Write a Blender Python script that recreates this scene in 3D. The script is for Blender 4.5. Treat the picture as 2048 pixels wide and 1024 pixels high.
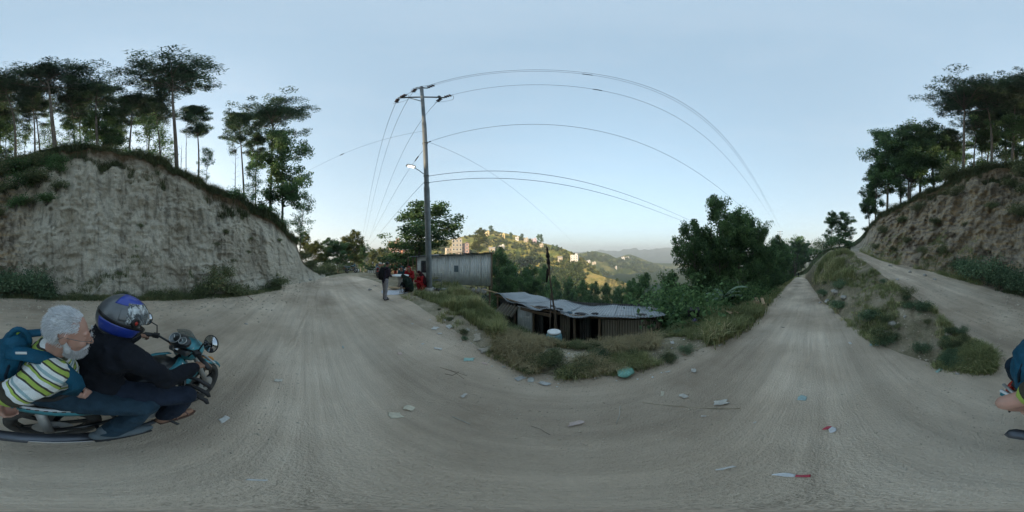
import bpy, math, random
import numpy as np
from mathutils import Vector, Matrix

for _o in list(bpy.data.objects):
    bpy.data.objects.remove(_o)
SC = bpy.context.scene
COL = SC.collection
H = 1.85                                   # eye height of the camera above the road

# ------------------------------------------------------------------ camera
cam_data = bpy.data.cameras.new('camera')
cam_data.type = 'PANO'
cam_data.clip_start = 0.02
cam_data.clip_end = 20000
try:
    cam_data.panorama_type = 'EQUIRECTANGULAR'
except Exception:
    pass
try:
    cam_data.cycles.panorama_type = 'EQUIRECTANGULAR'
except Exception:
    pass
cam = bpy.data.objects.new('camera', cam_data)
cam.location = (0, 0, H)
cam.rotation_euler = (math.radians(90), 0, 0)
COL.objects.link(cam)
SC.camera = cam

# ------------------------------------------------------------------ sky, sun, exposure
SUN_PX, SUN_EL = 215.0, 13.0
sun_az = (SUN_PX - 1024) / 2048 * 2 * math.pi           # clockwise from +Y
world = bpy.data.worlds.new('World')
SC.world = world
world.use_nodes = True
wn = world.node_tree
wn.nodes.clear()
w_out = wn.nodes.new('ShaderNodeOutputWorld')
w_bg = wn.nodes.new('ShaderNodeBackground')
w_sky = wn.nodes.new('ShaderNodeTexSky')
w_sky.sky_type = 'NISHITA'
w_sky.sun_disc = False
w_sky.sun_elevation = math.radians(SUN_EL)
w_sky.sun_rotation = sun_az
w_sky.altitude = 1500
w_sky.air_density = 1.0
w_sky.dust_density = 2.0
w_sky.ozone_density = 1.0
w_hs = wn.nodes.new('ShaderNodeHueSaturation')
w_hs.inputs['Saturation'].default_value = 1.28
w_bg.inputs['Strength'].default_value = 0.15
w_gm = wn.nodes.new('ShaderNodeGamma')                  # hazy evening air: evens the sky out
w_gm.inputs['Gamma'].default_value = 0.42
w_ti = wn.nodes.new('ShaderNodeMix'); w_ti.data_type = 'RGBA'; w_ti.blend_type = 'MULTIPLY'
w_ti.inputs[0].default_value = 1.0; w_ti.inputs[7].default_value = (0.92, 1.02, 1.0, 1)
wn.links.new(w_sky.outputs[0], w_gm.inputs[0])
wn.links.new(w_gm.outputs[0], w_hs.inputs['Color'])
wn.links.new(w_hs.outputs[0], w_ti.inputs[6])
# very faint streaks of high thin cloud
w_tc = wn.nodes.new('ShaderNodeTexCoord'); w_mp = wn.nodes.new('ShaderNodeMapping'); w_mp.inputs['Scale'].default_value = (1.2, 1.2, 5.0)
w_nz = wn.nodes.new('ShaderNodeTexNoise'); w_nz.inputs['Scale'].default_value = 1.7; w_nz.inputs['Detail'].default_value = 7; w_nz.inputs['Roughness'].default_value = 0.62
w_rp = wn.nodes.new('ShaderNodeValToRGB'); w_rp.color_ramp.elements[0].position = 0.50; w_rp.color_ramp.elements[0].color = (0, 0, 0, 1); w_rp.color_ramp.elements[1].position = 0.78; w_rp.color_ramp.elements[1].color = (0.10, 0.10, 0.10, 1)
w_cl = wn.nodes.new('ShaderNodeMix'); w_cl.data_type = 'RGBA'; w_cl.inputs[7].default_value = (1.55, 1.58, 1.66, 1)
wn.links.new(w_tc.outputs['Generated'], w_mp.inputs[0]); wn.links.new(w_mp.outputs[0], w_nz.inputs['Vector']); wn.links.new(w_nz.outputs[0], w_rp.inputs[0])
wn.links.new(w_rp.outputs[0], w_cl.inputs[0]); wn.links.new(w_ti.outputs[2], w_cl.inputs[6]); wn.links.new(w_cl.outputs[2], w_bg.inputs[0])
wn.links.new(w_bg.outputs[0], w_out.inputs[0])

sun_d = bpy.data.lights.new('sun', 'SUN')
sun_d.energy = 2.9
sun_d.angle = math.radians(0.5)
sun_d.color = (1.0, 0.80, 0.55)
sun = bpy.data.objects.new('sun', sun_d)
COL.objects.link(sun)
_sv = Vector((math.sin(sun_az) * math.cos(math.radians(SUN_EL)), math.cos(sun_az) * math.cos(math.radians(SUN_EL)), math.sin(math.radians(SUN_EL))))
sun.rotation_euler = _sv.to_track_quat('Z', 'Y').to_euler()
sun.location = _sv * 100

vs = SC.view_settings
vs.view_transform = 'Standard'
vs.look = 'None'
vs.exposure = 2.2
vs.gamma = 1.0
vs.use_curve_mapping = False
SC.render.engine = 'CYCLES'
SC.cycles.max_bounces = 8
SC.cycles.diffuse_bounces = 5
SC.cycles.volume_bounces = 0
SC.cycles.transparent_max_bounces = 8
try:
    SC.cycles.use_denoising = True
except Exception:
    pass

# ------------------------------------------------------------------ small maths
RNG = np.random.default_rng(7)
def az_of(px): return (px - 1024.0) / 2048.0 * 2 * math.pi
def pol(px, r, z=0.0):
    a = az_of(px)
    return Vector((r * math.sin(a), r * math.cos(a), z))
def zat(py, r): return H + r * math.tan((512 - py) / 1024 * math.pi)
def at(px, py, r): return pol(px, r, zat(py, r))
def V(*a): return Vector(a)

def _hash(ix, iy, iz, seed):
    h = (ix * 374761393 + iy * 668265263 + iz * 2147483647 + seed * 144665) & 0xFFFFFFFF
    h = ((h ^ (h >> 13)) * 1274126177) & 0xFFFFFFFF
    h = ((h ^ (h >> 16)) * 2246822519) & 0xFFFFFFFF
    return ((h ^ (h >> 15)) & 0xFFFFFF) / float(0xFFFFFF)
def vnoise(p, seed=0):
    p = np.asarray(p, float)
    i = np.floor(p).astype(np.int64); f = p - i
    f = f * f * (3 - 2 * f)
    r = 0
    for dx in (0, 1):
        wx = f[..., 0] if dx else 1 - f[..., 0]
        for dy in (0, 1):
            wy = f[..., 1] if dy else 1 - f[..., 1]
            for dz in (0, 1):
                wz = f[..., 2] if dz else 1 - f[..., 2]
                r = r + wx * wy * wz * _hash(i[..., 0] + dx, i[..., 1] + dy, i[..., 2] + dz, seed)
    return r * 2 - 1
def fbm(p, seed=0, oct=4, gain=0.5):
    p = np.asarray(p, float); a = 1.0; s = 0; t = 0
    for k in range(oct):
        s = s + a * vnoise(p, seed + k * 17); t += a
        p = p * 2.03 + 11.3; a *= gain
    return s / t

# ------------------------------------------------------------------ mesh builder
class MB:
    def __init__(self):
        self.v = []; self.f = []
    def add(self, vs_, fs_):
        o = len(self.v)
        self.v.extend([tuple(q) for q in vs_])
        self.f.extend([tuple(o + i for i in q) for q in fs_])
        return self
    def box(self, c, s, rot=None, taper=1.0):
        x, y, z = s[0] / 2, s[1] / 2, s[2] / 2
        pts = [(-x, -y, -z), (x, -y, -z), (x, y, -z), (-x, y, -z), (-x * taper, -y * taper, z), (x * taper, -y * taper, z), (x * taper, y * taper, z), (-x * taper, y * taper, z)]
        c = Vector(c)
        if rot is not None:
            pts = [c + rot @ Vector(q) for q in pts]
        else:
            pts = [c + Vector(q) for q in pts]
        return self.add(pts, [(0, 3, 2, 1), (4, 5, 6, 7), (0, 1, 5, 4), (1, 2, 6, 5), (2, 3, 7, 6), (3, 0, 4, 7)])
    def beam(self, a, b, w, h, up=(0, 0, 1)):
        a, b = Vector(a), Vector(b)
        d = (b - a); L = d.length
        d.normalize()
        u = Vector(up)
        s = d.cross(u)
        if s.length < 1e-4: s = d.cross(Vector((1, 0, 0)))
        s.normalize(); u = s.cross(d)
        R = Matrix((d, s, u)).transposed()
        return self.box((a + b) / 2, (L, w, h), R)
    def tube(self, pts, rads, n=8, caps=True, closed=False):
        pts = [Vector(q) for q in pts]
        if not hasattr(rads, '__len__'): rads = [rads] * len(pts)
        o = len(self.v); m = len(pts)
        ref = None
        for i, q in enumerate(pts):
            if closed:
                t = pts[(i + 1) % m] - pts[i - 1]
            else:
                t = pts[min(i + 1, m - 1)] - pts[max(i - 1, 0)]
            if t.length < 1e-9: t = Vector((0, 0, 1))
            t.normalize()
            if ref is None:
                ref = t.orthogonal().normalized()
            else:
                ref = ref - t * ref.dot(t)
                if ref.length < 1e-6: ref = t.orthogonal()
                ref.normalize()
            b = t.cross(ref)
            for k in range(n):
                a = 2 * math.pi * k / n
                self.v.append(tuple(q + (ref * math.cos(a) + b * math.sin(a)) * rads[i]))
        for i in range(m if closed else m - 1):
            j = (i + 1) % m
            for k in range(n):
                k2 = (k + 1) % n
                self.f.append((o + i * n + k, o + i * n + k2, o + j * n + k2, o + j * n + k))
        if caps and not closed:
            self.f.append(tuple(o + k for k in range(n))[::-1])
            self.f.append(tuple(o + (m - 1) * n + k for k in range(n)))
        return self
    def ell(self, c, r, rot=None, nu=14, nv=9):
        c = Vector(c); o = len(self.v)
        if not hasattr(r, '__len__'): r = (r, r, r)
        def put(q):
            q = Vector(q)
            self.v.append(tuple(c + (rot @ q if rot is not None else q)))
        put((0, 0, -r[2]))
        for j in range(1, nv):
            ph = -math.pi / 2 + math.pi * j / nv
            for i in range(nu):
                th = 2 * math.pi * i / nu
                put((r[0] * math.cos(ph) * math.cos(th), r[1] * math.cos(ph) * math.sin(th), r[2] * math.sin(ph)))
        put((0, 0, r[2]))
        top = len(self.v) - 1
        for i in range(nu):
            i2 = (i + 1) % nu
            self.f.append((o, o + 1 + i2, o + 1 + i))
            self.f.append((top, top - nu + i, top - nu + i2))
        for j in range(nv - 2):
            for i in range(nu):
                i2 = (i + 1) % nu
                a = o + 1 + j * nu
                self.f.append((a + i, a + i2, a + nu + i2, a + nu + i))
        return self
    def lathe(self, prof, c=(0, 0, 0), axis=(0, 0, 1), n=20, caps=True):
        ax = Vector(axis).normalized(); u = ax.orthogonal().normalized(); w = ax.cross(u); c = Vector(c)
        o = len(self.v); m = len(prof)
        for (r, h) in prof:
            for k in range(n):
                a = 2 * math.pi * k / n
                self.v.append(tuple(c + ax * h + (u * math.cos(a) + w * math.sin(a)) * r))
        for i in range(m - 1):
            for k in range(n):
                k2 = (k + 1) % n
                self.f.append((o + i * n + k, o + i * n + k2, o + (i + 1) * n + k2, o + (i + 1) * n + k))
        if caps:
            self.f.append(tuple(o + k for k in range(n))[::-1])
            self.f.append(tuple(o + (m - 1) * n + k for k in range(n)))
        return self
    def loft(self, secs, caps=True):
        o = len(self.v); n = len(secs[0]); m = len(secs)
        for s in secs:
            self.v.extend([tuple(q) for q in s])
        for i in range(m - 1):
            for k in range(n):
                k2 = (k + 1) % n
                self.f.append((o + i * n + k, o + i * n + k2, o + (i + 1) * n + k2, o + (i + 1) * n + k))
        if caps:
            self.f.append(tuple(o + k for k in range(n))[::-1])
            self.f.append(tuple(o + (m - 1) * n + k for k in range(n)))
        return self
    def mesh(self, name, smooth=False):
        me = bpy.data.meshes.new(name)
        me.from_pydata(self.v, [], self.f)
        me.update()
        if smooth:
            me.polygons.foreach_set('use_smooth', [True] * len(me.polygons))
        return me
    def build(self, name, mat, parent=None, smooth=False, bevel=0, subsurf=0):
        o = link(name, self.mesh(name, smooth), mat, parent)
        if bevel:
            m = o.modifiers.new('b', 'BEVEL'); m.width = bevel; m.segments = 2; m.limit_method = 'ANGLE'
        if subsurf:
            m = o.modifiers.new('s', 'SUBSURF'); m.levels = subsurf; m.render_levels = subsurf
        return o

def link(name, me, mat=None, parent=None):
    o = bpy.data.objects.new(name, me)
    COL.objects.link(o)
    if parent is not None: o.parent = parent
    if mat is not None and me is not None and len(me.materials) == 0: me.materials.append(mat)
    return o
def empty(name, loc=(0, 0, 0), rz=0.0, parent=None):
    o = bpy.data.objects.new(name, None)
    COL.objects.link(o); o.location = loc; o.rotation_euler = (0, 0, rz)
    o.empty_display_size = 0.1
    if parent is not None: o.parent = parent
    return o
def tag(o, label=None, cat=None, group=None, kind=None):
    if label: o['label'] = label
    if cat: o['category'] = cat
    if group: o['group'] = group
    if kind: o['kind'] = kind
    return o
def np_mesh(name, verts, faces, smooth=False, attrs=None, uv=None):
    """verts (N,3), faces (M,k) arrays of one face size"""
    me = bpy.data.meshes.new(name)
    n, m, k = len(verts), len(faces), faces.shape[1]
    me.vertices.add(n); me.loops.add(m * k); me.polygons.add(m)
    me.vertices.foreach_set('co', np.ascontiguousarray(verts, dtype=np.float32).ravel())
    me.loops.foreach_set('vertex_index', np.ascontiguousarray(faces, dtype=np.int32).ravel())
    me.polygons.foreach_set('loop_start', np.arange(0, m * k, k, dtype=np.int32))
    me.polygons.foreach_set('loop_total', np.full(m, k, dtype=np.int32))
    if smooth: me.polygons.foreach_set('use_smooth', np.ones(m, dtype=bool))
    me.update(calc_edges=True)
    for nm, arr in (attrs or {}).items():
        a = me.attributes.new(nm, 'FLOAT', 'POINT')
        a.data.foreach_set('value', np.ascontiguousarray(arr, dtype=np.float32))
    return me
def copy_tree(o, parent=None):
    c = o.copy(); COL.objects.link(c); c.parent = parent
    for ch in list(o.children): copy_tree(ch, c)
    return c

# ------------------------------------------------------------------ materials
def new_mat(name):
    m = bpy.data.materials.new(name); m.use_nodes = True
    nt = m.node_tree; b = nt.nodes['Principled BSDF']
    return m, nt, b
def ramp(nt, stops, interp='LINEAR'):
    r = nt.nodes.new('ShaderNodeValToRGB')
    r.color_ramp.interpolation = interp
    els = r.color_ramp.elements
    while len(els) < len(stops): els.new(0.5)
    for e, (p, c) in zip(els, stops):
        e.position = p; e.color = (c[0], c[1], c[2], 1) if hasattr(c, '__len__') else (c, c, c, 1)
    return r
def noise_node(nt, scale, detail=5, rough=0.6, vec=None, stretch=None, coord='Object'):
    n = nt.nodes.new('ShaderNodeTexNoise')
    n.inputs['Scale'].default_value = scale; n.inputs['Detail'].default_value = detail; n.inputs['Roughness'].default_value = rough
    if vec is None:
        tc = nt.nodes.new('ShaderNodeTexCoord'); vec = tc.outputs[coord]
    if stretch is not None:
        mp = nt.nodes.new('ShaderNodeMapping'); mp.inputs['Scale'].default_value = stretch
        nt.links.new(vec, mp.inputs['Vector']); vec = mp.outputs[0]
    nt.links.new(vec, n.inputs['Vector'])
    return n
def mixc(nt, fac, a, b, mode='MIX'):
    m = nt.nodes.new('ShaderNodeMix'); m.data_type = 'RGBA'; m.blend_type = mode
    for sock, val in ((m.inputs[0], fac), (m.inputs[6], a), (m.inputs[7], b)):
        if isinstance(val, bpy.types.NodeSocket): nt.links.new(val, sock)
        elif hasattr(val, '__len__'): sock.default_value = (val[0], val[1], val[2], 1)
        else: sock.default_value = val
    return m.outputs[2]
def bump(nt, b, height, strength=0.3, dist=0.02):
    n = nt.nodes.new('ShaderNodeBump'); n.inputs['Strength'].default_value = strength; n.inputs['Distance'].default_value = dist
    nt.links.new(height, n.inputs['Height']); nt.links.new(n.outputs[0], b.inputs['Normal'])
def simple(name, col, rough=0.7, var=0.25, scale=8.0, metal=0.0, bmp=0.15, bscale=None, spec=None, col2=None, stretch=None, coat=0.0):
    """colour with uneven wear: two tones mixed by noise, fine relief"""
    m, nt, b = new_mat(name)
    n = noise_node(nt, scale, stretch=stretch)
    c2 = col2 if col2 is not None else tuple(max(0, c * (1 - var)) for c in col)
    c1 = tuple(min(1, c * (1 + var * 0.5)) for c in col) if col2 is None else col
    r = ramp(nt, [(0.3, c2), (0.7, c1)])
    nt.links.new(n.outputs[0], r.inputs[0]); nt.links.new(r.outputs[0], b.inputs['Base Color'])
    b.inputs['Roughness'].default_value = rough; b.inputs['Metallic'].default_value = metal
    if spec is not None: b.inputs['Specular IOR Level'].default_value = spec
    if coat: b.inputs['Coat Weight'].default_value = coat; b.inputs['Coat Roughness'].default_value = 0.08
    if bmp:
        n2 = noise_node(nt, bscale or scale * 4, detail=3)
        bump(nt, b, n2.outputs[0], bmp, 0.01)
    return m
def leaf_mat(name, dark, light, rough=0.75, dry=None):
    m, nt, b = new_mat(name)
    at_ = nt.nodes.new('ShaderNodeAttribute'); at_.attribute_name = 'tint'
    stops = [(0.0, dark), (1.0, light)] if dry is None else [(0.0, dark), (0.72, light), (1.0, dry)]
    r = ramp(nt, stops)
    nt.links.new(at_.outputs['Fac'], r.inputs[0])
    oi = nt.nodes.new('ShaderNodeObjectInfo')
    hs = nt.nodes.new('ShaderNodeHueSaturation')
    mr = nt.nodes.new('ShaderNodeMapRange'); mr.inputs[3].default_value = 0.8; mr.inputs[4].default_value = 1.25
    nt.links.new(oi.outputs['Random'], mr.inputs[0]); nt.links.new(mr.outputs[0], hs.inputs['Value'])
    nt.links.new(r.outputs[0], hs.inputs['Color'])
    nt.links.new(hs.outputs[0], b.inputs['Base Color'])
    b.inputs['Roughness'].default_value = rough
    b.inputs['Specular IOR Level'].default_value = 0.25
    # thin leaves let some light through
    tr = nt.nodes.new('ShaderNodeBsdfTranslucent'); nt.links.new(hs.outputs[0], tr.inputs[0])
    mx = nt.nodes.new('ShaderNodeMixShader'); mx.inputs[0].default_value = 0.38
    out = nt.nodes['Material Output']
    nt.links.new(b.outputs[0], mx.inputs[1]); nt.links.new(tr.outputs[0], mx.inputs[2]); nt.links.new(mx.outputs[0], out.inputs[0])
    return m
# ================================================================== TERRAIN
# one polar sheet round the bend; every azimuth has the same eight breaks:
# road edge, verge / bank, brink / side road, cliff / slope, hill ...
A_LOW = az_of(1595)
def zroad(px, r):
    u = r * np.cos(az_of(np.asarray(px, float)) - A_LOW)
    return -0.1 * np.clip(u - 3.0, 0, None) + 0.0 * r
R_ = True
# px, then (r, z) for K1..K6 ; z given as ('r', dz) is relative to the falling lower road
TAB = [
 (0,    (2.2, 0), (2.6, 0), (7.6, 0), (10.5, 8.4), (20, 12.5), (45, 20)),
 (60,   (2.2, 0), (2.6, 0), (7.5, 0), (10.0, 8.6), (20, 12.5), (45, 20)),
 (130,  (2.2, 0), (2.6, 0), (7.2, 0), (9.3, 8.9), (20, 12.5), (45, 20)),
 (200,  (2.2, 0), (2.6, 0), (7.2, 0), (9.0, 8.8), (20, 12.2), (45, 19.5)),
 (250,  (2.2, 0), (2.6, 0), (7.2, 0), (9.0, 8.2), (19, 11.4), (45, 18.5)),
 (300,  (2.2, 0), (2.6, 0), (7.2, 0), (8.9, 7.7), (18, 10.4), (45, 16.5)),
 (350,  (2.2, 0), (2.6, 0), (7.3, 0), (9.0, 7.0), (17, 8.8), (45, 13)),
 (400,  (2.2, 0), (2.6, 0), (7.5, 0), (9.2, 6.2), (17, 7.0), (45, 7.0)),
 (450,  (2.2, 0), (2.6, 0), (7.8, 0), (9.5, 5.5), (17, 5.4), (45, 4.0)),
 (500,  (2.2, 0), (2.6, 0), (8.3, 0), (10.0, 4.9), (17, 4.0), (45, 2.0)),
 (540,  (2.4, 0), (2.8, 0), (9.2, 0), (11.0, 4.4), (17, 3.2), (45, 0.5)),
 (570,  (2.6, 0), (3.0, 0), (10.0, 0), (12.0, 3.7), (17, 2.4), (45, -0.5)),
 (590,  (3.0, 0), (3.4, 0), (10.8, 0), (13.0, 2.9), (17, 1.6), (45, -1.0)),
 (606,  (4, 0), (4.5, 0), (11.3, 0), (13.4, 1.3), (17, 0.9), (45, 0)),
 (630,  (6, 0), (7, 0), (12.2, 0), (14.0, 0.45), (18, 0.1), (45, -1)),
 (656,  (13.3, 0), (14.2, 0), (15.2, -0.05), (22, -0.6), (40, -2), (90, -5)),
 (700,  (15.5, 0), (17, -0.05), (22, -0.35), (28, -1), (45, -3), (90, -6)),
 (745,  (12.4, 0), (13.5, 0.05), (20, -0.2), (26, -1), (45, -3.5), (90, -8)),
 (800,  (7.4, 0), (8.5, 0.05), (15.5, 0.05), (20, -1.2), (30, -4), (60, -13)),
 (850,  (5.3, 0), (6.3, 0.1), (13.0, 0.05), (17, -2), (25, -6), (60, -22)),
 (900,  (3.95, 0), (5.0, 0.14), (10.2, 0.05), (14, -2.5), (22, -8), (60, -25)),
 (950,  (3.05, 0), (3.9, 0.12), (7.0, -0.05), (9.5, -2), (18, -7), (60, -27)),
 (990,  (2.6, 0), (3.2, 0.1), (4.7, -0.1), (6.0, -1.7), (10, -2.2), (50, -26)),
 (1050, (2.17, 0), (2.7, 0.1), (3.7, -0.12), (4.5, -1.75), (9.5, -2.1), (50, -26)),
 (1126, (2.0, 0), (2.5, 0.09), (3.2, -0.12), (4.0, -1.7), (8.5, -2.1), (50, -26)),
 (1230, (2.13, 0), (2.6, 0.08), (3.15, -0.12), (3.9, -1.7), (8, -2.1), (50, -26)),
 (1300, (2.3, 0), (2.8, 0.07), (3.3, -0.1), (4.1, -1.5), (8, -2.1), (50, -25)),
 (1370, (2.62, 0), (3.2, 0.06), (4.1, 0), (6, -1.2), (10, -3.2), (50, -22)),
 (1430, (3.1, 0), (3.8, 0.05), (5.0, -0.05), (8, -1.5), (14, -4), (55, -20)),
 (1480, (3.8, 'r', 0), (4.6, 'r', 0.03), (6.3, 'r', 0), (9.5, 'r', -1.2), (16, 'r', -3), (60, -20)),
 (1520, (5.3, 'r', 0), (6.2, 'r', 0.03), (8.2, 'r', 0), (12, 'r', -1.2), (20, 'r', -3), (60, -20)),
 (1545, (8.75, 'r', 0), (9.7, 'r', 0.03), (11.5, 'r', 0), (15, 'r', -1), (24, 'r', -3), (65, -20)),
 (1565, (13.9, 'r', 0), (15, 'r', 0.05), (17, 'r', 0), (21, 'r', -1), (32, 'r', -3), (70, -20)),
 (1578, (22, 'r', 0), (23.2, 'r', 0.05), (25.5, 'r', 0), (30, 'r', -1), (42, 'r', -3), (80, -20)),
 (1585, (32, 'r', 0), (33.5, 'r', 0.05), (36, 'r', 0), (42, 'r', -0.8), (55, 'r', -2), (90, -20)),
 (1594, (50, 'r', 0), (52, 'r', 0.1), (55, 'r', 0.3), (60, 'r', 0.5), (72, 'r', 1), (100, -12)),
 (1605, (50, 'r', 0), (52, 'r', 0.2), (55, 'r', 0.6), (60, 'r', 1), (72, 'r', 2), (100, -9)),
 (1612, (37, 'r', 0), (39, 'r', 0.8), (42, 'r', 1.2), (48, 'r', 2), (60, 'r', 3), (100, -7)),
 (1618, (24, 'r', 0), (26.5, 'r', 1.3), (30, 'r', 1.8), (36, 'r', 2.5), (48, 'r', 3.2), (90, -3)),
 (1626, (14.7, 'r', 0), (19, 'r', 2.1), (21, 'r', 2.5), (26, 'r', 3.2), (38, 'r', 4), (80, 0)),
 (1640, (8.75, 'r', 0), (15.5, 1.45), (18, 1.6), (22, 2.0), (34, 2.5), (70, 4)),
 (1660, (6.8, 'r', 0), (15.5, 2.35), (18.5, 2.5), (22, 2.8), (34, 3.5), (70, 5)),
 (1690, (4.8, 'r', 0), (15, 2.40), (19.5, 2.6), (23.5, 2.95), (34, 4.0), (70, 6)),
 (1708, (4.1, 'r', 0), (13, 1.85), (20, 2.5), (24.5, 3.3), (34, 4.6), (70, 8)),
 (1722, (3.85, 'r', 0), (11.5, 1.60), (19.5, 2.3), (24, 4.0), (34, 6), (70, 10)),
 (1740, (3.4, 0), (9, 1.35), (17.5, 1.88), (21, 5.6), (33, 8), (65, 13)),
 (1760, (3.05, 0), (7.5, 1.0), (15.5, 1.47), (19, 6.4), (31, 9.4), (60, 15)),
 (1800, (2.72, 0), (5.6, 0.72), (13, 1.13), (17, 7.05), (28, 10.3), (55, 16)),
 (1850, (2.45, 0), (4.5, 0.42), (11, 0.87), (15, 7.85), (26, 11), (50, 16)),
 (1900, (2.25, 0), (3.6, 0.22), (9.8, 0.61), (13.5, 8.5), (24, 11.4), (50, 16)),
 (1950, (2.15, 0), (2.85, 0.12), (9, 0.37), (12.3, 8.7), (22, 11.4), (48, 16)),
 (1990, (2.15, 0), (2.5, 0.02), (8.6, 0.2), (11.5, 8.4), (21, 11.2), (46, 15)),
]
def _kz(px, k):
    if k[1] == 'r': return float(zroad(px, k[0])) + k[2]
    return float(k[1])
_tpx = np.array([t[0] for t in TAB], float)
_KR = np.array([[k[0] for k in t[1:]] for t in TAB]); _KZ = np.array([[_kz(t[0], k) for k in t[1:]] for t in TAB])
_far = (_tpx > 640) & (_tpx < 1560)
_KR = np.hstack([np.zeros((len(TAB), 1)) + 0.001, _KR, np.where(_far, 160, 220)[:, None], np.full((len(TAB), 1), 3500.0)])
_KZ = np.hstack([np.zeros((len(TAB), 1)), _KZ, np.where(_far, -46, -20)[:, None], np.full((len(TAB), 1), -110.0)])
# fine table: soften the breaks, fray the cliff lip
_gpx = np.arange(2048.0)
_KRg = np.stack([np.interp(_gpx, _tpx, _KR[:, i], period=2048) for i in range(_KR.shape[1])], -1)
_KZg = np.stack([np.interp(_gpx, _tpx, _KZ[:, i], period=2048) for i in range(_KZ.shape[1])], -1)
for A in (_KRg, _KZg):
    for _ in range(6): A[:] = 0.25 * np.roll(A, 1, 0) + 0.5 * A + 0.25 * np.roll(A, -1, 0)
_cm = np.clip(_KZg[:, 4] - _KZg[:, 3] - 1.5, 0, 1) * ((_gpx > 1720) | (_gpx < 600))
_KRg[:, 4] += fbm(np.stack([_gpx * 0.035, _gpx * 0, _gpx * 0], -1), 301, 4, 0.55) * 0.5 * _cm
_KZg[:, 4] += fbm(np.stack([_gpx * 0.04, _gpx * 0 + 9, _gpx * 0], -1), 302, 3, 0.5) * 0.3 * _cm
_tpx, _KR, _KZ = _gpx, _KRg, _KZg
def knots(px):
    px = np.mod(np.asarray(px, float), 2048)
    R = np.stack([np.interp(px, _tpx, _KR[:, i], period=2048) for i in range(_KR.shape[1])], -1)
    Z = np.stack([np.interp(px, _tpx, _KZ[:, i], period=2048) for i in range(_KZ.shape[1])], -1)
    return R, Z
_GR, _GZ = knots(np.arange(2048.0))
def terr(px, r):
    """terrain height under azimuth px at distance r"""
    c = (px % 2048); i = int(c); f = c - i; j = (i + 1) % 2048
    return float(np.interp(r, _GR[i] * (1 - f) + _GR[j] * f, _GZ[i] * (1 - f) + _GZ[j] * f))
def terr_xy(x, y):
    return terr(math.degrees(math.atan2(x, y)) / 360 * 2048 + 1024, math.hypot(x, y))

# centre line of the lower road, for the wheel tracks
_cl = []
_pL, _pR = pol(690, 15), pol(1596, 52)
for t in np.linspace(0, 1, 160):
    a, b, c = (1 - t) ** 2, 2 * t * (1 - t), t * t
    p = _pL * a + pol(1150, -3.0) * 0 + V(0.35, 0.25, 0) * b + _pR * c
    _cl.append((p.x, p.y))
_cl = np.array(_cl)
_cll = np.concatenate([[0], np.cumsum(np.hypot(*np.diff(_cl, axis=0).T))])
def track_uv(x, y):
    lat = np.empty(len(x)); lon = np.empty(len(x))
    tg = np.gradient(_cl, axis=0); tg /= np.linalg.norm(tg, axis=1)[:, None]
    for s in range(0, len(x), 20000):
        dx = x[s:s + 20000, None] - _cl[None, :, 0]; dy = y[s:s + 20000, None] - _cl[None, :, 1]
        i = np.argmin(dx * dx + dy * dy, 1); ii = np.arange(len(i))
        lat[s:s + 20000] = dx[ii, i] * tg[i, 1] - dy[ii, i] * tg[i, 0]
        lon[s:s + 20000] = _cll[i] + dx[ii, i] * tg[i, 0] + dy[ii, i] * tg[i, 1]
    return lat, lon

NC = 1152
SEG = [56, 20, 34, 120, 16, 14, 10, 6]
cpx = np.arange(NC) / NC * 2048.0
KR, KZ = knots(cpx)
rows = []
for s, n in enumerate(SEG):
    for j in range(n + (1 if s == len(SEG) - 1 else 0)):
        rows.append((s, j / n))
NR = len(rows)
TR = np.empty((NR, NC)); TZ = np.empty((NR, NC)); TT = np.empty(NR); TS = np.empty(NR, int)
for k, (s, t) in enumerate(rows):
    tt = t ** 1.6 if s == 0 else t
    if s == 7: tt = t ** 2
    TR[k] = KR[:, s] * (1 - tt) + KR[:, s + 1] * tt
    TZ[k] = KZ[:, s] * (1 - tt) + KZ[:, s + 1] * tt
    TT[k] = t; TS[k] = s
# the lower road falls away evenly inside its own edges
_m0 = TS == 0
TZ[_m0] = zroad(cpx[None, :], TR[_m0])
hillside_col = (cpx > 1632) | (cpx < 650)
cliff_col = (cpx > 1700) | (cpx < 650)
az_c = az_of(cpx)
X = TR * np.sin(az_c)[None, :]; Y = TR * np.cos(az_c)[None, :]
P3 = np.stack([X, Y, TZ], -1)
# relief of the cliff face: gullies, ledges, blocky rock on the right-hand side
env = np.zeros_like(TR)
m3 = TS == 3
tc_ = TT[m3][:, None]
env3 = np.clip(tc_ * 9, 0, 1) * np.clip((1 - tc_) * 7, 0, 1) * cliff_col[None, :]
hgt = np.clip((KZ[:, 4] - KZ[:, 3]) / 6, 0, 1)[None, :]
pp = P3[m3]
rocky = np.clip(((cpx - 1700) / 60), 0, 1) * np.clip((2140 - cpx) / 120, 0, 1) + np.clip((90 - cpx) / 90, 0, 1) * (cpx < 90)
rocky = np.clip(rocky, 0, 1)[None, :]
gul = fbm(pp * np.array([1.1, 1.1, 0.18]), 3, 4)
med = fbm(pp * np.array([0.9, 0.9, 0.8]), 9, 5, 0.55)
fine = fbm(pp * np.array([5.5, 5.5, 4.5]), 21, 3)
blk = fbm(pp * np.array([1.5, 1.5, 1.2]), 40, 3); blk = np.floor(blk * 7) / 7 + 0.25 * fbm(pp * 3.1, 44, 2)
scar = fbm(pp * np.array([1.6, 1.6, 5.0]), 52, 4, 0.6); scar = np.where(scar > 0.12, scar - 0.12, 0) * 0.9
crk = fbm(pp * np.array([1.7, 1.7, 1.3]), 71, 4, 0.6); crk = np.exp(-(crk / 0.045) ** 2) + 0.7 * np.exp(-(fbm(pp * np.array([3.4, 3.4, 2.0]), 75, 3) / 0.05) ** 2)
disp = -crk * 0.075 + (gul * 0.72 + med * 0.5) * (1 - 0.4 * rocky) + fine * 0.15 + scar * (1 - rocky) * 0.4 + rocky * blk * 0.85
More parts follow.
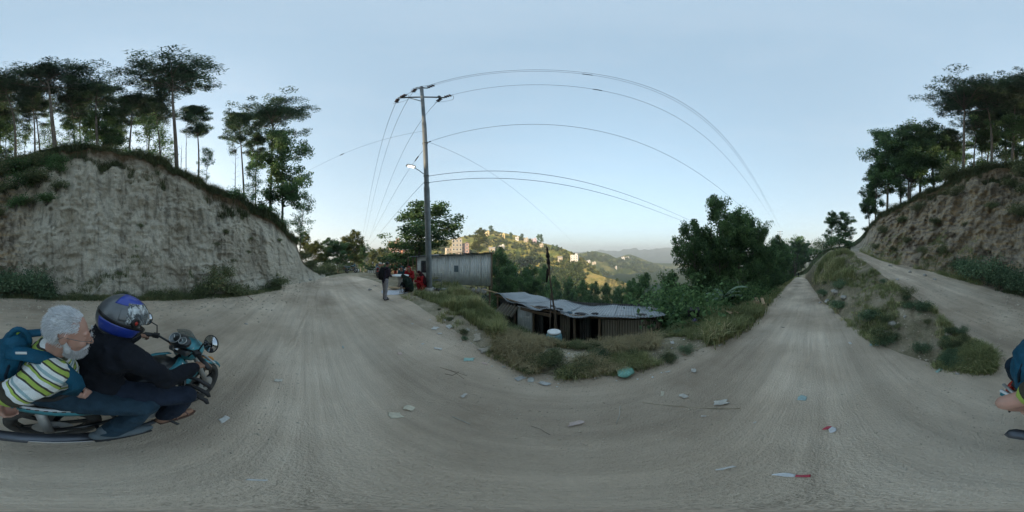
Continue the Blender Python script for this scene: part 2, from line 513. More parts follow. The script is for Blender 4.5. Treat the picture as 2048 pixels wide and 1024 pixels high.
TR[m3] += -disp * env3 * hgt * 1.0
prof = np.sin(tc_ * math.pi) * 0.0
# make the face stand steeper than a straight ramp: foot eases out, upper two thirds near vertical
ez = np.clip(tc_, 0, 1)
TZ[m3] += (0.0) * ez
X = TR * np.sin(az_c)[None, :]; Y = TR * np.cos(az_c)[None, :]
P3 = np.stack([X, Y, TZ], -1)
# bank, verge and hill roughness
for s, amp, sc in ((1, 0.10, 1.4), (2, 0.03, 0.8), (4, 0.35, 0.35), (5, 0.9, 0.14), (6, 2.0, 0.05)):
    mk = TS == s; q = P3[mk]; t_ = TT[mk][:, None]
    e = np.clip(t_ * 5, 0, 1) * (np.clip((1 - t_) * 5, 0, 1) if s < 4 else 1)
    a_ = np.where(hillside_col, amp * (2.6 if s == 1 else 0.6), amp)[None, :]
    if s == 1: a_ = a_ * np.clip(np.abs(KZ[:, 2] - KZ[:, 1]) * 3 + 0.1, 0, 1)[None, :]
    TZ[mk] += fbm(q * sc, 60 + s, 4) * a_ * e
    if s == 1: TZ[mk] += np.abs(fbm(q * np.array([2.5, 2.5, 2.5]), 80, 3)) * a_ * e * 0.6
mkv = (TS == 3); t_ = TT[mkv][:, None]
TZ[mkv] += fbm(P3[mkv] * 1.2, 71, 3) * 0.22 * np.clip(t_ * 4, 0, 1) * (~cliff_col)[None, :]
# road: shallow ruts along the wheel tracks, washboard lumps
mk0 = (TS == 0) | ((TS <= 2) & (TS > 0))
idx = np.where(mk0)[0]
xs = X[idx].ravel(); ys = Y[idx].ravel()
lat, lon = track_uv(xs, ys)
ruts = fbm(np.stack([lat * 2.6, lon * 0.13, lat * 0], -1), 5, 4, 0.6) * 0.034
lump = fbm(np.stack([xs * 0.9, ys * 0.9, xs * 0], -1), 6, 4) * 0.030
rr0 = np.hypot(xs, ys)
fade = np.ones(len(xs))
rz = (ruts + lump) * fade
roadness = np.ones((len(idx), NC))
_bankmask = (cpx > 1632) & (cpx < 1988)
for ii, k in enumerate(idx):
    if TS[k] == 1: roadness[ii][_bankmask] = 0
    if TS[k] in (1, 2): roadness[ii][(cpx > 656) & (cpx < 1632)] = 0.35
TZ[idx] += rz.reshape(len(idx), NC) * roadness
UVL = np.zeros((NR, NC)); UVO = np.zeros((NR, NC))
UVL[idx] = lat.reshape(len(idx), NC); UVO[idx] = lon.reshape(len(idx), NC)
ROCK = np.zeros((NR, NC)); ROCK[:] = rocky
TOP = np.zeros((NR, NC)); TOP[m3] = np.broadcast_to(tc_, TOP[m3].shape); TOP[TS >= 4] = 1.0
X = TR * np.sin(az_c)[None, :]; Y = TR * np.cos(az_c)[None, :]
TP = np.stack([X, Y, TZ], -1)

_TRm = np.maximum.accumulate(TR, 0)
def surf(px, r):
    """height of the modelled ground, bumps included"""
    c = (px / 2048 * NC) % NC; i = int(c); f = c - i; j = (i + 1) % NC
    return float(np.interp(r, _TRm[:, i], TZ[:, i]) * (1 - f) + np.interp(r, _TRm[:, j], TZ[:, j]) * f)
def surf_xy(x, y):
    return surf(math.degrees(math.atan2(x, y)) / 360 * 2048 + 1024, math.hypot(x, y))
def sheet(name, seg_list, colmask, mat, label=None):
    """cut faces of the polar sheet out into one object"""
    keep = np.zeros((NR - 1, NC), bool)
    for k in range(NR - 1):
        if TS[k] in seg_list: keep[k] = colmask(TS[k])
    kk, cc = np.where(keep)
    c2 = (cc + 1) % NC
    q = np.stack([kk * NC + cc, kk * NC + c2, (kk + 1) * NC + c2, (kk + 1) * NC + cc], -1)[:, ::-1]
    used, inv = np.unique(q.ravel(), return_inverse=True)
    me = np_mesh(name, TP.reshape(-1, 3)[used], inv.reshape(-1, 4), True,
                 {'lat': UVL.ravel()[used], 'lon': UVO.ravel()[used], 'rock': ROCK.ravel()[used], 'top': TOP.ravel()[used]})
    o = link(name, me, mat)
    tag(o, kind='structure')
    return o

# ---- materials of the ground
def attr(nt, nm):
    a = nt.nodes.new('ShaderNodeAttribute'); a.attribute_name = nm
    return a.outputs['Fac']
def road_material():
    m, nt, b = new_mat('dusty_road')
    cx = nt.nodes.new('ShaderNodeCombineXYZ')
    nt.links.new(attr(nt, 'lat'), cx.inputs[0]); nt.links.new(attr(nt, 'lon'), cx.inputs[1])
    streak = noise_node(nt, 1.0, 6, 0.65, cx.outputs[0], (7.0, 0.35, 1))
    wide = noise_node(nt, 1.0, 3, 0.5, cx.outputs[0], (0.9, 0.10, 1))
    patch = noise_node(nt, 0.42, 7, 0.62)
    grit = noise_node(nt, 60, 4, 0.7)
    r1 = ramp(nt, [(0.33, (0.44, 0.355, 0.27)), (0.5, (0.61, 0.505, 0.395)), (0.66, (0.75, 0.64, 0.515))])
    nt.links.new(patch.outputs[0], r1.inputs[0])
    r2 = ramp(nt, [(0.3, 0.87), (0.7, 1.07)]); nt.links.new(streak.outputs[0], r2.inputs[0])
    r3 = ramp(nt, [(0.36, 0.80), (0.62, 1.1)]); nt.links.new(wide.outputs[0], r3.inputs[0])
    r4 = ramp(nt, [(0.25, 0.86), (0.7, 1.08)]); nt.links.new(grit.outputs[0], r4.inputs[0])
    c = mixc(nt, 1.0, r1.outputs[0], r2.outputs[0], 'MULTIPLY')
    c = mixc(nt, 1.0, c, r3.outputs[0], 'MULTIPLY')
    c = mixc(nt, 0.7, c, r4.outputs[0], 'MULTIPLY')
    nt.links.new(c, b.inputs['Base Color'])
    b.inputs['Roughness'].default_value = 0.95; b.inputs['Specular IOR Level'].default_value = 0.15
    mxh = nt.nodes.new('ShaderNodeMath'); mxh.operation = 'ADD'
    nt.links.new(grit.outputs[0], mxh.inputs[0]); nt.links.new(streak.outputs[0], mxh.inputs[1])
    bump(nt, b, mxh.outputs[0], 0.8, 0.035)
    return m
def cliff_material():
    m, nt, b = new_mat('cut_earth')
    big = noise_node(nt, 0.5, 6, 0.6)
    run = noise_node(nt, 1.0, 5, 0.6, None, (2.6, 2.6, 0.22))
    strata = noise_node(nt, 1.0, 5, 0.65, None, (1.1, 1.1, 4.5))
    fine = noise_node(nt, 14, 6, 0.7)
    pale = ramp(nt, [(0.25, (0.46, 0.40, 0.315)), (0.5, (0.64, 0.58, 0.475)), (0.75, (0.77, 0.715, 0.61))])
    nt.links.new(big.outputs[0], pale.inputs[0])
    brown = ramp(nt, [(0.25, (0.15, 0.125, 0.10)), (0.42, (0.36, 0.305, 0.245)), (0.52, (0.48, 0.40, 0.30)), (0.60, (0.48, 0.34, 0.19)), (0.75, (0.60, 0.55, 0.47))])
    nt.links.new(strata.outputs[0], brown.inputs[0])
    c = mixc(nt, attr(nt, 'rock'), pale.outputs[0], brown.outputs[0])
    # brown topsoil seam near the lip
    tops = ramp(nt, [(0.86, 0.0), (0.97, 1.0)])
    ad = nt.nodes.new('ShaderNodeMath'); ad.operation = 'MULTIPLY_ADD'; ad.inputs[1].default_value = 0.30
    nt.links.new(big.outputs[0], ad.inputs[0]); nt.links.new(attr(nt, 'top'), ad.inputs[2])
    sb = nt.nodes.new('ShaderNodeMath'); sb.operation = 'SUBTRACT'; sb.inputs[1].default_value = 0.15
    nt.links.new(ad.outputs[0], sb.inputs[0]); nt.links.new(sb.outputs[0], tops.inputs[0])
    c = mixc(nt, tops.outputs[0], c, (0.16, 0.11, 0.065))
    r2 = ramp(nt, [(0.36, 0.45), (0.48, 0.98), (0.7, 1.08)]); nt.links.new(run.outputs[0], r2.inputs[0])
    c = mixc(nt, 0.8, c, r2.outputs[0], 'MULTIPLY')
    r3 = ramp(nt, [(0.3, 0.65), (0.65, 1.12)]); nt.links.new(fine.outputs[0], r3.inputs[0])
    c = mixc(nt, 0.75, c, r3.outputs[0], 'MULTIPLY')
    nt.links.new(c, b.inputs['Base Color']); b.inputs['Roughness'].default_value = 0.95; b.inputs['Specular IOR Level'].default_value = 0.1
    ad2 = nt.nodes.new('ShaderNodeMath'); ad2.operation = 'ADD'
    nt.links.new(fine.outputs[0], ad2.inputs[0]); nt.links.new(strata.outputs[0], ad2.inputs[1])
    bump(nt, b, ad2.outputs[0], 1.0, 0.16)
    return m
def soil_material(name, stops, scale=1.6):
    m, nt, b = new_mat(name)
    n = noise_node(nt, scale, 8, 0.68); f = noise_node(nt, 30, 4, 0.7)
    r = ramp(nt, stops); nt.links.new(n.outputs[0], r.inputs[0])
    r3 = ramp(nt, [(0.3, 0.6), (0.7, 1.15)]); nt.links.new(f.outputs[0], r3.inputs[0])
    nt.links.new(mixc(nt, 0.8, r.outputs[0], r3.outputs[0], 'MULTIPLY'), b.inputs['Base Color'])
    b.inputs['Roughness'].default_value = 1.0; b.inputs['Specular IOR Level'].default_value = 0.05
    bump(nt, b, f.outputs[0], 0.6, 0.05)
    return m
M_ROAD = road_material(); M_CLIFF = cliff_material()
M_BANK = soil_material('bank_soil', [(0.3, (0.13, 0.125, 0.075)), (0.5, (0.28, 0.24, 0.165)), (0.7, (0.46, 0.40, 0.31))])
M_VERGE = soil_material('verge_soil', [(0.3, (0.20, 0.185, 0.115)), (0.5, (0.38, 0.335, 0.245)), (0.7, (0.55, 0.48, 0.38))])
M_HILLTOP = soil_material('hill_soil', [(0.3, (0.03, 0.045, 0.02)), (0.55, (0.065, 0.075, 0.035)), (0.8, (0.15, 0.13, 0.08))])
M_SLOPE = soil_material('slope_soil', [(0.3, (0.035, 0.055, 0.025)), (0.55, (0.07, 0.085, 0.04)), (0.8, (0.14, 0.14, 0.08))], 0.4)

bankc = (cpx > 1610) & (cpx < 1988)
leftc = (cpx <= 656) | (cpx >= 1988)
vallc = ~(bankc | leftc)
sheet('dirt_road', (0, 1, 2), lambda s: np.ones(NC, bool) if s == 0 else leftc, M_ROAD)
sheet('side_road', (2,), lambda s: bankc & (cpx > 1698), M_ROAD)
sheet('road_bank', (1, 2), lambda s: bankc if s == 1 else (bankc & (cpx <= 1698)), M_BANK)
sheet('road_verge', (1, 2), lambda s: vallc, M_VERGE)
sheet('earth_cliff', (3,), lambda s: cliff_col, M_CLIFF)
sheet('hilltop', (4, 5, 6), lambda s: (hillside_col | bankc), M_HILLTOP)
sheet('valley_slope', (3, 4, 5, 6, 7), lambda s: (~cliff_col) if s == 3 else (~(hillside_col | bankc) if s < 7 else np.ones(NC, bool)), M_SLOPE)

# ------------------------------------------------------------------ far hills
def ridge_hill(name, mat, prof, r_base, y_base, steps, seed, back=60, rowsn=80, cols=240, noise=0.06, wob=10.0):
    """terraced hillside. prof: (px, ridge py, ridge distance)"""
    prof = np.array(prof, float)
    px = np.linspace(prof[0, 0], prof[-1, 0], cols)
    ry = np.interp(px, prof[:, 0], prof[:, 1]); rd = np.interp(px, prof[:, 0], prof[:, 2])
    k_ = np.array([1, 2, 3, 2, 1.0]); k_ /= k_.sum()
    ry = np.convolve(np.pad(ry, 2, 'edge'), k_, 'valid')
    zr = H + rd * np.tan((512 - ry) / 1024 * math.pi)
    zr = zr + fbm(np.stack([px * 0.06, px * 0, px * 0], -1), seed, 4) * noise * np.abs(zr + 30) * 0.35
    zb = H + r_base * math.tan((512 - y_base) / 1024 * math.pi)
    V_ = []
    for j in range(rowsn):
        t = j / (rowsn - 1)
        pts0 = np.stack([px * 0.05, np.full(cols, t * 4), px * 0], -1)
        tt = np.clip(t + fbm(pts0, seed + 3, 4) * 0.10 * math.sin(math.pi * t), 0, 1)
        st = tt * steps; fr = st - np.floor(st)
        fr = np.clip((fr - 0.55) / 0.45, 0, 1)
        z = zb + (zr - zb) * np.where(t >= 1, 1, (np.floor(st) + fr) / steps) ** 1.0
        r = r_base + (rd - r_base) * t + fbm(np.stack([px * 0.045, np.full(cols, t * 2.5), px * 0], -1), seed + 5, 4) * wob * math.sin(math.pi * t)
        V_.append(np.stack([r * np.sin(az_of(px)), r * np.cos(az_of(px)), z], -1))
    for t in (0.3, 1.0):
        V_.append(np.stack([(rd + back * t) * np.sin(az_of(px)), (rd + back * t) * np.cos(az_of(px)), zr - (zr + 40) * t * 0.9], -1))
    V_ = np.array(V_); R2 = V_.shape[0]
    kk, cc = np.meshgrid(np.arange(R2 - 1), np.arange(cols - 1), indexing='ij')
    q = np.stack([kk * cols + cc, kk * cols + cc + 1, (kk + 1) * cols + cc + 1, (kk + 1) * cols + cc], -1).reshape(-1, 4)[:, ::-1]
    me = np_mesh(name, V_.reshape(-1, 3), q, False)
    o = link(name, me, mat); tag(o, kind='structure')
    return V_, px, o
def hill_material(name, stops, s=0.05):
    m, nt, b = new_mat(name)
    n = noise_node(nt, s, 8, 0.7, None, (1, 1, 2.5)); f = noise_node(nt, s * 14, 5, 0.7, None, (1, 1, 3))
    r = ramp(nt, stops); nt.links.new(n.outputs[0], r.inputs[0])
    r3 = ramp(nt, [(0.3, 0.55), (0.7, 1.2)]); nt.links.new(f.outputs[0], r3.inputs[0])
    nt.links.new(mixc(nt, 0.8, r.outputs[0], r3.outputs[0], 'MULTIPLY'), b.inputs['Base Color'])
    b.inputs['Roughness'].default_value = 1.0; b.inputs['Specular IOR Level'].default_value = 0.0
    return m
M_TERR = hill_material('terrace_fields', [(0.3, (0.07, 0.10, 0.03)), (0.45, (0.16, 0.17, 0.05)), (0.6, (0.33, 0.27, 0.09)), (0.75, (0.38, 0.29, 0.15))], 0.035)
M_TERR2 = hill_material('golden_terraces', [(0.3, (0.12, 0.15, 0.05)), (0.45, (0.24, 0.21, 0.085)), (0.6, (0.36, 0.27, 0.12)), (0.75, (0.20, 0.21, 0.07))], 0.03)
M_FARHILL = hill_material('far_hill', [(0.3, (0.045, 0.075, 0.03)), (0.5, (0.10, 0.12, 0.045)), (0.65, (0.25, 0.22, 0.09)), (0.8, (0.33, 0.27, 0.16))], 0.012)
M_MOUNT = hill_material('far_mountain', [(0.3, (0.04, 0.07, 0.04)), (0.7, (0.10, 0.12, 0.06))], 0.004)
HV1, hp1, hill1 = ridge_hill('terraced_hill', M_TERR, [(700, 512, 200), (760, 500, 210), (800, 492, 230), (860, 482, 250), (905, 478, 260), (950, 469, 270), (985, 461, 280), (1010, 466, 285), (1050, 475, 285), (1090, 487, 280), (1130, 498, 270), (1155, 510, 260), (1175, 524, 250), (1200, 545, 230), (1230, 580, 200)], 110, 640, 34, 11, cols=360, rowsn=120)
HV2, hp2, hill2 = ridge_hill('golden_spur', M_TERR2, [(1100, 560, 150), (1125, 545, 160), (1150, 530, 170), (1165, 533, 170), (1185, 546, 165), (1210, 554, 160), (1245, 563, 150), (1262, 572, 145), (1275, 595, 135), (1290, 640, 125)], 95, 680, 26, 23, back=40, cols=200, rowsn=100, wob=4)
HV3, hp3, hill3 = ridge_hill('hazy_hill', M_FARHILL, [(1100, 520, 560), (1150, 508, 580), (1175, 504, 600), (1190, 502, 600), (1215, 508, 620), (1232, 516, 650), (1245, 512, 750), (1258, 508, 800), (1275, 514, 800), (1295, 522, 780), (1330, 533, 760), (1360, 543, 740), (1400, 552, 720), (1440, 565, 700)], 330, 600, 30, 37, back=200, cols=260, rowsn=80, wob=25, noise=0.1)
HV4, hp4, hill4 = ridge_hill('far_mountain', M_MOUNT, [(1080, 512, 2600), (1150, 506, 2600), (1220, 500, 2600), (1300, 497, 2600), (1380, 500, 2600), (1440, 504, 2600), (1500, 502, 2500), (1560, 496, 2400), (1620, 488, 2300), (1660, 486, 2300), (1700, 490, 2300)], 1500, 570, 6, 51, back=300, cols=200, rowsn=30, wob=80, noise=1.1)
# ================================================================== VEGETATION
def unit(v): return v / np.maximum(np.linalg.norm(v, axis=-1, keepdims=True), 1e-9)
def leaf_quads(c, L, W, rng, up=0.0, tint=None, dirs=None, fold=0.0):
    """diamond leaves: centres c (N,3), lengths, widths -> verts, faces, tint"""
    n = len(c)
    d = rng.normal(size=(n, 3)) if dirs is None else dirs + rng.normal(size=(n, 3)) * 0.35
    d[:, 2] += up
    d = unit(d)
    s = unit(np.cross(d, rng.normal(size=(n, 3))))
    L = np.broadcast_to(L, (n,))[:, None]; W = np.broadcast_to(W, (n,))[:, None]
    v = np.stack([c - d * L * 0.5, c + s * W * 0.5, c + d * L * 0.5, c - s * W * 0.5], 1).reshape(-1, 3)
    f = np.arange(4 * n).reshape(n, 4)
    if tint is None: tint = rng.random(n)
    return v, f, np.repeat(tint, 4)
def blades(base, L, W, lean, rng, tint):
    """grass blades bent over: each a bent strip of two triangles/quad"""
    n = len(base)
    a = rng.random(n) * 2 * math.pi
    d = np.stack([np.cos(a), np.sin(a), np.zeros(n)], -1)
    s = np.stack([-np.sin(a), np.cos(a), np.zeros(n)], -1)
    L = L[:, None]; W = W[:, None]; ln = lean[:, None]
    mid = base + np.array([0, 0, 1.0]) * L * 0.6 + d * L * ln * 0.3
    tip = base + np.array([0, 0, 1.0]) * L * (1.0 - 0.45 * ln) + d * L * ln
    v = np.stack([base - s * W * 0.5, base + s * W * 0.5, mid + s * W * 0.4, mid - s * W * 0.4, tip, tip + s * W * 0.05], 1).reshape(-1, 3)
    o = np.arange(n)[:, None] * 6
    f = np.concatenate([o + np.array([[0, 1, 2, 3]]), o + np.array([[3, 2, 5, 4]])], 0)
    return v, f, np.repeat(tint, 6)
def scatter_mesh(name, parts):
    vs_, fs_, ts_ = [], [], []; o = 0
    for v, f, t in parts:
        vs_.append(v); fs_.append(f + o); ts_.append(t); o += len(v)
    return np_mesh(name, np.concatenate(vs_), np.concatenate(fs_), False, {'tint': np.concatenate(ts_)})

M_BARK = simple('pine_bark', (0.16, 0.13, 0.105), 0.95, 0.5, 6, bmp=0.8, bscale=18, stretch=(1, 1, 0.25))
M_BARK2 = simple('grey_bark', (0.15, 0.13, 0.11), 0.95, 0.5, 8, bmp=0.7, bscale=20, stretch=(1, 1, 0.3))
M_PINE = leaf_mat('pine_needles', (0.044, 0.077, 0.048), (0.122, 0.199, 0.101))
M_LEAF = leaf_mat('broad_leaves', (0.057, 0.110, 0.053), (0.185, 0.305, 0.118))
M_LEAFY = leaf_mat('dry_sunlit_leaves', (0.068, 0.088, 0.030), (0.203, 0.216, 0.068), dry=(0.351, 0.257, 0.081))  # on the village trees the yellow is low sun put into the colour
M_BUSH = leaf_mat('bush_leaves', (0.064, 0.112, 0.065), (0.208, 0.296, 0.172))
M_WEED = leaf_mat('weed_leaves', (0.07, 0.095, 0.05), (0.19, 0.22, 0.11), dry=(0.33, 0.28, 0.15))
M_GRASS = leaf_mat('grass', (0.15, 0.18, 0.08), (0.32, 0.34, 0.16), dry=(0.62, 0.54, 0.34))
M_DRY = leaf_mat('dry_grass', (0.32, 0.27, 0.15), (0.58, 0.50, 0.30), dry=(0.80, 0.70, 0.47))

def limb_path(p, d, L, rng, n=5, droop=0.0, wig=0.12, rise=0.0):
    pts = [np.array(p, float)]; d = np.array(d, float); d /= np.linalg.norm(d)
    for i in range(n):
        d = d + rng.normal(size=3) * wig; d[2] += rise - droop
        d /= np.linalg.norm(d)
        pts.append(pts[-1] + d * L / n)
    return pts
def tree_meshes(seed, kind='pine', Ht=18.0, cr=2.6, cb=0.55, nl=26, leaves=90, lsize=(0.26, 0.07), r0=0.2, csig=(0.5, 0.18), sub=4, lean=0.03, trunks=1):
    """returns trunk MB mesh and crown mesh for a tree of height Ht"""
    rng = np.random.default_rng(seed)
    wood = MB(); cl = []
    for q in range(trunks):
        n = 10
        base = np.array([0, 0, -0.4]) + (rng.normal(size=3) * np.array([0.25, 0.25, 0]) if q else 0)
        bend = rng.normal(size=2) * lean * Ht * (1 if trunks == 1 else 2.2)
        hq = Ht * (1 if q == 0 else rng.uniform(0.7, 0.95))
        tp = []
        ph = rng.random() * 6
        for i in range(n + 1):
            t = i / n
            tp.append(base + np.array([bend[0] * t * t + 0.012 * Ht * math.sin(3.5 * t + ph), bend[1] * t * t + 0.01 * Ht * math.cos(4.1 * t + ph), (hq * 0.97 + 0.4) * t]))
        wood.tube(tp, [r0 * (1.25 if i == 0 else 1 - 0.82 * i / n) for i in range(n + 1)], 8)
        tp = np.array(tp)
        for k in range(nl // trunks):
            u = rng.random()
            hfrac = cb + (1 - cb) * u ** 0.8 * 0.99
            p = np.array([np.interp(hfrac, np.linspace(0, 1, n + 1), tp[:, j]) for j in range(3)])
            a = k * 2.39996 + rng.normal() * 0.4
            uu = (hfrac - cb) / (1 - cb)
            if kind == 'pine':
                L = cr * (0.35 + 0.75 * math.sin(math.pi * min(1, uu * 0.80 + 0.22)) ** 0.8) * rng.uniform(0.6, 1.12)
                el = rng.uniform(0.0, 0.5) + 0.5 * uu
                path = limb_path(p, (math.cos(a), math.sin(a), math.tan(el) * 0.8), L, rng, 5, 0.0, 0.10, 0.06)
            else:
                L = cr * (0.35 + 0.8 * math.sin(math.pi * min(1, uu * 0.85 + 0.12)) ** 0.7) * rng.uniform(0.55, 1.15)
                el = rng.uniform(0.1, 0.8) + 0.4 * uu
                path = limb_path(p, (math.cos(a), math.sin(a), math.tan(min(el, 1.25))), L, rng, 5, 0.02, 0.2)
            rb = max(0.012, r0 * 0.34 * (1 - 0.6 * uu))
            wood.tube(path, [rb * (1 - 0.8 * i / 5) for i in range(6)], 5, caps=False)
            cl.append((path[-1], 1.0)); cl.append((path[-2], 0.8))
            for s in range(sub):
                j = rng.integers(2, 6)
                sd = rng.normal(size=3); sd[2] = abs(sd[2]) * 0.5 + (0.15 if kind == 'pine' else 0.2)
                sl = L * rng.uniform(0.22, 0.5)
                sp = limb_path(path[j], sd, sl, rng, 3, 0.0, 0.15)
                wood.tube(sp, [rb * 0.45, rb * 0.3, rb * 0.2, rb * 0.1], 4, caps=False)
                cl.append((sp[-1], 0.9))
    parts = []
    for c, w in cl:
        m = int(leaves * w * rng.uniform(0.6, 1.3))
        g = unit(rng.normal(size=(m, 3))) * rng.random((m, 1)) ** 0.45 * 1.75 * np.array([csig[0], csig[0], csig[1]]) * rng.uniform(0.7, 1.25)
        cen = np.array(c) + g
        base_t = rng.uniform(0.0, 0.65)
        tnt = np.clip(base_t + rng.normal(size=m) * 0.13 + 0.25 * (g[:, 2] / csig[1]) * 0.3, 0, 1)
        LL = lsize[0] * rng.uniform(0.7, 1.3, m); WW = lsize[1] * rng.uniform(0.7, 1.3, m)
        parts.append(leaf_quads(cen, LL, WW, rng, up=0.5 if kind == 'pine' else 0.0, tint=tnt))
    return wood.mesh('trunk', True), scatter_mesh('crown', parts)
PINES = [tree_meshes(101 + i, 'pine', 18, [2.7, 2.4, 3.1, 2.2][i], [0.68, 0.62, 0.74, 0.60][i], [34, 36, 32, 34][i], 96, (0.27, 0.065), 0.15, (0.32, 0.12), 5, 0.03) for i in range(4)]
for t_, c_ in PINES: t_.materials.append(M_BARK); c_.materials.append(M_PINE)
BROAD = [tree_meshes(201 + i, 'broad', 9, [2.5, 2.9, 2.0][i], [0.25, 0.35, 0.18][i], [34, 36, 30][i], 95, (0.20, 0.11), 0.15, (0.33, 0.26), 4, 0.03, [1, 2, 1][i]) for i in range(3)]
for t_, c_ in BROAD: t_.materials.append(M_BARK2); c_.materials.append(M_LEAF)
SPARSE = [tree_meshes(301 + i, 'broad', 8, 1.6, 0.3, 22, 34, (0.17, 0.10), 0.07, (0.30, 0.24), 3, 0.05) for i in range(2)]
for t_, c_ in SPARSE: t_.materials.append(M_BARK2); c_.materials.append(M_LEAF)
def _remat(pair, mat):
    t_, c_ = pair; c2 = c_.copy(); c2.materials.clear(); c2.materials.append(mat); return (t_, c2)
YELLOW = [_remat(b, M_LEAFY) for b in BROAD]
_ORD = 'first second third fourth fifth sixth seventh eighth ninth tenth eleventh twelfth thirteenth fourteenth fifteenth sixteenth seventeenth eighteenth nineteenth twentieth'.split()
def ordinal(i):
    if i < 20: return _ORD[i]
    return {20: 'twenty-first', 21: 'twenty-second', 22: 'twenty-third', 23: 'twenty-fourth', 24: 'twenty-fifth', 25: 'twenty-sixth', 26: 'twenty-seventh', 27: 'twenty-eighth', 28: 'twenty-ninth', 29: 'thirtieth', 30: 'thirty-first', 31: 'thirty-second', 32: 'thirty-third', 33: 'thirty-fourth', 34: 'thirty-fifth', 35: 'thirty-sixth'}[i]
def number_labels(objs, fmt):
    objs = sorted(objs, key=lambda q: math.atan2(q.location.x, q.location.y))
    for i, q in enumerate(objs): q['label'] = fmt % ordinal(i)
_tn = [0]
def tree(name, pair, base, Ht, width, rz, label, group=None, h0=18.0, cat='tree', tilt=(0, 0)):
    r = empty(name, base, rz)
    s = Ht / h0
    for nm, me in (('trunk', pair[0]), ('crown', pair[1])):
        o = link(nm, me, None, r)
        o.scale = (s * width, s * width, s)
    r.rotation_euler = (tilt[0], tilt[1], rz)
    tag(r, label, cat, group)
    return r
def tree_px(name, pair, px, r, topy, width, label, group=None, h0=18.0, dz=0.0, cat='tree', tilt=(0, 0)):
    z = terr(px, r) + dz
    Ht = zat(topy, r) - z
    _tn[0] += 1
    return tree(name, pair, pol(px, r, z), Ht, width, _tn[0] * 1.7, label, group, h0, cat, tilt)
PG = 'pines above the cut bank'
# pines on top of the left-hand cliff: px, distance, top py, width, variant
pin = [
 (30, 15.1, 166, 1.0, 0, 'tall pine with bare trunk at far left edge above the cliff'),
 (66, 14.0, 176, 0.85, 3, 'pine leaning slightly, second trunk from the left edge'),
 (82, 16.8, 198, 0.9, 1, 'slim pine close behind the second trunk from the left edge'),
 (116, 12.9, 146, 1.35, 2, 'broad flat-topped pine, tallest of the left-hand clump'),
 (150, 19.0, 198, 1.0, 0, 'thin dark pine behind the broad flat-topped pine'),
 (166, 22.4, 205, 1.0, 1, 'pine deep in the clump left of the straight dark trunk'),
 (190, 15.1, 166, 1.2, 0, 'straight dark pine above the grassy knoll'),
 (232, 21.3, 220, 1.0, 3, 'small pine behind the knoll with a low crown'),
 (262, 14.6, 188, 1.15, 1, 'dense dark pine right of the grassy knoll'),
 (296, 19.0, 205, 1.0, 2, 'pine between the dense dark pine and the lone tall pine'),
 (318, 15.7, 198, 0.9, 0, 'slim pine just left of the lone tall pine'),
 (347, 12.9, 156, 1.25, 2, 'lone tall pine with wide open crown on the cliff edge'),
 (395, 13.4, 215, 0.95, 3, 'short thin-stemmed pine right of the lone tall pine'),
 (486, 14.6, 235, 0.95, 1, 'wavy thin-stemmed pine left of the last big pine'),
 (512, 16.2, 270, 0.8, 3, 'thin pine squeezed behind the last big pine'),
 (535, 14.3, 222, 1.1, 2, 'last big pine with wide crown near the cliff nose'),
]
for i, (px, r, ty, w, vi, lb) in enumerate(pin):
    tree_px('pine_tree', PINES[vi], px, r, ty, w, lb, PG, dz=-0.2)
# pines and wood above the right-hand cliff
pin2 = [
 (1920, 16.0, 196, 1.5, 2, 'umbrella-shaped pine with pale leaning trunk above the rocky cliff'),
 (1948, 20, 224, 1.1, 0, 'slim pine just right of the umbrella-shaped pine'),
 (1962, 24, 244, 1.2, 1, 'thin background pine above the rocky cliff'),
 (1985, 16.5, 184, 1.2, 0, 'pine with straight pale trunk above the rocky cliff'),
 (2008, 20, 202, 1.2, 3, 'dark pine behind the straight pale trunk'),
 (2030, 17, 174, 1.3, 2, 'tall pine at the right edge of the picture'),
 (2042, 22, 224, 1.2, 1, 'low dark pine at the right edge of the picture'),
 (1890, 22, 259, 1.2, 1, 'pine left of the umbrella-shaped pine, lower crown'),
]
for i, (px, r, ty, w, vi, lb) in enumerate(pin2):
    tree_px('pine_tree', PINES[vi], px, r, ty, w, lb, 'pines above the rocky cliff', dz=-0.2, tilt=(0.0, 0.0))
bro2 = [
 (1738, 24, 372, 0.75, 0, 'slender leafy tree at the left end of the rocky cliff'),
 (1752, 23, 330, 0.75, 2, 'slender leafy tree, second from the left end of the rocky cliff'),
 (1776, 21.5, 280, 0.85, 0, 'tall leafy tree with rounded top on the cliff shoulder'),
 (1800, 23, 292, 0.8, 2, 'dark leafy tree behind the cliff shoulder'),
 (1818, 21, 275, 0.8, 1, 'leafy tree right of the rounded treetop on the shoulder'),
 (1840, 21, 258, 0.85, 0, 'tallest leafy tree of the shoulder clump'),
 (1866, 22, 262, 0.8, 2, 'leafy tree between the shoulder clump and the pines'),
 (1905, 24, 290, 0.9, 1, 'dark leafy tree low behind the umbrella-shaped pine'),
 (1975, 21, 262, 0.9, 2, 'dark leafy tree low between two pine trunks at right'),
 (2035, 19, 255, 1.0, 1, 'dark leafy tree low at the right edge of the picture'),
]
for i, (px, r, ty, w, vi, lb) in enumerate(bro2):
    tree_px('leafy_tree', BROAD[vi], px, r, ty, w, lb, 'leafy trees above the rocky cliff', 9.0, -0.3)
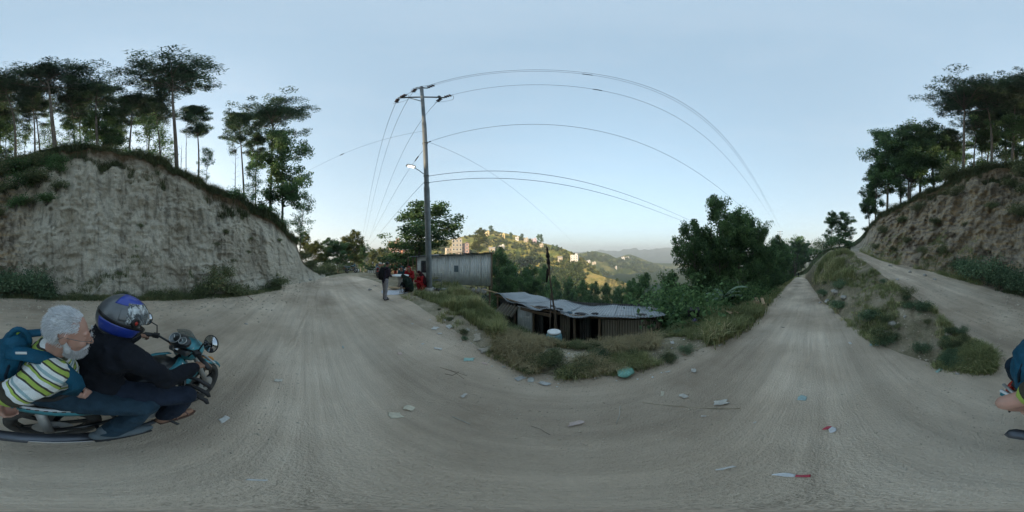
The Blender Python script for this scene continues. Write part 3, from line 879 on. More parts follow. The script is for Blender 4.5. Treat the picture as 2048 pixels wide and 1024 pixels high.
# dark understorey between the left-hand pines
und = [(10, 19, 240, 0.9, 1), (48, 21, 250, 0.9, 1), (100, 22, 245, 0.9, 2), (140, 18, 245, 0.9, 1), (178, 21, 240, 0.9, 1), (212, 17, 232, 1.0, 0), (240, 20, 250, 0.9, 2), (292, 15, 238, 1.0, 1), (318, 18, 258, 1.0, 2)]
und_lb = ['dark understorey tree behind the first pine trunk at left', 'dark understorey tree between the first and second pine trunks', 'dark understorey tree left of the broad flat-topped pine', 'dark understorey tree right of the broad flat-topped pine', 'dark understorey tree left of the straight dark pine', 'dark understorey tree over the right side of the grassy knoll', 'dark understorey tree left of the dense dark pine', 'leafy understorey tree right of the dense dark pine', 'leafy understorey tree left of the lone tall pine']
for (px, r, ty, w, vi), lb in zip(und, und_lb):
    tree_px('understorey_tree', (SPARSE[vi % 2] if vi else BROAD[0]), px, r, ty, w * 0.8, lb, 'understorey of the pine clump', 8.0 if vi else 9.0, -0.3)
tree_px('leafy_tree', BROAD[0], 566, 13.5, 282, 0.75, 'leafy tree at the nose of the pale cliff', None, 9.0, -0.3)
tree_px('leafy_tree', SPARSE[0], 598, 14.2, 395, 1.0, 'sparse dark tree leaning out beyond the pale cliff nose', None, 8.0, -0.3, tilt=(0.0, 0.1))
tree_px('sapling', SPARSE[1], 412, 10.5, 300, 0.7, 'thin sapling with open leaves on the cliff edge', None, 8.0, -0.1)
tree_px('sapling', SPARSE[0], 505, 11.2, 325, 0.75, 'leafy sapling at the foot of the wavy pine', None, 8.0, -0.1)
for px, ty, lb in ((372, 252, 'bare dead sapling left of the short thin-stemmed pine'), (362, 290, 'shorter bare dead sapling on the cliff edge'), (470, 300, 'bare dead sapling left of the wavy pine')):
    z = terr(px, 10.8); top = zat(ty, 10.8) - z
    b_ = MB(); rng = np.random.default_rng(px)
    b_.tube([(0, 0, -0.2), (0.03, 0.02, top * 0.5), (0.0, 0.05, top)], [0.035, 0.022, 0.006], 6)
    for k in range(7):
        hz = top * rng.uniform(0.35, 0.95); a = rng.random() * 6.28
        b_.tube([(0.02, 0.03, hz), (0.02 + math.cos(a) * 0.35, 0.03 + math.sin(a) * 0.35, hz + 0.25)], [0.01, 0.004], 4)
    o = b_.build('dead_sapling', M_BARK2); o.location = pol(px, 10.8, z); tag(o, lb, 'sapling', 'dead saplings on the cliff edge')

# tree behind the tin hut, and the trees of the right-hand roadside
tree_px('spreading_tree', BROAD[0], 838, 18.5, 430, 1.8, 'wide dark tree spreading behind the tin hut', None, 9.0, -0.3)
rt = [
 (1392, 9.5, 462, 0.75, 0, 'leafy tree at the left of the tall roadside clump, beside the shack'),
 (1440, 10.5, 420, 0.68, 0, 'tallest bright green tree of the roadside clump'),
 (1478, 12.0, 432, 0.75, 2, 'tall thin-leaved tree right of the tallest roadside tree'),
 (1506, 13.5, 446, 0.7, 1, 'tree with airy crown at the right of the roadside clump'),
 (1420, 13.5, 478, 0.7, 1, 'dark tree filling the middle of the roadside clump'),
 (1460, 16, 480, 1.0, 2, 'dark tree low behind the roadside clump'),
 (1545, 24, 486, 0.9, 0, 'dark roadside tree beside the falling road'),
 (1522, 20, 500, 1.0, 1, 'rounded dark tree between the clump and the falling road'),
 (1568, 36, 492, 0.9, 2, 'far roadside tree left of the road end'),
 (1592, 62, 478, 0.95, 1, 'open-crowned tree standing where the road ends'),
 (1610, 60, 492, 0.9, 0, 'dark tree right of the road end'),
 (1628, 50, 505, 0.8, 2, 'small dark tree behind the bank at the road end'),
 (1580, 68, 500, 1.0, 0, 'hazy tree low behind the road end'),
 (1602, 75, 488, 1.0, 2, 'upright hazy tree in the middle behind the road end'),
 (1618, 66, 498, 0.9, 1, 'hazy tree right of the dark tree at the road end'),
 (1640, 44, 500, 0.8, 0, 'dark tree above the left end of the bank'),
 (1555, 30, 496, 0.9, 0, 'dark tree between the airy clump and the road end'),
 (1536, 17, 496, 0.85, 2, 'leafy tree right beside the airy-crowned clump'),
]
for px, r, ty, w, vi, lb in rt:
    tree_px('roadside_tree', BROAD[vi], px, r, ty, w, lb, 'trees along the falling road', 9.0, -0.4)
tree_px('leafy_tree', BROAD[2], 1664, 26, 434, 0.8, 'thin open tree left of the pair on the bank crest', None, 8.0, -0.3)
tree_px('leafy_tree', BROAD[0], 1690, 27, 432, 1.1, 'rounded tree right of the pair on the bank crest', None, 9.0, -0.3)
# trees beyond the village road; yellow copies carry sunlight in the leaf colour
lt = [
 (612, 26, 470, 0.9, 0, YELLOW, 'bare-looking yellowish tree beside the cliff nose'),
 (632, 24, 486, 1.1, 1, YELLOW, 'yellow-green tree beyond the toe of the cliff'),
 (652, 27, 484, 1.2, 0, BROAD, 'round green tree beyond the road bend, left one'),
 (676, 25, 486, 1.2, 1, BROAD, 'dark green tree in the middle beyond the road bend'),
 (694, 28, 476, 1.1, 2, YELLOW, 'tall yellowish tree left of the far utility pole'),
 (708, 30, 470, 0.9, 0, YELLOW, 'thin-crowned tree just left of the far utility pole'),
 (722, 36, 492, 0.9, 1, BROAD, 'grey-green tree behind the far utility pole'),
 (745, 60, 500, 0.8, 2, YELLOW, 'sunlit tree right of the far utility pole'),
 (765, 66, 502, 0.9, 0, YELLOW, 'sunlit yellow tree behind the standing man'),
 (778, 78, 510, 0.7, 1, YELLOW, 'sunlit tree in front of the brick houses'),
]
for px, r, ty, w, vi, fam, lb in lt:
    tree_px('village_tree', fam[vi], px, r, ty, w, lb, 'trees along the village road', 9.0, -0.4)
tree('village_tree', YELLOW[0], at(957, 520, 130), 130 * (math.tan(math.radians((512 - 463) * 0.17578)) - math.tan(math.radians((512 - 520) * 0.17578))), 1.1, 0.4, 'brown-leaved tree standing above the hut roof', 'trees along the village road', 9.0)
# trees filling the gully behind the huts
gu = [(1000, 22, 515, 0.7, 0), (1030, 19, 540, 0.8, 0), (1060, 24, 540, 0.7, 2), (1082, 34, 548, 0.6, 0), (1112, 42, 568, 0.6, 0), (1140, 52, 562, 0.5, 2), (1160, 40, 575, 0.6, 0), (1190, 46, 578, 0.6, 0), (1218, 44, 580, 0.6, 0), (1240, 50, 578, 0.6, 2), (1284, 15, 562, 0.8, 0), (1270, 24, 572, 0.6, 0), (1345, 13, 550, 0.8, 2)]
gu_lb = ['dark leafy tree just right of the tin hut wall', 'bushy green tree second right of the tin hut', 'dark tree third right of the tin hut', 'tree in the gully left of the flag pole', 'tree in the gully right of the flag pole', 'dark tree at the left edge of the golden terraces', 'rounded tree below the left side of the golden terraces', 'rounded tree below the middle of the golden terraces', 'rounded tree below the green terrace', 'upright tree below the right end of the terraces', 'dark bushy tree behind the right end of the shack roof', 'dark tree left behind the right end of the shack roof', 'dark tree just left of the tall roadside clump']
for (px, r, ty, w, vi), lb in zip(gu, gu_lb):
    tree_px('gully_tree', BROAD[vi], px, r, ty, w, lb, 'trees in the gully behind the huts', 9.0, -0.6)

# ------------------------------------------------------------------ bushes
def bush_mesh(seed, R=0.6, Hh=0.9, n=1500, lsize=(0.09, 0.045), stems=9):
    rng = np.random.default_rng(seed)
    wood = MB(); parts = []
    for k in range(stems):
        a = rng.random() * 6.28; rr = R * rng.random() ** 0.5
        tip = np.array([math.cos(a) * rr, math.sin(a) * rr, Hh * rng.uniform(0.55, 1.0)])
        mid = tip * np.array([0.5, 0.5, 0.55])
        wood.tube([(0, 0, -0.1), mid, tip], [0.012, 0.008, 0.003], 4, caps=False)
        for w in (0.45, 0.7, 0.95):
            c = mid * (1 - w) * 1.2 + tip * w
            m = n // (stems * 3)
            g = rng.normal(size=(m, 3)) * np.array([R * 0.3, R * 0.3, Hh * 0.16])
            parts.append(leaf_quads(c + g, lsize[0] * rng.uniform(0.6, 1.4, m), lsize[1] * rng.uniform(0.6, 1.4, m), rng, 0.2, np.clip(rng.uniform(0.1, 0.8) + rng.normal(size=m) * 0.18, 0, 1)))
    return wood.mesh('stem', True), scatter_mesh('foliage', parts)
BUSH = [bush_mesh(401, 0.6, 0.9, 1800), bush_mesh(402, 0.75, 1.1, 2200, (0.08, 0.05)), bush_mesh(403, 0.5, 0.6, 1200, (0.07, 0.04)), bush_mesh(404, 0.8, 0.7, 1800, (0.11, 0.05))]
for s_, f_ in BUSH: s_.materials.append(M_BARK2); f_.materials.append(M_BUSH)
WEED = [_remat(b, M_WEED) for b in BUSH]
DARKB = [_remat(b, M_LEAF) for b in BUSH]
def bush(name, pair, base, s, label, group=None, sz=1.0, rz=0.0, cat='bush'):
    r = empty(name, base, rz)
    for nm, me in (('stem', pair[0]), ('foliage', pair[1])):
        o = link(nm, me, None, r); o.scale = (s, s, s * sz)
    return tag(r, label, cat, group)
def terr_n(px, r):
    return terr(px, r)
def face_r(px, z):
    """distance of the cliff face under azimuth px at height z"""
    R, Z = knots(px)
    return float(np.interp(z, Z[3:5], R[3:5]))
LB_ = 'shrubs at the foot of the left-hand cliff'
for k, (px, r, s, vi, lb) in enumerate([
    (2, 7.3, 1.05, 1, 'grey-green shrub at the left edge foot of the cliff'), (26, 7.2, 1.1, 0, 'grey-green shrub second from the left edge'),
    (52, 7.1, 1.15, 1, 'tallest grey-green shrub of the left row'), (80, 7.0, 1.0, 0, 'grey-green shrub fourth from the left edge'),
    (100, 6.9, 0.8, 3, 'last low shrub of the left grey-green row'),
    (150, 6.9, 0.55, 2, 'tiny weed clump behind the white-haired passenger'), (395, 7.1, 0.7, 3, 'green weed clump right of the helmet at the cliff foot'),
    (425, 7.5, 0.95, 1, 'large weedy shrub climbing the cliff foot'), (440, 7.9, 0.9, 0, 'weedy shrub above the large one on the cliff foot'),
    (465, 7.6, 0.75, 3, 'bright weed clump beside the fallen stick'), (550, 9.2, 0.8, 3, 'low dark weed clump at the cliff nose foot'),
    (340, 6.9, 0.6, 2, 'weed clump right above the bike mirrors'), (310, 6.8, 0.5, 3, 'low weed clump behind the helmet'), (250, 6.9, 0.45, 3, 'low weed patch above the helmet')]):
    bush('cliff_foot_shrub', (BUSH if px < 120 else WEED)[vi], pol(px, r, terr(px, r) - 0.05), s, lb, LB_, rz=k * 1.3)
for k, (px, r, s, vi, lb) in enumerate([
    (1948, 8.9, 1.2, 1, 'tall grey-green shrub at the left of the side road row'), (1975, 8.7, 1.3, 1, 'tallest grey-green shrub beside the side road'),
    (2000, 8.2, 1.1, 0, 'rounded grey-green shrub beside the side road'), (2024, 7.8, 1.15, 1, 'dense grey-green shrub beside the side road near the picture edge'),
    (2044, 7.5, 1.0, 0, 'grey-green shrub at the right picture edge'), (1925, 9.6, 0.9, 3, 'low grey-green shrub leading the side road row')]):
    bush('side_road_shrub', BUSH[vi], pol(px, r, terr(px, r) - 0.05), s, lb, 'shrubs beside the side road', rz=k * 2.1)
# shrubs that hang on the upper left of the pale cliff
for k, (px, z, s, vi) in enumerate([(8, 7.0, 1.2, 1), (36, 7.2, 1.3, 3), (64, 7.4, 1.2, 1), (88, 7.6, 1.1, 3), (20, 5.8, 1.2, 3), (52, 6.0, 1.2, 1), (78, 6.2, 1.1, 3), (108, 6.9, 1.0, 0), (112, 5.6, 0.8, 3), (30, 4.8, 1.0, 3), (60, 4.9, 0.9, 2), (128, 7.7, 0.9, 3), (5, 4.2, 0.8, 2), (92, 4.9, 0.7, 3)]):
    bush('hanging_shrub', DARKB[vi] if k % 2 else WEED[vi], pol(px, face_r(px, z) - 0.1, z - 0.3), s, 'dark shrub clinging to the upper left of the pale cliff', 'shrubs clinging to the upper left of the cliff', rz=k)
for k, (px, z, s, lb) in enumerate([(281, 3.3, 0.35, 'tiny green tuft in the middle of the pale cliff'), (448, 3.1, 0.45, 'green tuft high right on the pale cliff'), (430, 2.4, 0.45, 'green tuft above the large weedy shrub'), (470, 1.6, 0.4, 'tuft low right on the pale cliff'), (505, 2.9, 0.3, 'small tuft near the cliff nose'), (560, 2.9, 0.4, 'tuft hanging at the cliff nose edge'), (496, 2.1, 0.3, 'small tuft in the middle of the cliff nose face')]):
    bush('cliff_tuft', WEED[2], pol(px, face_r(px, z) - 0.15, z - 0.15), s, lb, 'tufts growing on the pale cliff', rz=k)
# shrubs on the lip of both cliffs
lipb = [(140, 0.9), (165, 1.0), (330, 0.7), (440, 0.8), (462, 0.9), (480, 1.0), (500, 0.9), (520, 1.1), (545, 1.0), (560, 0.9), (575, 0.9), (588, 0.9), (270, 0.8), (300, 0.9), (225, 0.8),
        (1735, 0.9), (1760, 0.9), (1790, 0.8), (1830, 0.8), (1868, 1.1), (1900, 1.5), (1915, 1.7), (1935, 1.3), (1960, 1.1), (1985, 1.0), (2010, 1.0), (2035, 1.1)]
for k, (px, s) in enumerate(lipb):
    R, Z = knots(px); r = float(R[4]) + 0.5
    left = px < 1000
    bush('lip_bush', DARKB[k % 4] if left else WEED[k % 4], pol(px, r, terr(px, r) - 0.15), s, 'low dark bush along the grassy lip of the pale cliff' if left else 'low green bush along the lip of the rocky cliff',
         'bushes on the pale cliff lip' if left else 'bushes on the rocky cliff lip', rz=k * 0.9)
# bushes beside the shack and along the right verge
vb = [(1340, 5.6, 1.9, 1, 'large dark bush at the right end of the shack roof'), (1362, 6.4, 2.2, 0, 'tall dark bush between shack and dark box'), (1318, 6.2, 1.8, 3, 'dark bush behind the right shack corner'), (1375, 5.2, 1.3, 3, 'dark bush left beside the dark box'),
      (1408, 6.3, 1.2, 3, 'dark creeper bush right of the dark box'), (1432, 7.0, 1.3, 0, 'creeper bush below the banana plant'), (1460, 7.2, 1.4, 1, 'rounded creeper bush right of the banana plant'), (1488, 8.4, 1.5, 3, 'long creeper bush above the plank pile'), (1512, 10.2, 1.5, 1, 'creeper bush beside the falling road'), (1532, 13, 1.5, 0, 'far creeper bush beside the falling road'),
      (1550, 17, 1.4, 3, 'weedy bush on the verge beside the falling road'), (1566, 26, 1.6, 3, 'weedy bush on the far verge of the falling road'), (1330, 4.3, 0.8, 2, 'small bush below the right end of the shack'), (1010, 5.3, 0.9, 0, 'leafy weed bush at the left end of the shack'), (985, 6.2, 0.9, 1, 'leafy weed bush between tin hut and shack'),
      (1650, 20, 1.6, 1, 'dark bush under the thin open tree on the bank crest'), (1676, 22, 1.8, 0, 'dark bush between the pair of trees on the bank crest'), (1700, 23, 1.5, 3, 'dark bush right of the pair of trees on the bank crest'), (1634, 30, 1.8, 1, 'dark bush at the left end of the bank crest'),
      (640, 15.5, 0.8, 3, 'low bush at the toe of the pale cliff'), (622, 13.8, 0.9, 0, 'bush on the toe of the pale cliff'), (606, 14, 1.0, 1, 'bush under the sparse leaning tree'), (665, 19, 1.3, 1, 'low orange-tinged bush beyond the bend'), (690, 21, 1.3, 0, 'low bush beyond the bend beside the parked vehicles'), (648, 18, 1.2, 1, 'bush at the inner side of the bend')]
for k, (px, r, s, vi, lb) in enumerate(vb):
    fam = DARKB if 1300 < px < 1545 or px > 1630 else WEED
    bush('roadside_bush', fam[vi], pol(px, r, terr(px, r) - 0.1), s, lb, 'bushes along the road edges', rz=k * 1.1)

# ------------------------------------------------------------------ weeds on the bank
rng = np.random.default_rng(77)
bank_lb = 'low grey-green weed on the grassy bank between the two roads'
k = 0
while k < 36:
    px = rng.uniform(1640, 1965); R, Z = knots(px); t = rng.random()
    r = float(R[1] * (1 - t) + R[2] * t); s = rng.uniform(0.16, 0.36) * (0.6 if px > 1850 else 1.0 if px > 1760 else 1.5)
    bush('bank_weed', (BUSH if rng.random() < 0.45 else WEED)[rng.integers(0, 4)], pol(px, r, terr(px, r) - 0.02), s, bank_lb, 'weeds on the bank between the roads', rz=k)
    k += 1
k = 0
while k < 34:                                             # leafy weeds dotted over the outer verge
    px = rng.uniform(870, 1440); R, Z = knots(px); t = rng.uniform(-0.1, 1.6)
    r = float(R[1] + (R[2] - R[1]) * t) if t < 1 else float(R[2] + (R[3] - R[2]) * (t - 1))
    bush('verge_weed', (WEED if rng.random() < 0.6 else BUSH)[rng.integers(0, 4)], pol(px, r, terr(px, r) - 0.01), rng.uniform(0.10, 0.26), 'leafy weed on the outer verge', 'leafy weeds on the outer verge', 0.8, k, 'weed')
    k += 1
number_labels([q for q in COL.objects if q.name.startswith('verge_weed')], '%s small leafy weed from the left on the outer verge')
for k, (px, z, s) in enumerate([(1752, 2.6, 0.8), (1768, 4.2, 0.9), (1785, 2.4, 0.8), (1800, 5.2, 0.9), (1815, 3.0, 0.7), (1836, 6.0, 0.9), (1850, 2.2, 0.9), (1872, 4.5, 0.6), (1890, 2.0, 0.8), (1908, 6.6, 0.9), (1930, 4.0, 0.6), (1990, 5.0, 0.7), (2020, 6.5, 0.8), (2038, 4.2, 0.8)]):
    bush('rock_face_shrub', WEED[k % 4], pol(px, face_r(px, z) - 0.1, z - 0.25), s, '%s scrubby plant from the left on the rocky cliff face' % ordinal(k), 'scrubby plants on the rocky cliff face', rz=k)
number_labels([q for q in COL.objects if q.name.startswith('bank_weed')], '%s low weed from the left on the bank between the roads')
number_labels([q for q in COL.objects if q.name.startswith('hanging_shrub')], '%s dark shrub from the left clinging to the upper pale cliff')
number_labels([q for q in COL.objects if q.name.startswith('lip_bush') and q['group'] == 'bushes on the pale cliff lip'], '%s low bush from the left along the pale cliff lip')
number_labels([q for q in COL.objects if q.name.startswith('lip_bush') and q['group'] == 'bushes on the rocky cliff lip'], '%s low bush from the left along the rocky cliff lip')
# ------------------------------------------------------------------ grass (stuff)
def sheet_z(px, r):
    c = (np.asarray(px) / 2048 * NC) % NC; c0 = c.astype(int) % NC
    out = np.empty(len(c0))
    for i, (cc, rr) in enumerate(zip(c0, r)):
        out[i] = np.interp(rr, TR[:, cc], TZ[:, cc]) if np.all(np.diff(TR[:, cc]) > 0) else np.interp(rr, np.maximum.accumulate(TR[:, cc]), TZ[:, cc])
    return out
def grass_patch(name, label, pxs, rs, L, W, lean, mat, seed, cat='grass', dense=None, tufts=6, spread=0.05):
    rng = np.random.default_rng(seed)
    z = sheet_z(pxs, rs)
    a = az_of(pxs)
    b0 = np.stack([rs * np.sin(a), rs * np.cos(a), z - 0.01], -1)
    n = len(b0)
    tb = rng.uniform(0, 0.8, n)
    # colour drifts in patches
    tb = np.clip(0.5 + 0.55 * fbm(b0 * 0.9, seed, 3) + rng.normal(size=n) * 0.15, 0, 1)
    B = np.repeat(b0, tufts, 0) + rng.normal(size=(n * tufts, 3)) * np.array([spread, spread, 0])
    m = len(B)
    v, f, t = blades(B, rng.uniform(L[0], L[1], m) * np.repeat(np.clip(1.0 + 1.3 * fbm(b0 * 1.7, seed + 50, 3), 0.35, 1.9), tufts), rng.uniform(W[0], W[1], m), rng.uniform(lean[0], lean[1], m), rng, np.clip(np.repeat(tb, tufts) + rng.normal(size=m) * 0.1, 0, 1))
    o = link(name, np_mesh(name, v, f, False, {'tint': t}), mat)
    return tag(o, label, cat, kind='stuff')
rng = np.random.default_rng(5)
def band(n, px0, px1, k0, t0, k1, t1, keep=None, pw=1.0):
    px = rng.uniform(px0, px1, n) % 2048; R, Z = knots(px)
    ra = R[:, k0] * (1 - t0) + R[:, k0 + 1] * t0; rb = R[:, k1] * (1 - t1) + R[:, k1 + 1] * t1
    r = ra + (rb - ra) * rng.random(n) ** pw
    if keep is not None:
        p = np.stack([r * np.sin(az_of(px)), r * np.cos(az_of(px)), r * 0], -1)
        q = fbm(p * keep[0], 91, 3) > keep[1]
        px, r = px[q], r[q]
    return px, r
px, r = band(3400, 800, 1500, 1, -0.15, 2, 1.0, (1.25, 0.1))
grass_patch('verge_grass', 'dry green and straw coloured grass along the outer road edge', px, r, (0.05, 0.17), (0.005, 0.010), (0.2, 1.0), M_GRASS, 1, tufts=20, spread=0.03)
px, r = band(1500, 960, 1310, 1, 0.0, 2, 1.0, (1.3, 0.08))
grass_patch('straw_grass', 'long straw coloured grass in front of the tin shack', px, r, (0.10, 0.27), (0.005, 0.010), (0.5, 1.2), M_DRY, 2, tufts=24, spread=0.022)
px, r = band(4200, 985, 1400, 2, 0.75, 3, 0.8, (1.5, -0.1))
grass_patch('slope_weeds', 'green weeds on the slope between road and tin shack', px, r, (0.06, 0.20), (0.008, 0.016), (0.1, 0.7), M_WEED, 3, tufts=7, spread=0.05)
px, r = band(5200, 830, 1000, 2, 0.0, 3, 0.6, (0.9, -0.2))
grass_patch('mound_grass', 'green and straw coloured grass on the mound in front of the tin hut', px, r, (0.12, 0.40), (0.008, 0.016), (0.1, 0.7), M_GRASS, 4, tufts=10, spread=0.05)
px, r = band(3600, 1620, 1985, 1, -0.05, 1, 1.0, (1.3, -0.05))
grass_patch('bank_grass', 'dusty green and brown grass on the bank between the roads', px, r, (0.06, 0.22), (0.006, 0.013), (0.2, 0.9), M_GRASS, 6, tufts=18, spread=0.04)
px, r = band(3000, 1632, 1705, 1, 0.3, 2, 0.15, (0.7, 0.0))
grass_patch('bank_crest_grass', 'brown and green grass over the far end of the bank', px, r, (0.15, 0.45), (0.014, 0.03), (0.2, 0.9), M_GRASS, 7, tufts=8, spread=0.14)
px, r = band(12000, 1728, 2048 + 592, 3, 0.93, 4, 0.16)
grass_patch('lip_grass', 'overhanging green grass along the top of the cliffs', px, r, (0.2, 0.6), (0.012, 0.028), (0.2, 1.1), M_WEED, 8, tufts=9, spread=0.12)
px, r = band(5200, 1990, 2048 + 560, 2, 0.86, 3, 0.10, (0.8, -0.2))
grass_patch('cliff_foot_grass', 'dusty weeds and grass along the foot of the pale cliff', px, r, (0.06, 0.24), (0.008, 0.016), (0.2, 0.9), M_WEED, 9, tufts=7, spread=0.07)
px, r = band(2600, 1720, 1960, 2, 0.92, 3, 0.45, (0.5, -0.05))
grass_patch('rock_foot_grass', 'dry grass growing low on the rocky cliff', px, r, (0.1, 0.3), (0.012, 0.022), (0.2, 0.9), M_GRASS, 10, tufts=7, spread=0.10)
px, r = band(3500, 1420, 1600, 1, 0.0, 2, 1.0)
grass_patch('far_verge_grass', 'mixed grass on the verge of the falling road', px, r, (0.08, 0.3), (0.012, 0.025), (0.1, 0.8), M_GRASS, 11, tufts=7, spread=0.1)

# ------------------------------------------------------------------ far woods (stuff, read as one mass)
def clump_wood(name, label, pts, size, mat, seed, leaves=46):
    rng = np.random.default_rng(seed); parts = []
    n = len(pts)
    s = size * rng.uniform(0.6, 1.35, n)
    c = np.repeat(pts, leaves, 0); ss = np.repeat(s, leaves)
    g = unit(rng.normal(size=(n * leaves, 3))) * rng.random((n * leaves, 1)) ** 0.5
    g[:, 2] = g[:, 2] * 0.9 + 0.9
    cen = c + g * ss[:, None] * np.array([0.55, 0.55, 0.62])
    tt = np.clip(np.repeat(rng.uniform(0.0, 0.8, n), leaves) + 0.22 * (g[:, 2] - 0.9) + rng.normal(size=n * leaves) * 0.12, 0, 1)
    v, f, t = leaf_quads(cen, ss * 0.42 * rng.uniform(0.7, 1.3, n * leaves), ss * 0.30, rng, 0.0, tt)
    o = link(name, np_mesh(name, v, f, False, {'tint': t}), mat)
    return tag(o, label, 'trees', kind='stuff')
def on_hill(HV, n, rng, lo=0.0, hi=1.0, keep=None, pxr=None, hp=None):
    R2, C2 = HV.shape[0] - 2, HV.shape[1]
    i = (rng.uniform(lo, hi, n) * (R2 - 1)).astype(int); j = rng.integers(0, C2, n)
    if pxr is not None:
        ok = (hp[j] > pxr[0]) & (hp[j] < pxr[1]); i, j = i[ok], j[ok]
    p = HV[i, j]
    if keep is not None:
        q = fbm(p * keep[0], keep[2] if len(keep) > 2 else 5, 3) > keep[1]; p = p[q]
    return p
rng = np.random.default_rng(9)
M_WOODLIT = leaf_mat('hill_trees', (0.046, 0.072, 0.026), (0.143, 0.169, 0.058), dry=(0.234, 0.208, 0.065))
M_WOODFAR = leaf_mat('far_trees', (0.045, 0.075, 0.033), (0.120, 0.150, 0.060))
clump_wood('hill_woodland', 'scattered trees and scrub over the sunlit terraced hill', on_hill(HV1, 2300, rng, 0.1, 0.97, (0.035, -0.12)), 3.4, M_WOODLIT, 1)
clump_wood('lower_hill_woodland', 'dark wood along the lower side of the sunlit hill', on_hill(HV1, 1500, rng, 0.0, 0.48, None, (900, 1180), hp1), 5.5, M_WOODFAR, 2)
clump_wood('spur_scrub', 'few small trees dotted on the golden terraces', on_hill(HV2, 130, rng, 0.2, 1.0, (0.05, 0.05)), 2.4, M_WOODFAR, 3)
clump_wood('spur_foot_wood', 'dark wood at the foot of the golden terraces', on_hill(HV2, 700, rng, 0.0, 0.32), 4.5, M_WOODFAR, 4)
clump_wood('spur_side_wood', 'dark wood on the left flank of the golden terraces', on_hill(HV2, 900, rng, 0.1, 1.0, None, (1100, 1166), hp2), 4.0, M_WOODFAR, 6)
clump_wood('hazy_hill_wood', 'dark wood on the hazy hill behind the terraces', on_hill(HV3, 1900, rng, 0.0, 0.9, (0.012, -0.15)), 9, M_WOODFAR, 5, 30)
# ================================================================== HUTS, POLE, ROADSIDE THINGS
def tin_mat(name, col, rust=0.25, rough=0.45, metal=0.5):
    m, nt, b = new_mat(name)
    n = noise_node(nt, 1.3, 6, 0.65, None, (1, 1, 0.5)); f = noise_node(nt, 22, 4, 0.7)
    r = ramp(nt, [(0.3, tuple(c * 0.72 for c in col)), (0.65, col)]); nt.links.new(n.outputs[0], r.inputs[0])
    rs = ramp(nt, [(0.58, 0.0), (0.72, rust)]); n2 = noise_node(nt, 2.7, 7, 0.7); nt.links.new(n2.outputs[0], rs.inputs[0])
    c = mixc(nt, rs.outputs[0], r.outputs[0], (0.17, 0.09, 0.05))
    nt.links.new(c, b.inputs['Base Color']); b.inputs['Roughness'].default_value = rough; b.inputs['Metallic'].default_value = metal
    bump(nt, b, f.outputs[0], 0.12, 0.01)
    return m
M_TIN = tin_mat('galvanised_tin', (0.84, 0.885, 0.91), 0.10, 0.55, 0.02)
M_TINR = tin_mat('roof_tin', (0.30, 0.33, 0.355), 0.75, 0.65, 0.1)
M_TINOLD = tin_mat('old_dull_tin', (0.30, 0.27, 0.22), 0.7, 0.7, 0.2)
M_TINDARK = tin_mat('shade_dark_tin', (0.10, 0.10, 0.10), 0.6, 0.8, 0.1)  # near-black colour stands in for the shade inside the shack
M_WOOD = simple('weathered_wood', (0.22, 0.16, 0.11), 0.9, 0.5, 5, bmp=0.5, stretch=(1, 1, 0.2))
M_WOODPALE = simple('fresh_plank_wood', (0.50, 0.36, 0.22), 0.85, 0.35, 6, bmp=0.3, stretch=(0.3, 1, 1))
M_DARKWOOD = simple('dark_planks', (0.05, 0.042, 0.036), 0.95, 0.5, 4)
M_STEEL = simple('grey_pole_steel', (0.17, 0.19, 0.20), 0.55, 0.35, 2.5, metal=0.5, bmp=0.1)
M_BLACK = simple('black_rubber', (0.018, 0.018, 0.02), 0.6, 0.3, 12)
M_PORC = simple('brown_porcelain', (0.045, 0.03, 0.03), 0.25, 0.3, 10)
M_STONE = simple('pale_stone', (0.42, 0.40, 0.37), 0.95, 0.4, 5, bmp=0.7, bscale=12)
M_DSTONE = simple('dark_stone', (0.09, 0.09, 0.095), 0.9, 0.5, 6, bmp=0.6)
M_GLASSD = simple('dark_window', (0.03, 0.035, 0.045), 0.15, 0.3, 3, bmp=0)
M_BLUEPL = simple('blue_plastic', (0.16, 0.36, 0.42), 0.5, 0.3, 5)
M_WHITEPL = simple('white_plastic', (0.70, 0.72, 0.72), 0.5, 0.15, 6)
M_WIRE = simple('wire', (0.05, 0.055, 0.065), 0.5, 0.2, 3, metal=0.5, bmp=0)
M_BAMBOO = simple('dark_bamboo', (0.12, 0.085, 0.06), 0.8, 0.5, 6, stretch=(1, 1, 0.3))
M_DCLOTH = simple('dark_cloth', (0.03, 0.026, 0.026), 0.95, 0.5, 8)

def corr_mesh(w, h, pitch=0.09, amp=0.012, rowsn=2, warp=None):
    """corrugated sheet in the local XZ plane (x width, z height), waves running up z"""
    nseg = max(8, int(round(w / pitch * 6)))
    m = MB(); xs = [w * i / nseg for i in range(nseg + 1)]
    for j in range(rowsn + 1):
        z = h * j / rowsn
        for x in xs:
            y = amp * math.sin(2 * math.pi * x / pitch)
            q = V(x, y, z)
            if warp: q = warp(q)
            m.v.append(tuple(q))
    n = nseg + 1
    for j in range(rowsn):
        for i in range(nseg):
            m.f.append((j * n + i, j * n + i + 1, (j + 1) * n + i + 1, (j + 1) * n + i))
    return m
def thick(o, t=0.003):
    md = o.modifiers.new('t', 'SOLIDIFY'); md.thickness = t; md.offset = 0
    return o
def frame_mat(o, x, z_up=V(0, 0, 1)):
    """matrix with local X along x, Z up, at o"""
    x = x.normalized(); y = z_up.cross(x).normalized(); z = x.cross(y)
    M = Matrix((x, y, z)).transposed().to_4x4(); M.translation = o
    return M

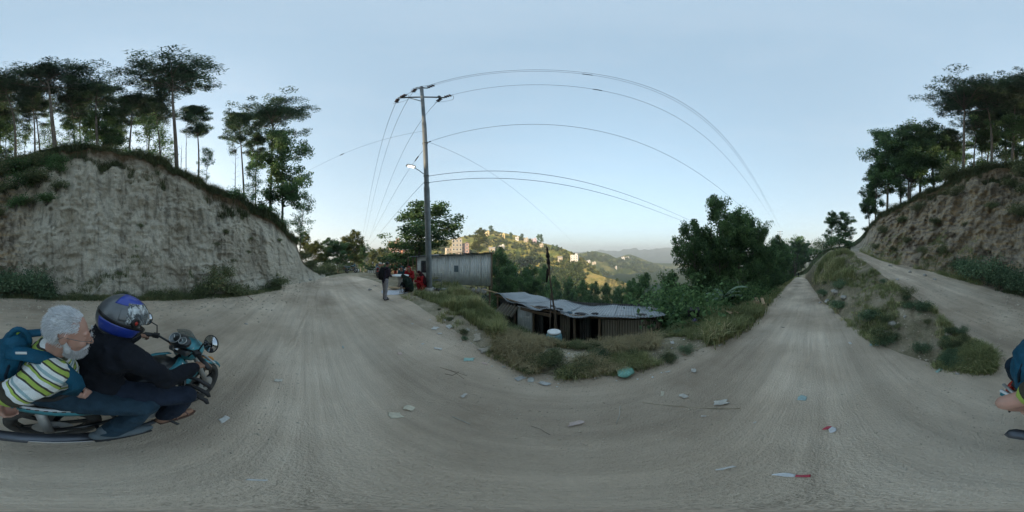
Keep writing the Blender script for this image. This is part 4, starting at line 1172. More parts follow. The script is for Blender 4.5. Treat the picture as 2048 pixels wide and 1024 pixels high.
# ---------------------------------------------------------------- tin hut
HL = pol(834, 11.8, -0.02); HR = pol(983, 11.0, -0.20)
hx = V(HR.x - HL.x, HR.y - HL.y, 0); HLEN = hx.length; hx.normalize()
hn = V(-hx.y, hx.x, 0)                                    # away from the road
if hn.dot(pol(900, 1)) < 0: hn = -hn
hut = empty('tin_hut', HL)
tag(hut, 'silver corrugated tin hut standing behind the utility pole', 'hut')
hut_z0, hut_z1 = -0.18, 2.05
NP = 7
for k in range(NP):
    w = HLEN / NP
    zb = -0.02 - 0.16 * k / NP
    zt = 1.80 + 0.27 * (k + 0.5) / NP
    m = corr_mesh(w + 0.03, zt - zb, 0.135, 0.02)
    o = m.build('wall_sheet', M_TIN, hut, True); thick(o)
    o.matrix_local = frame_mat(hx * (k * w) - hn * (0.012 * (k % 2)) + V(0, 0, zb), hx)
# side walls and back wall
for base, dirv, L, nm in ((V(0, 0, 0), hn, 3.0, 'side'), (hx * HLEN, hn, 3.0, 'side'), (hn * 3.0, hx, HLEN, 'back')):
    cnt = int(round(L / 0.75))
    for k in range(cnt):
        w = L / cnt
        if nm == 'side' and base.length < 0.1 and k == 1: continue       # doorway in the left gable
        o = corr_mesh(w + 0.02, 1.95 if base.length < 0.1 else 2.15, 0.135, 0.02).build('wall_sheet', M_TIN, hut, True); thick(o)
        o.matrix_local = frame_mat(base + dirv * (k * w + 0.02) + V(0, 0, -0.15), dirv)
# roof sheets, laid front to back, with a small overhang
for k in range(NP + 1):
    w = (HLEN + 0.75) / (NP + 1)
    rm = corr_mesh(w + 0.05, 3.6, 0.135, 0.02)
    o = rm.build('roof_sheet', M_TINR, hut, True); thick(o)
    slope = V(hn.x, hn.y, -0.02).normalized()
    up = hx.cross(slope)
    M = Matrix((hx, -up if up.z < 0 else up, slope)).transposed()
    M = Matrix((hx, slope.cross(hx), slope)).transposed().to_4x4()
    x0 = -0.55 + k * w
    M.translation = hx * x0 - hn * 0.3 + V(0, 0, 1.84 + 0.27 * (x0 + w / 2) / HLEN + 0.012 * (k % 2) + (0.02 if k in (2, 5) else 0))
    o.matrix_local = M
for px_, yy, ln in ((860, 0.4, 0.9), (845, 1.2, 0.7), (905, 0.2, 0.8)):
    rs = MB(); t0 = (px_ - 834) / 149 * HLEN
    rs.beam(hx * t0 + hn * yy + V(0, 0, 1.93 + 0.27 * t0 / HLEN), hx * (t0 + ln) + hn * (yy + 0.15) + V(0, 0, 1.95 + 0.27 * (t0 + ln) / HLEN), 0.12, 0.035)
    o = rs.build('roof_batten', M_WOODPALE); o.location = HL
    tag(o, {860: 'pale board lying on the hut roof right of the pole', 845: 'pale board lying on the hut roof left of the pole', 905: 'pale board lying near the middle of the hut roof'}[px_], 'board', 'boards lying on the hut roof')
for t0, dz in ((-0.02, 0), (HLEN + 0.02, 0)):
    MB().beam(hx * t0 - hn * 0.05 + V(0, 0, -0.4), hx * t0 - hn * 0.05 + V(0, 0, 1.80 + (0.25 if t0 > 1 else 0)), 0.07, 0.07).build('corner_post', M_WOOD, hut)
for t0 in (0.4, 0.8):
    MB().beam(hx * -t0 + hn * 0.2 + V(0, 0, -0.1), hx * -t0 + hn * 0.2 + V(0, 0, 1.80), 0.06, 0.06).build('porch_post', M_WOOD, hut)
# barred window beside the pole, small hatch further right
def tpx(px):                                              # wall coordinate under azimuth px
    a = az_of(px); d = V(math.sin(a), math.cos(a), 0)
    den = d.x * hx.y - d.y * hx.x
    return (HL.x * -1 * d.y + HL.y * d.x) / -den * 1.0 if abs(den) > 1e-6 else 0
def tpx(px):
    d = pol(px, 1.0); A = Matrix(((hx.x, -d.x), (hx.y, -d.y)))
    s = A.inverted() @ Vector((-HL.x, -HL.y)); return s[0], s[1]
t0, d0 = tpx(843); t1, d1 = tpx(860)
wz0, wz1 = zat(544, d0), zat(521, d0)
win = MB().box(hx * (t0 + t1) / 2 - hn * 0.02 + V(0, 0, (wz0 + wz1) / 2), (t1 - t0, 0.02, wz1 - wz0), frame_mat(V(0, 0, 0), hx).to_3x3()).build('window', M_GLASSD, hut)
fr = MB()
R3 = frame_mat(V(0, 0, 0), hx).to_3x3()
for a_, b_ in (((t0, wz0), (t1, wz0)), ((t0, wz1), (t1, wz1)), ((t0, wz0), (t0, wz1)), ((t1, wz0), (t1, wz1))):
    fr.beam(hx * a_[0] - hn * 0.04 + V(0, 0, a_[1]), hx * b_[0] - hn * 0.04 + V(0, 0, b_[1]), 0.04, 0.04)
fr.build('window_frame', M_STEEL, win)
for k in range(1, 5):
    tt_ = t0 + (t1 - t0) * k / 5
    MB().tube([hx * tt_ - hn * 0.05 + V(0, 0, wz0), hx * tt_ - hn * 0.05 + V(0, 0, wz1)], 0.008, 6).build('window_bar', M_STEEL, win)
t0, d0 = tpx(908.5); t1, d1 = tpx(916.5)
wz0, wz1 = zat(543, d0), zat(530.5, d0)
hatch = MB().box(hx * (t0 + t1) / 2 - hn * 0.03 + V(0, 0, (wz0 + wz1) / 2), (t1 - t0, 0.025, wz1 - wz0), R3).build('hatch', simple('hatch_blue', (0.14, 0.20, 0.24), 0.5, 0.3, 6), hut)
# stone footing under the overhanging right-hand end
rng = np.random.default_rng(3)
def stone_mesh(seed, sx=1, sy=1, sz=0.7, sub=2):
    rng = np.random.default_rng(seed); m = MB().ell((0, 0, 0), (0.5 * sx, 0.5 * sy, 0.5 * sz), None, 12, 8)
    v = np.array(m.v); n = fbm(v * 2.2 + seed * 3.1, seed, 3) * 0.28
    q = np.round(v * 4) / 4
    v = v * 0.75 + q * 0.25
    m.v = [tuple(x) for x in v * (1 + n)[:, None]]
    return m
STM = [stone_mesh(s, 1, 0.8, 0.6).mesh('stone', False) for s in (1, 2, 3, 4)]
for me in STM: me.materials.append(M_STONE)
for k in range(9):
    tt_ = HLEN * (0.35 + 0.62 * k / 9)
    o = link('foundation_stone', STM[k % 4], None, hut); o.location = hx * tt_ + hn * 0.05 + V(0, 0, -0.42 - 0.1 * rng.random())
    s = rng.uniform(0.35, 0.6); o.scale = (s, s, s); o.rotation_euler = rng.random(3) * 3
for t0 in (HLEN * 0.62, HLEN * 0.98):
    MB().beam(hx * t0 + hn * 0.3 + V(0, 0, -2.6), hx * t0 + hn * 0.3 + V(0, 0, -0.2), 0.12, 0.12).build('stilt', M_WOOD, hut)
# ---------------------------------------------------------------- tin shack below the road
FL, FR, BL, BR = V(-0.72, 6.36, 0.30), V(3.62, 2.72, 0.12), V(0.63, 7.88, 0.02), V(4.92, 4.22, -0.12)
sx_ = (FR - FL); SL = V(sx_.x, sx_.y, 0).length
sdir = V(sx_.x, sx_.y, 0).normalized(); sn = V(-sdir.y, sdir.x, 0)
if sn.dot(V(1, 1, 0)) < 0: sn = -sn
FLOORZ = -1.85
shack = empty('tin_shack', (0, 0, 0))
tag(shack, 'low dark shack with rumpled tin roof below the road edge', 'shack')
def roof_pt(s, w):
    f = FL.lerp(FR, s); b = BL.lerp(BR, s); p = f.lerp(b, w)
    sag = -0.10 * math.sin(math.pi * s) - 0.03 * math.sin(math.pi * w)
    rum = 0.10 * max(0.0, 1 - s) ** 1.5 * math.sin(s * 31 + w * 3.0) * (1 - 0.6 * w) + 0.03 * math.sin(s * 17 + 1.3)
    return V(p.x, p.y, p.z + sag + rum)
NS = 8
for k in range(NS):
    s0, s1 = k / NS - 0.008, (k + 1) / NS + 0.012
    m = MB(); nseg = 40; nr = 6
    dz = 0.018 * (k % 2)
    rag = (rng.uniform(-0.09, 0.06) if k < 5 else 0.0)
    pitch = 0.085
    for j in range(nr + 1):
        w = -0.04 + rag * (1 - j / nr) * 1.0 + (1.06 - rag * 0) * j / nr
        for i in range(nseg + 1):
            s = s0 + (s1 - s0) * i / nseg
            p = roof_pt(s, w); p.z += dz + 0.03 * float(fbm(np.array([s * 14, w * 3.0, k * 1.0]), 88, 2)) + 0.012 * math.sin(2 * math.pi * s * SL / pitch)
            m.v.append(tuple(p))
    n = nseg + 1
    for j in range(nr):
        for i in range(nseg):
            m.f.append((j * n + i, j * n + i + 1, (j + 1) * n + i + 1, (j + 1) * n + i))
    thick(m.build('roof_sheet', M_TINR, shack, True))
def wall_sheet(s0, s1, off, zt, zb, mat, nm='wall_sheet'):
    a = FL.lerp(FR, s0); L = (s1 - s0) * SL
    o = corr_mesh(L, zt - zb, 0.075, 0.011).build(nm, mat, shack, True); thick(o)
    o.matrix_local = frame_mat(V(a.x, a.y, 0) + sn * off + V(0, 0, zb), sdir)
for k in range(4):
    s0 = 0.70 + 0.3 * k / 4
    wall_sheet(s0, s0 + 0.076, 0.16 + 0.012 * (k % 2), roof_pt(s0, 0.1).z + 0.02, FLOORZ, M_TINOLD)
wall_sheet(0.185, 0.30, 0.18, 0.02, FLOORZ, M_TIN)
wall_sheet(0.02, 0.10, 0.25, 0.12, FLOORZ, M_TINDARK)
wall_sheet(0.30, 0.36, 0.30, 0.05, FLOORZ, M_TINDARK); wall_sheet(0.46, 0.52, 0.35, 0.0, FLOORZ, M_TINOLD); wall_sheet(0.57, 0.63, 0.45, 0.0, FLOORZ, M_TINDARK)
for k in range(8):                                        # back wall
    a = BL.lerp(BR, k / 8); o = corr_mesh(SL / 8 + 0.02, 1.95 - 0.15, 0.075, 0.011).build('wall_sheet', M_TINDARK, shack, True); thick(o)
    o.matrix_local = frame_mat(V(a.x, a.y, FLOORZ) - sn * 0.12, sdir)
for c0 in (FL, FR):
    for k in range(3):
        o = corr_mesh(0.62, 1.85, 0.075, 0.011).build('wall_sheet', M_TINDARK if c0 is FL else M_TINOLD, shack, True); thick(o)
        o.matrix_local = frame_mat(V(c0.x, c0.y, FLOORZ) + sn * (0.17 + 0.6 * k) + (sdir * 0.06 if c0 is FL else -sdir * 0.06), sn)
MB().box((FL + BR) / 2 * 1.0 - V(0, 0, (FL.z + BR.z) / 2) + V(0, 0, FLOORZ - 0.04), (SL, 1.9, 0.08), frame_mat(V(0, 0, 0), sdir).to_3x3()).build('floor', M_DARKWOOD, shack)
for s in (0.02, 0.17, 0.31, 0.45, 0.56, 0.69, 0.985):
    a = FL.lerp(FR, s)
    MB().tube([V(a.x, a.y, FLOORZ) + sn * 0.14, V(a.x, a.y, roof_pt(s, 0.08).z - 0.01) + sn * 0.12], [0.05, 0.04], 7).build('post', M_WOOD, shack, True)
MB().tube([roof_pt(s, 0.05) - V(0, 0, 0.06) for s in (0.0, 0.25, 0.5, 0.75, 1.0)], 0.04, 7).build('eave_pole', M_WOOD, shack, True)
MB().tube([FL + V(-0.45, 0.25, 0.16), FL + V(0.25, -0.05, 0.05)], 0.03, 6).build('roof_pole', M_WOODPALE, shack, True)
# little slatted awning at the left end
aw = empty('awning', (0, 0, 0), 0, shack)
a0 = FL.lerp(FR, 0.10) - sn * 0.05; a1 = FL.lerp(FR, 0.24) - sn * 0.05
for k in range(6):
    s = 0.10 + 0.14 * k / 6; p = FL.lerp(FR, s)
    MB().beam(V(p.x, p.y, 0.06) - sn * 0.02, V(p.x, p.y, -0.20) - sn * 0.42, 0.085, 0.02, (sdir.x, sdir.y, 0.3)).build('slat', M_TINOLD, aw)
pl = MB().beam(FL.lerp(FR, 0.24) - sn * 0.05 + V(0, 0, -0.22), FL.lerp(FR, 0.44) - sn * 0.05 + V(0, 0, -0.24), 0.03, 0.10).build('plank', M_WOOD, shack)
# things weighing down the roof
roof_things = [(0.34, 0.10, 0.36, 0.13, 0.5, 'dark flat stone on the shack roof right of the flag pole'), (0.375, 0.05, 0.30, 0.16, 0.7, 'dark stone second right of the flag pole on the shack roof'), (0.41, 0.16, 0.26, 0.10, 0.2, 'small dark slab on the middle of the shack roof'), (0.46, 0.06, 0.34, 0.12, 0.4, 'long dark slab near the front eave of the shack'),
               (0.52, 0.10, 0.2, 0.12, 0.3, 'small blue-grey stone on the shack roof'), (0.565, 0.14, 0.22, 0.14, 0.9, 'dark round stone right of the middle of the shack roof'), (0.60, 0.08, 0.40, 0.14, 0.2, 'longest dark slab on the shack roof eave'), (0.66, 0.09, 0.22, 0.12, 0.5, 'dark lump right of the longest slab on the shack roof'), (0.90, 0.12, 0.32, 0.13, 0.1, 'lone dark stone at the right end of the shack roof')]
for k, (s, w, sz, wd, rz, lb) in enumerate(roof_things):
    p = roof_pt(s, w + 0.04)
    o = link('roof_stone', STM[k % 4].copy(), None); o.data.materials.clear(); o.data.materials.append(M_DSTONE if k != 4 else simple('blue_grey_stone', (0.10, 0.16, 0.2), 0.8))
    o.location = p + V(0, 0, 0.03); o.scale = (sz, wd * 1.1, 0.13); o.rotation_euler = (0, 0, math.atan2(sdir.y, sdir.x) + rz - 0.4)
    tag(o, lb, 'stone', 'stones weighing down the shack roof')
# ---------------------------------------------------------------- barrel, flag pole
br = empty('water_barrel', pol(1108, 3.95, -1.05)); tag(br, 'blue-green plastic water barrel with pale lid in front of the shack', 'barrel')
MB().lathe([(0.15, 0), (0.19, 0.04), (0.2, 0.2), (0.205, 0.23), (0.2, 0.26), (0.2, 0.62), (0.205, 0.65), (0.2, 0.68), (0.19, 0.82), (0.165, 0.88)], n=24).build('body', M_BLUEPL, br, True)
MB().lathe([(0.14, 0.88), (0.165, 0.885), (0.165, 0.93), (0.13, 0.94)], n=24).build('lid', M_WHITEPL, br, True)
fp = empty('flag_pole', pol(1121, 4.25, -1.3)); tag(fp, 'thin leaning bamboo pole with a wrapped dark flag beside the barrel', 'flag pole')
fb = pol(1121, 4.25, -1.3); ft = at(1093, 487, 4.6)
pts = [V(0, 0, -0.1)] + [(ft - fb) * t + V(0.02 * math.sin(t * 5), 0.02 * math.cos(t * 4), 0) for t in (0.25, 0.5, 0.75, 1.0)]
MB().tube(pts, [0.032, 0.03, 0.024, 0.018, 0.01], 8).build('pole', M_BAMBOO, fp, True)
d_ = (ft - fb)
fl = MB(); secs = []
for i in range(12):
    t = i / 11; c = d_ * (0.97 - 0.20 * t); rr = 0.018 + 0.035 * math.sin(math.pi * min(1, t * 1.1)) * (0.6 + 0.4 * math.sin(i * 2.1))
    secs.append([c + V(math.cos(a) * rr * 1.3, math.sin(a) * rr, -0.01 * math.sin(3 * a)) for a in np.linspace(0, 2 * math.pi, 9)[:-1]])
fl.loft(secs); fl.build('flag', M_DCLOTH, fp, True)
st = MB()
for i in range(8):
    t = i / 7
    c = d_ * 0.80 + V(-0.03 - 0.05 * t, -0.02, -0.38 * t)
    w = 0.045 * (1 - 0.5 * t)
    st.v += [tuple(c + V(-w, 0.01 * math.sin(i), 0)), tuple(c + V(w, -0.01, 0))]
    if i: o_ = 2 * i; st.f.append((o_ - 2, o_ - 1, o_ + 1, o_))
thick(st.build('flag_tail', M_DCLOTH, fp, True), 0.006)
# second shorter stick in front of the shack
sk = MB().tube([pol(1098, 4.5, -1.3), at(1102, 585, 4.7)], [0.02, 0.012], 6).build('bamboo_stick', M_BAMBOO, None, True); tag(sk, 'short bamboo stick leaning just left of the flag pole', 'stick')
# ---------------------------------------------------------------- dark box, purple bag, planks
bx = empty('dark_box', pol(1387, 4.55, terr(1387, 4.55)), math.radians(-62)); tag(bx, 'black upright box standing on the verge right of the shack', 'box')
z_ = zat(619, 4.55) - terr(1387, 4.55)
MB().box((0, 0, z_ / 2), (0.33, 0.30, z_), None, 0.97).build('body', M_BLACK, bx, bevel=0.015)
MB().box((0, 0, z_ + 0.012), (0.34, 0.31, 0.024)).build('rim', M_BLACK, bx, bevel=0.006)
pb = stone_mesh(9, 1, 0.8, 0.7).build('purple_bag', simple('purple_plastic', (0.11, 0.08, 0.22), 0.4, 0.4, 9), None, True); pb.location = pol(1389, 4.25, terr(1389, 4.25) + 0.06); pb.scale = (0.22, 0.2, 0.22)
tag(pb, 'small purple bag lying in front of the dark box', 'bag')
def plank_pile(name, px, r, n, L, W, label, seed, rz):
    rng = np.random.default_rng(seed)
    e = empty(name, pol(px, r, terr(px, r) + 0.02), rz); tag(e, label, 'planks')
    for k in range(n):
        o = MB().box((0, 0, 0), (L * rng.uniform(0.6, 1.1), W, 0.03)).build('plank', M_WOODPALE, e)
        o.location = (rng.uniform(-0.2, 0.2), rng.uniform(-0.25, 0.25), 0.03 + 0.034 * k); o.rotation_euler = (rng.normal() * 0.04, rng.normal() * 0.04, rng.normal() * 0.25)
    return e
plank_pile('plank_pile', 1515, 6.8, 8, 1.0, 0.13, 'pile of pale planks on the verge below the creeper bush', 1, 0.3)
plank_pile('plank_pile', 1548, 15.5, 5, 1.6, 0.2, 'far plank pile beside the falling road', 2, 0.2)
plank_pile('stick_pile', 1453, 5.0, 6, 0.45, 0.035, 'few pale sticks crossed on the verge right of the dark box', 3, 0.9)

# ---------------------------------------------------------------- banana plant
M_BAN = simple('banana_leaf', (0.17, 0.26, 0.17), 0.5, 0.3, 4, bmp=0.2)
M_BANST = simple('banana_stem', (0.14, 0.17, 0.09), 0.7, 0.4, 6)
ban = empty('banana_plant', pol(1446, 6.9, terr(1446, 6.9))); tag(ban, 'banana plant with broad drooping pale leaves among creepers', 'banana plant')
MB().tube([(0, 0, -0.2), (0.02, 0, 0.5), (0, 0.03, 0.95)], [0.09, 0.08, 0.05], 10).build('stem', M_BANST, ban, True)
tang = V(math.cos(az_of(1446)), -math.sin(az_of(1446)), 0); inw = -pol(1446, 1)
for k, (s_, i_, up, L) in enumerate([(-1, 0.2, 0.35, 1.1), (-0.8, 0.7, 0.15, 1.0), (0.25, 0.1, 1.3, 1.15), (0.9, 0.2, 0.6, 1.0), (0.7, -0.5, 0.7, 1.1), (-0.3, -0.6, 0.9, 1.0), (-0.9, -0.1, 0.75, 0.9)]):
    d = (tang * s_ + inw * i_).normalized()
    m = MB(); side = d.cross(V(0, 0, 1)).normalized()
    for i in range(11):
        t = i / 10
        c = V(0, 0, 0.9) + d * (L * t * 0.95) + V(0, 0, up * L * (t - 0.95 * t * t * (1.15 - 0.35 * up)))
        w = 0.17 * math.sin(math.pi * min(1, 0.06 + t * 0.93)) ** 0.6 * (0.2 if i == 0 else 1)
        m.v += [tuple(c - side * w - V(0, 0, w * 0.35)), tuple(c), tuple(c + side * w - V(0, 0, w * 0.35))]
        if i:
            o_ = 3 * i; m.f += [(o_ - 3, o_ - 2, o_ + 1, o_), (o_ - 2, o_ - 1, o_ + 2, o_ + 1)]
    thick(m.build('leaf', M_BAN, ban, True), 0.004)

# ---------------------------------------------------------------- utility pole
PR = 8.2
pb_ = pol(859, PR, terr(859, PR) - 0.05); ptop = at(843, 176, PR)
ppole = empty('utility_pole', pb_); tag(ppole, 'tall grey steel utility pole with crossarm and lamp beside the tin hut', 'utility pole')
pd = ptop - pb_
def on_pole(py):                                          # point on the pole seen at height py
    zz = zat(py, PR); return pd * ((zz - pb_.z) / pd.z)
def on_pole_z(z): return pd * ((z - pb_.z) / pd.z)
MB().tube([V(0, 0, -0.3), pd * 0.02, pd * 0.35, pd * 0.36, pd * 0.68, pd * 0.69, pd], [0.16, 0.155, 0.15, 0.125, 0.12, 0.098, 0.095], 14).build('shaft', M_STEEL, ppole, True)
MB().tube([V(0, 0, -0.05), V(0, 0, 0.22)], [0.26, 0.22], 12).build('plinth', M_STONE, ppole, True)
tng = V(math.cos(az_of(848)), -math.sin(az_of(848)), 0)
c_arm = on_pole_z(13.95)
MB().beam(c_arm - tng * 1.25, c_arm + tng * 1.15, 0.09, 0.09).build('crossarm', M_STEEL, ppole)
MB().beam(c_arm - tng * 0.75, c_arm - tng * 0.05 - V(0, 0, 0.65), 0.05, 0.05).build('brace', M_STEEL, ppole)
MB().beam(pd - tng * 0.30, pd + tng * 0.35, 0.08, 0.08).build('top_bracket', M_STEEL, ppole)
line_e = pol(1592, 1.0); far_l = (pol(728, 48) - pb_); far_l.z = 0; far_l.normalize()
INS = {}
def insulator(nm, p, d):
    d = d.normalized(); m = MB()
    for k in range(3):
        m.lathe([(0.03, 0), (0.115, 0.03), (0.125, 0.07), (0.05, 0.10), (0.03, 0.13)], p + d * (0.10 + 0.13 * k), d, 12)
    m.tube([p, p + d * 0.55], 0.02, 6)
    m.build('insulator', M_PORC, ppole, True)
    INS[nm] = pb_ + p + d * 0.55
insulator('r0', pd + tng * 0.25, line_e + V(0, 0, 0.05)); insulator('r1', c_arm - tng * 1.15, line_e); insulator('r2', c_arm + tng * 1.05, line_e)
insulator('l0', pd - tng * 0.25, far_l - V(0, 0, 0.1)); insulator('l1', c_arm - tng * 1.2, far_l - V(0, 0, 0.1)); insulator('l2', c_arm + tng * 1.0, far_l - V(0, 0, 0.1))
for p in (c_arm - tng * 0.95, c_arm + tng * 0.85, pd + V(0, 0, 0.05)):
    MB().lathe([(0.03, 0), (0.09, 0.02), (0.095, 0.08), (0.05, 0.11), (0.07, 0.13), (0.06, 0.18)], p + V(0, 0, 0.04), (0, 0, 1), 12).build('pin_insulator', M_PORC, ppole, True)
for a_, b_, ub in (('r0', 'l0', 0.55), ('r1', 'l1', -0.5), ('r2', 'l2', -0.45)):
    A, B = INS[a_] - pb_, INS[b_] - pb_
    pts = [A.lerp(B, t) + V(0, 0, 4 * t * (1 - t) * ub) + tng * (0.25 * math.sin(t * 6)) for t in np.linspace(0, 1, 12)]
    MB().tube(pts, 0.012, 5).build('jumper_wire', M_WIRE, ppole, True)
# street lamp
pl0 = on_pole(352); lamp_arm_d = (-tng * 0.75 + V(0, 0, 0.55) - pol(848, 0.25))
MB().tube([pl0, pl0 + lamp_arm_d * 0.5 + V(0, 0, 0.03), pl0 + lamp_arm_d * 0.85], 0.022, 8).build('lamp_arm', M_STEEL, ppole, True)
lp = pl0 + lamp_arm_d
ld = V(lamp_arm_d.x, lamp_arm_d.y, 0.12).normalized()
Rl = frame_mat(V(0, 0, 0), ld).to_3x3()
lh = MB().box(lp, (0.50, 0.26, 0.10), Rl, 0.6).build('lamp_head', simple('lamp_housing', (0.55, 0.56, 0.56), 0.4, 0.2, 5), ppole, bevel=0.02)
m, nt, b = new_mat('lamp_glass'); b.inputs['Base Color'].default_value = (0.8, 0.8, 0.75, 1); b.inputs['Roughness'].default_value = 0.2
b.inputs['Emission Color'].default_value = (1, 0.93, 0.8, 1); b.inputs['Emission Strength'].default_value = 0.55
MB().box(lp - V(0, 0, 0.065), (0.34, 0.18, 0.04), Rl).build('lamp_glass', m, lh, bevel=0.01)
for py in (287, 352, 366):
    p = on_pole(py); MB().lathe([(0.145, -0.03), (0.15, 0), (0.145, 0.03)], p, pd, 14).build('clamp', M_STEEL, ppole, True)
def wire(A, B, sag, lb, rad=0.012, n=48, grp='overhead wires', splice=None):
    pts = [A.lerp(B, t) - V(0, 0, 4 * t * (1 - t) * sag) for t in np.linspace(0, 1, n)]
    e = MB().tube([q - A for q in pts], rad, 5).build('overhead_wire', M_WIRE, None, True); e.location = A
    tag(e, lb, 'wire', grp)
    if splice:
        q = pts[int(splice * n)] - A; q2 = pts[int(splice * n) + 1] - A; dd = (q2 - q).normalized()
        MB().tube([q - dd * 0.22, q + dd * 0.22], 0.035, 6).build('splice_sleeve', M_WIRE, e, True)
    return e
farR = pb_ + line_e * 62 - V(0, 0, 0); 
def right_end(A, dz): q = A + line_e * 62; q.z = A.z - dz; return q
wire(INS['r0'], right_end(INS['r0'], 2.6), 0.25, 'uppermost power line arching right from the pole top', splice=0.12)
wire(INS['r1'], right_end(INS['r1'], 2.2), 0.2, 'power line arching right just below the uppermost one')
wire(INS['r2'], right_end(INS['r2'], 1.6), 0.2, 'third power line arching right from the outer crossarm end', splice=0.11)
fpb = pol(728, 48, terr(728, 48)); fpz = zat(481, 48)
for k, (nm, off) in enumerate((('l0', 0.0), ('l1', -0.9), ('l2', 0.9))):
    tg2 = V(math.cos(az_of(728)), -math.sin(az_of(728)), 0)
    wire(INS[nm], V(fpb.x, fpb.y, fpz - (0 if k == 0 else 1.2)) + tg2 * off, 0.6, ['middle power line running left to the far pole', 'outer left power line running to the far pole', 'inner power line running left to the far pole'][k])
A4 = pb_ + on_pole(287) + line_e * 0.15
wire(A4, A4 + line_e * 60 - V(0, 0, 1.0), 0.5, 'single lower wire arching right from a grey clamp', 0.010, splice=0.02)
d2 = pol(1492, 1.0)
A5 = pb_ + on_pole(353) + d2 * 0.15; A6 = pb_ + on_pole(366) + d2 * 0.15
wire(A5, at(1398, 448, 26), 0.25, 'upper of two service wires running to the roadside trees', 0.013)
wire(A6, at(1392, 452, 25), 0.25, 'lower of two service wires running to the roadside trees', 0.013)
A7 = pb_ + on_pole(282)
wire(A7, at(1170, 503, 120), 0.8, 'thin wire dropping right into the valley behind the flag', 0.008)
wire(pb_ + on_pole(262), at(610, 345, 17), 0.15, 'faint wire running left to the tree at the cliff nose', 0.007, splice=0.5)
wire(pb_ + on_pole(300) - tng * 0.1, V(fpb.x, fpb.y, fpz - 2.0), 0.5, 'thin lower wire running left to the far pole', 0.009, splice=0.03)
wire(pb_ + on_pole(360), V(fpb.x, fpb.y, fpz - 2.8), 0.4, 'lowest service wire running left to the far pole', 0.010)
# far poles
def far_pole(px, r, topy, label, arms=True):
    z = terr(px, r); hh = zat(topy, r) - z
    e = empty('utility_pole', pol(px, r, z)); tag(e, label, 'utility pole', 'distant poles along the village road')
    MB().tube([(0, 0, -0.3), (0, 0, hh)], [0.16, 0.09], 8).build('shaft', M_STONE, e, True)
    if arms:
        tg2 = V(math.cos(az_of(px)), -math.sin(az_of(px)), 0)
        for dz in (0.25, 1.2):
            MB().beam(tg2 * -1.0 + V(0, 0, hh - dz), tg2 * 1.0 + V(0, 0, hh - dz), 0.1, 0.1).build('crossarm', M_WIRE, e)
            for o_ in (-0.9, 0.9):
                MB().lathe([(0.04, 0), (0.10, 0.06), (0.05, 0.2)], tg2 * o_ + V(0, 0, hh - dz + 0.05), (0, 0, 1), 8).build('insulator', M_PORC, e, True)
far_pole(728, 48, 480, 'far pale utility pole with crossarms beyond the road bend')
far_pole(722, 40, 508, 'short pale post left beside the far utility pole', False)
far_pole(1560, 62, 462, 'distant utility pole hidden among trees by the falling road')
# ================================================================== BODIES
class Body:
    """overlapping tapered limbs and ellipsoids, fused into one continuous skin"""
    def __init__(self): self.m = MB()
    def limb(self, pts, rads, n=12):
        pts = [Vector(p) for p in pts]
        self.m.tube(pts, rads, n)
        for p, r in zip(pts, rads): self.m.ell(p, r * 0.99, None, n, 8)
        return self
    def ell(self, c, r, rot=None): self.m.ell(c, r, rot, 18, 12); return self
    def build(self, name, mat, parent, voxel=0.008, smooth=4, attr_fn=None, disp=None):
        me = self.m.mesh(name)
        tmp = bpy.data.objects.new('tmp', me); COL.objects.link(tmp)
        r = tmp.modifiers.new('r', 'REMESH'); r.mode = 'VOXEL'; r.voxel_size = voxel; r.use_smooth_shade = True
        if smooth:
            s = tmp.modifiers.new('s', 'SMOOTH'); s.iterations = smooth; s.factor = 0.5
        dg = bpy.context.evaluated_depsgraph_get(); dg.update()
        out = bpy.data.meshes.new_from_object(tmp.evaluated_get(dg))
        bpy.data.objects.remove(tmp); bpy.data.meshes.remove(me)
        out.name = name
        n = len(out.vertices)
        co = np.empty(n * 3, np.float32); out.vertices.foreach_get('co', co); co = co.reshape(-1, 3)
        if disp is not None:
            no = np.empty(n * 3, np.float32); out.vertices.foreach_get('normal', no); no = no.reshape(-1, 3)
            co = co + no * disp(co)[:, None]
            out.vertices.foreach_set('co', co.astype(np.float32).ravel())
        if attr_fn is not None:
            a = out.attributes.new('stripe', 'FLOAT', 'POINT'); a.data.foreach_set('value', attr_fn(co).astype(np.float32))
        out.polygons.foreach_set('use_smooth', [True] * len(out.polygons))
        out.materials.clear()
        return link(name, out, mat, parent)
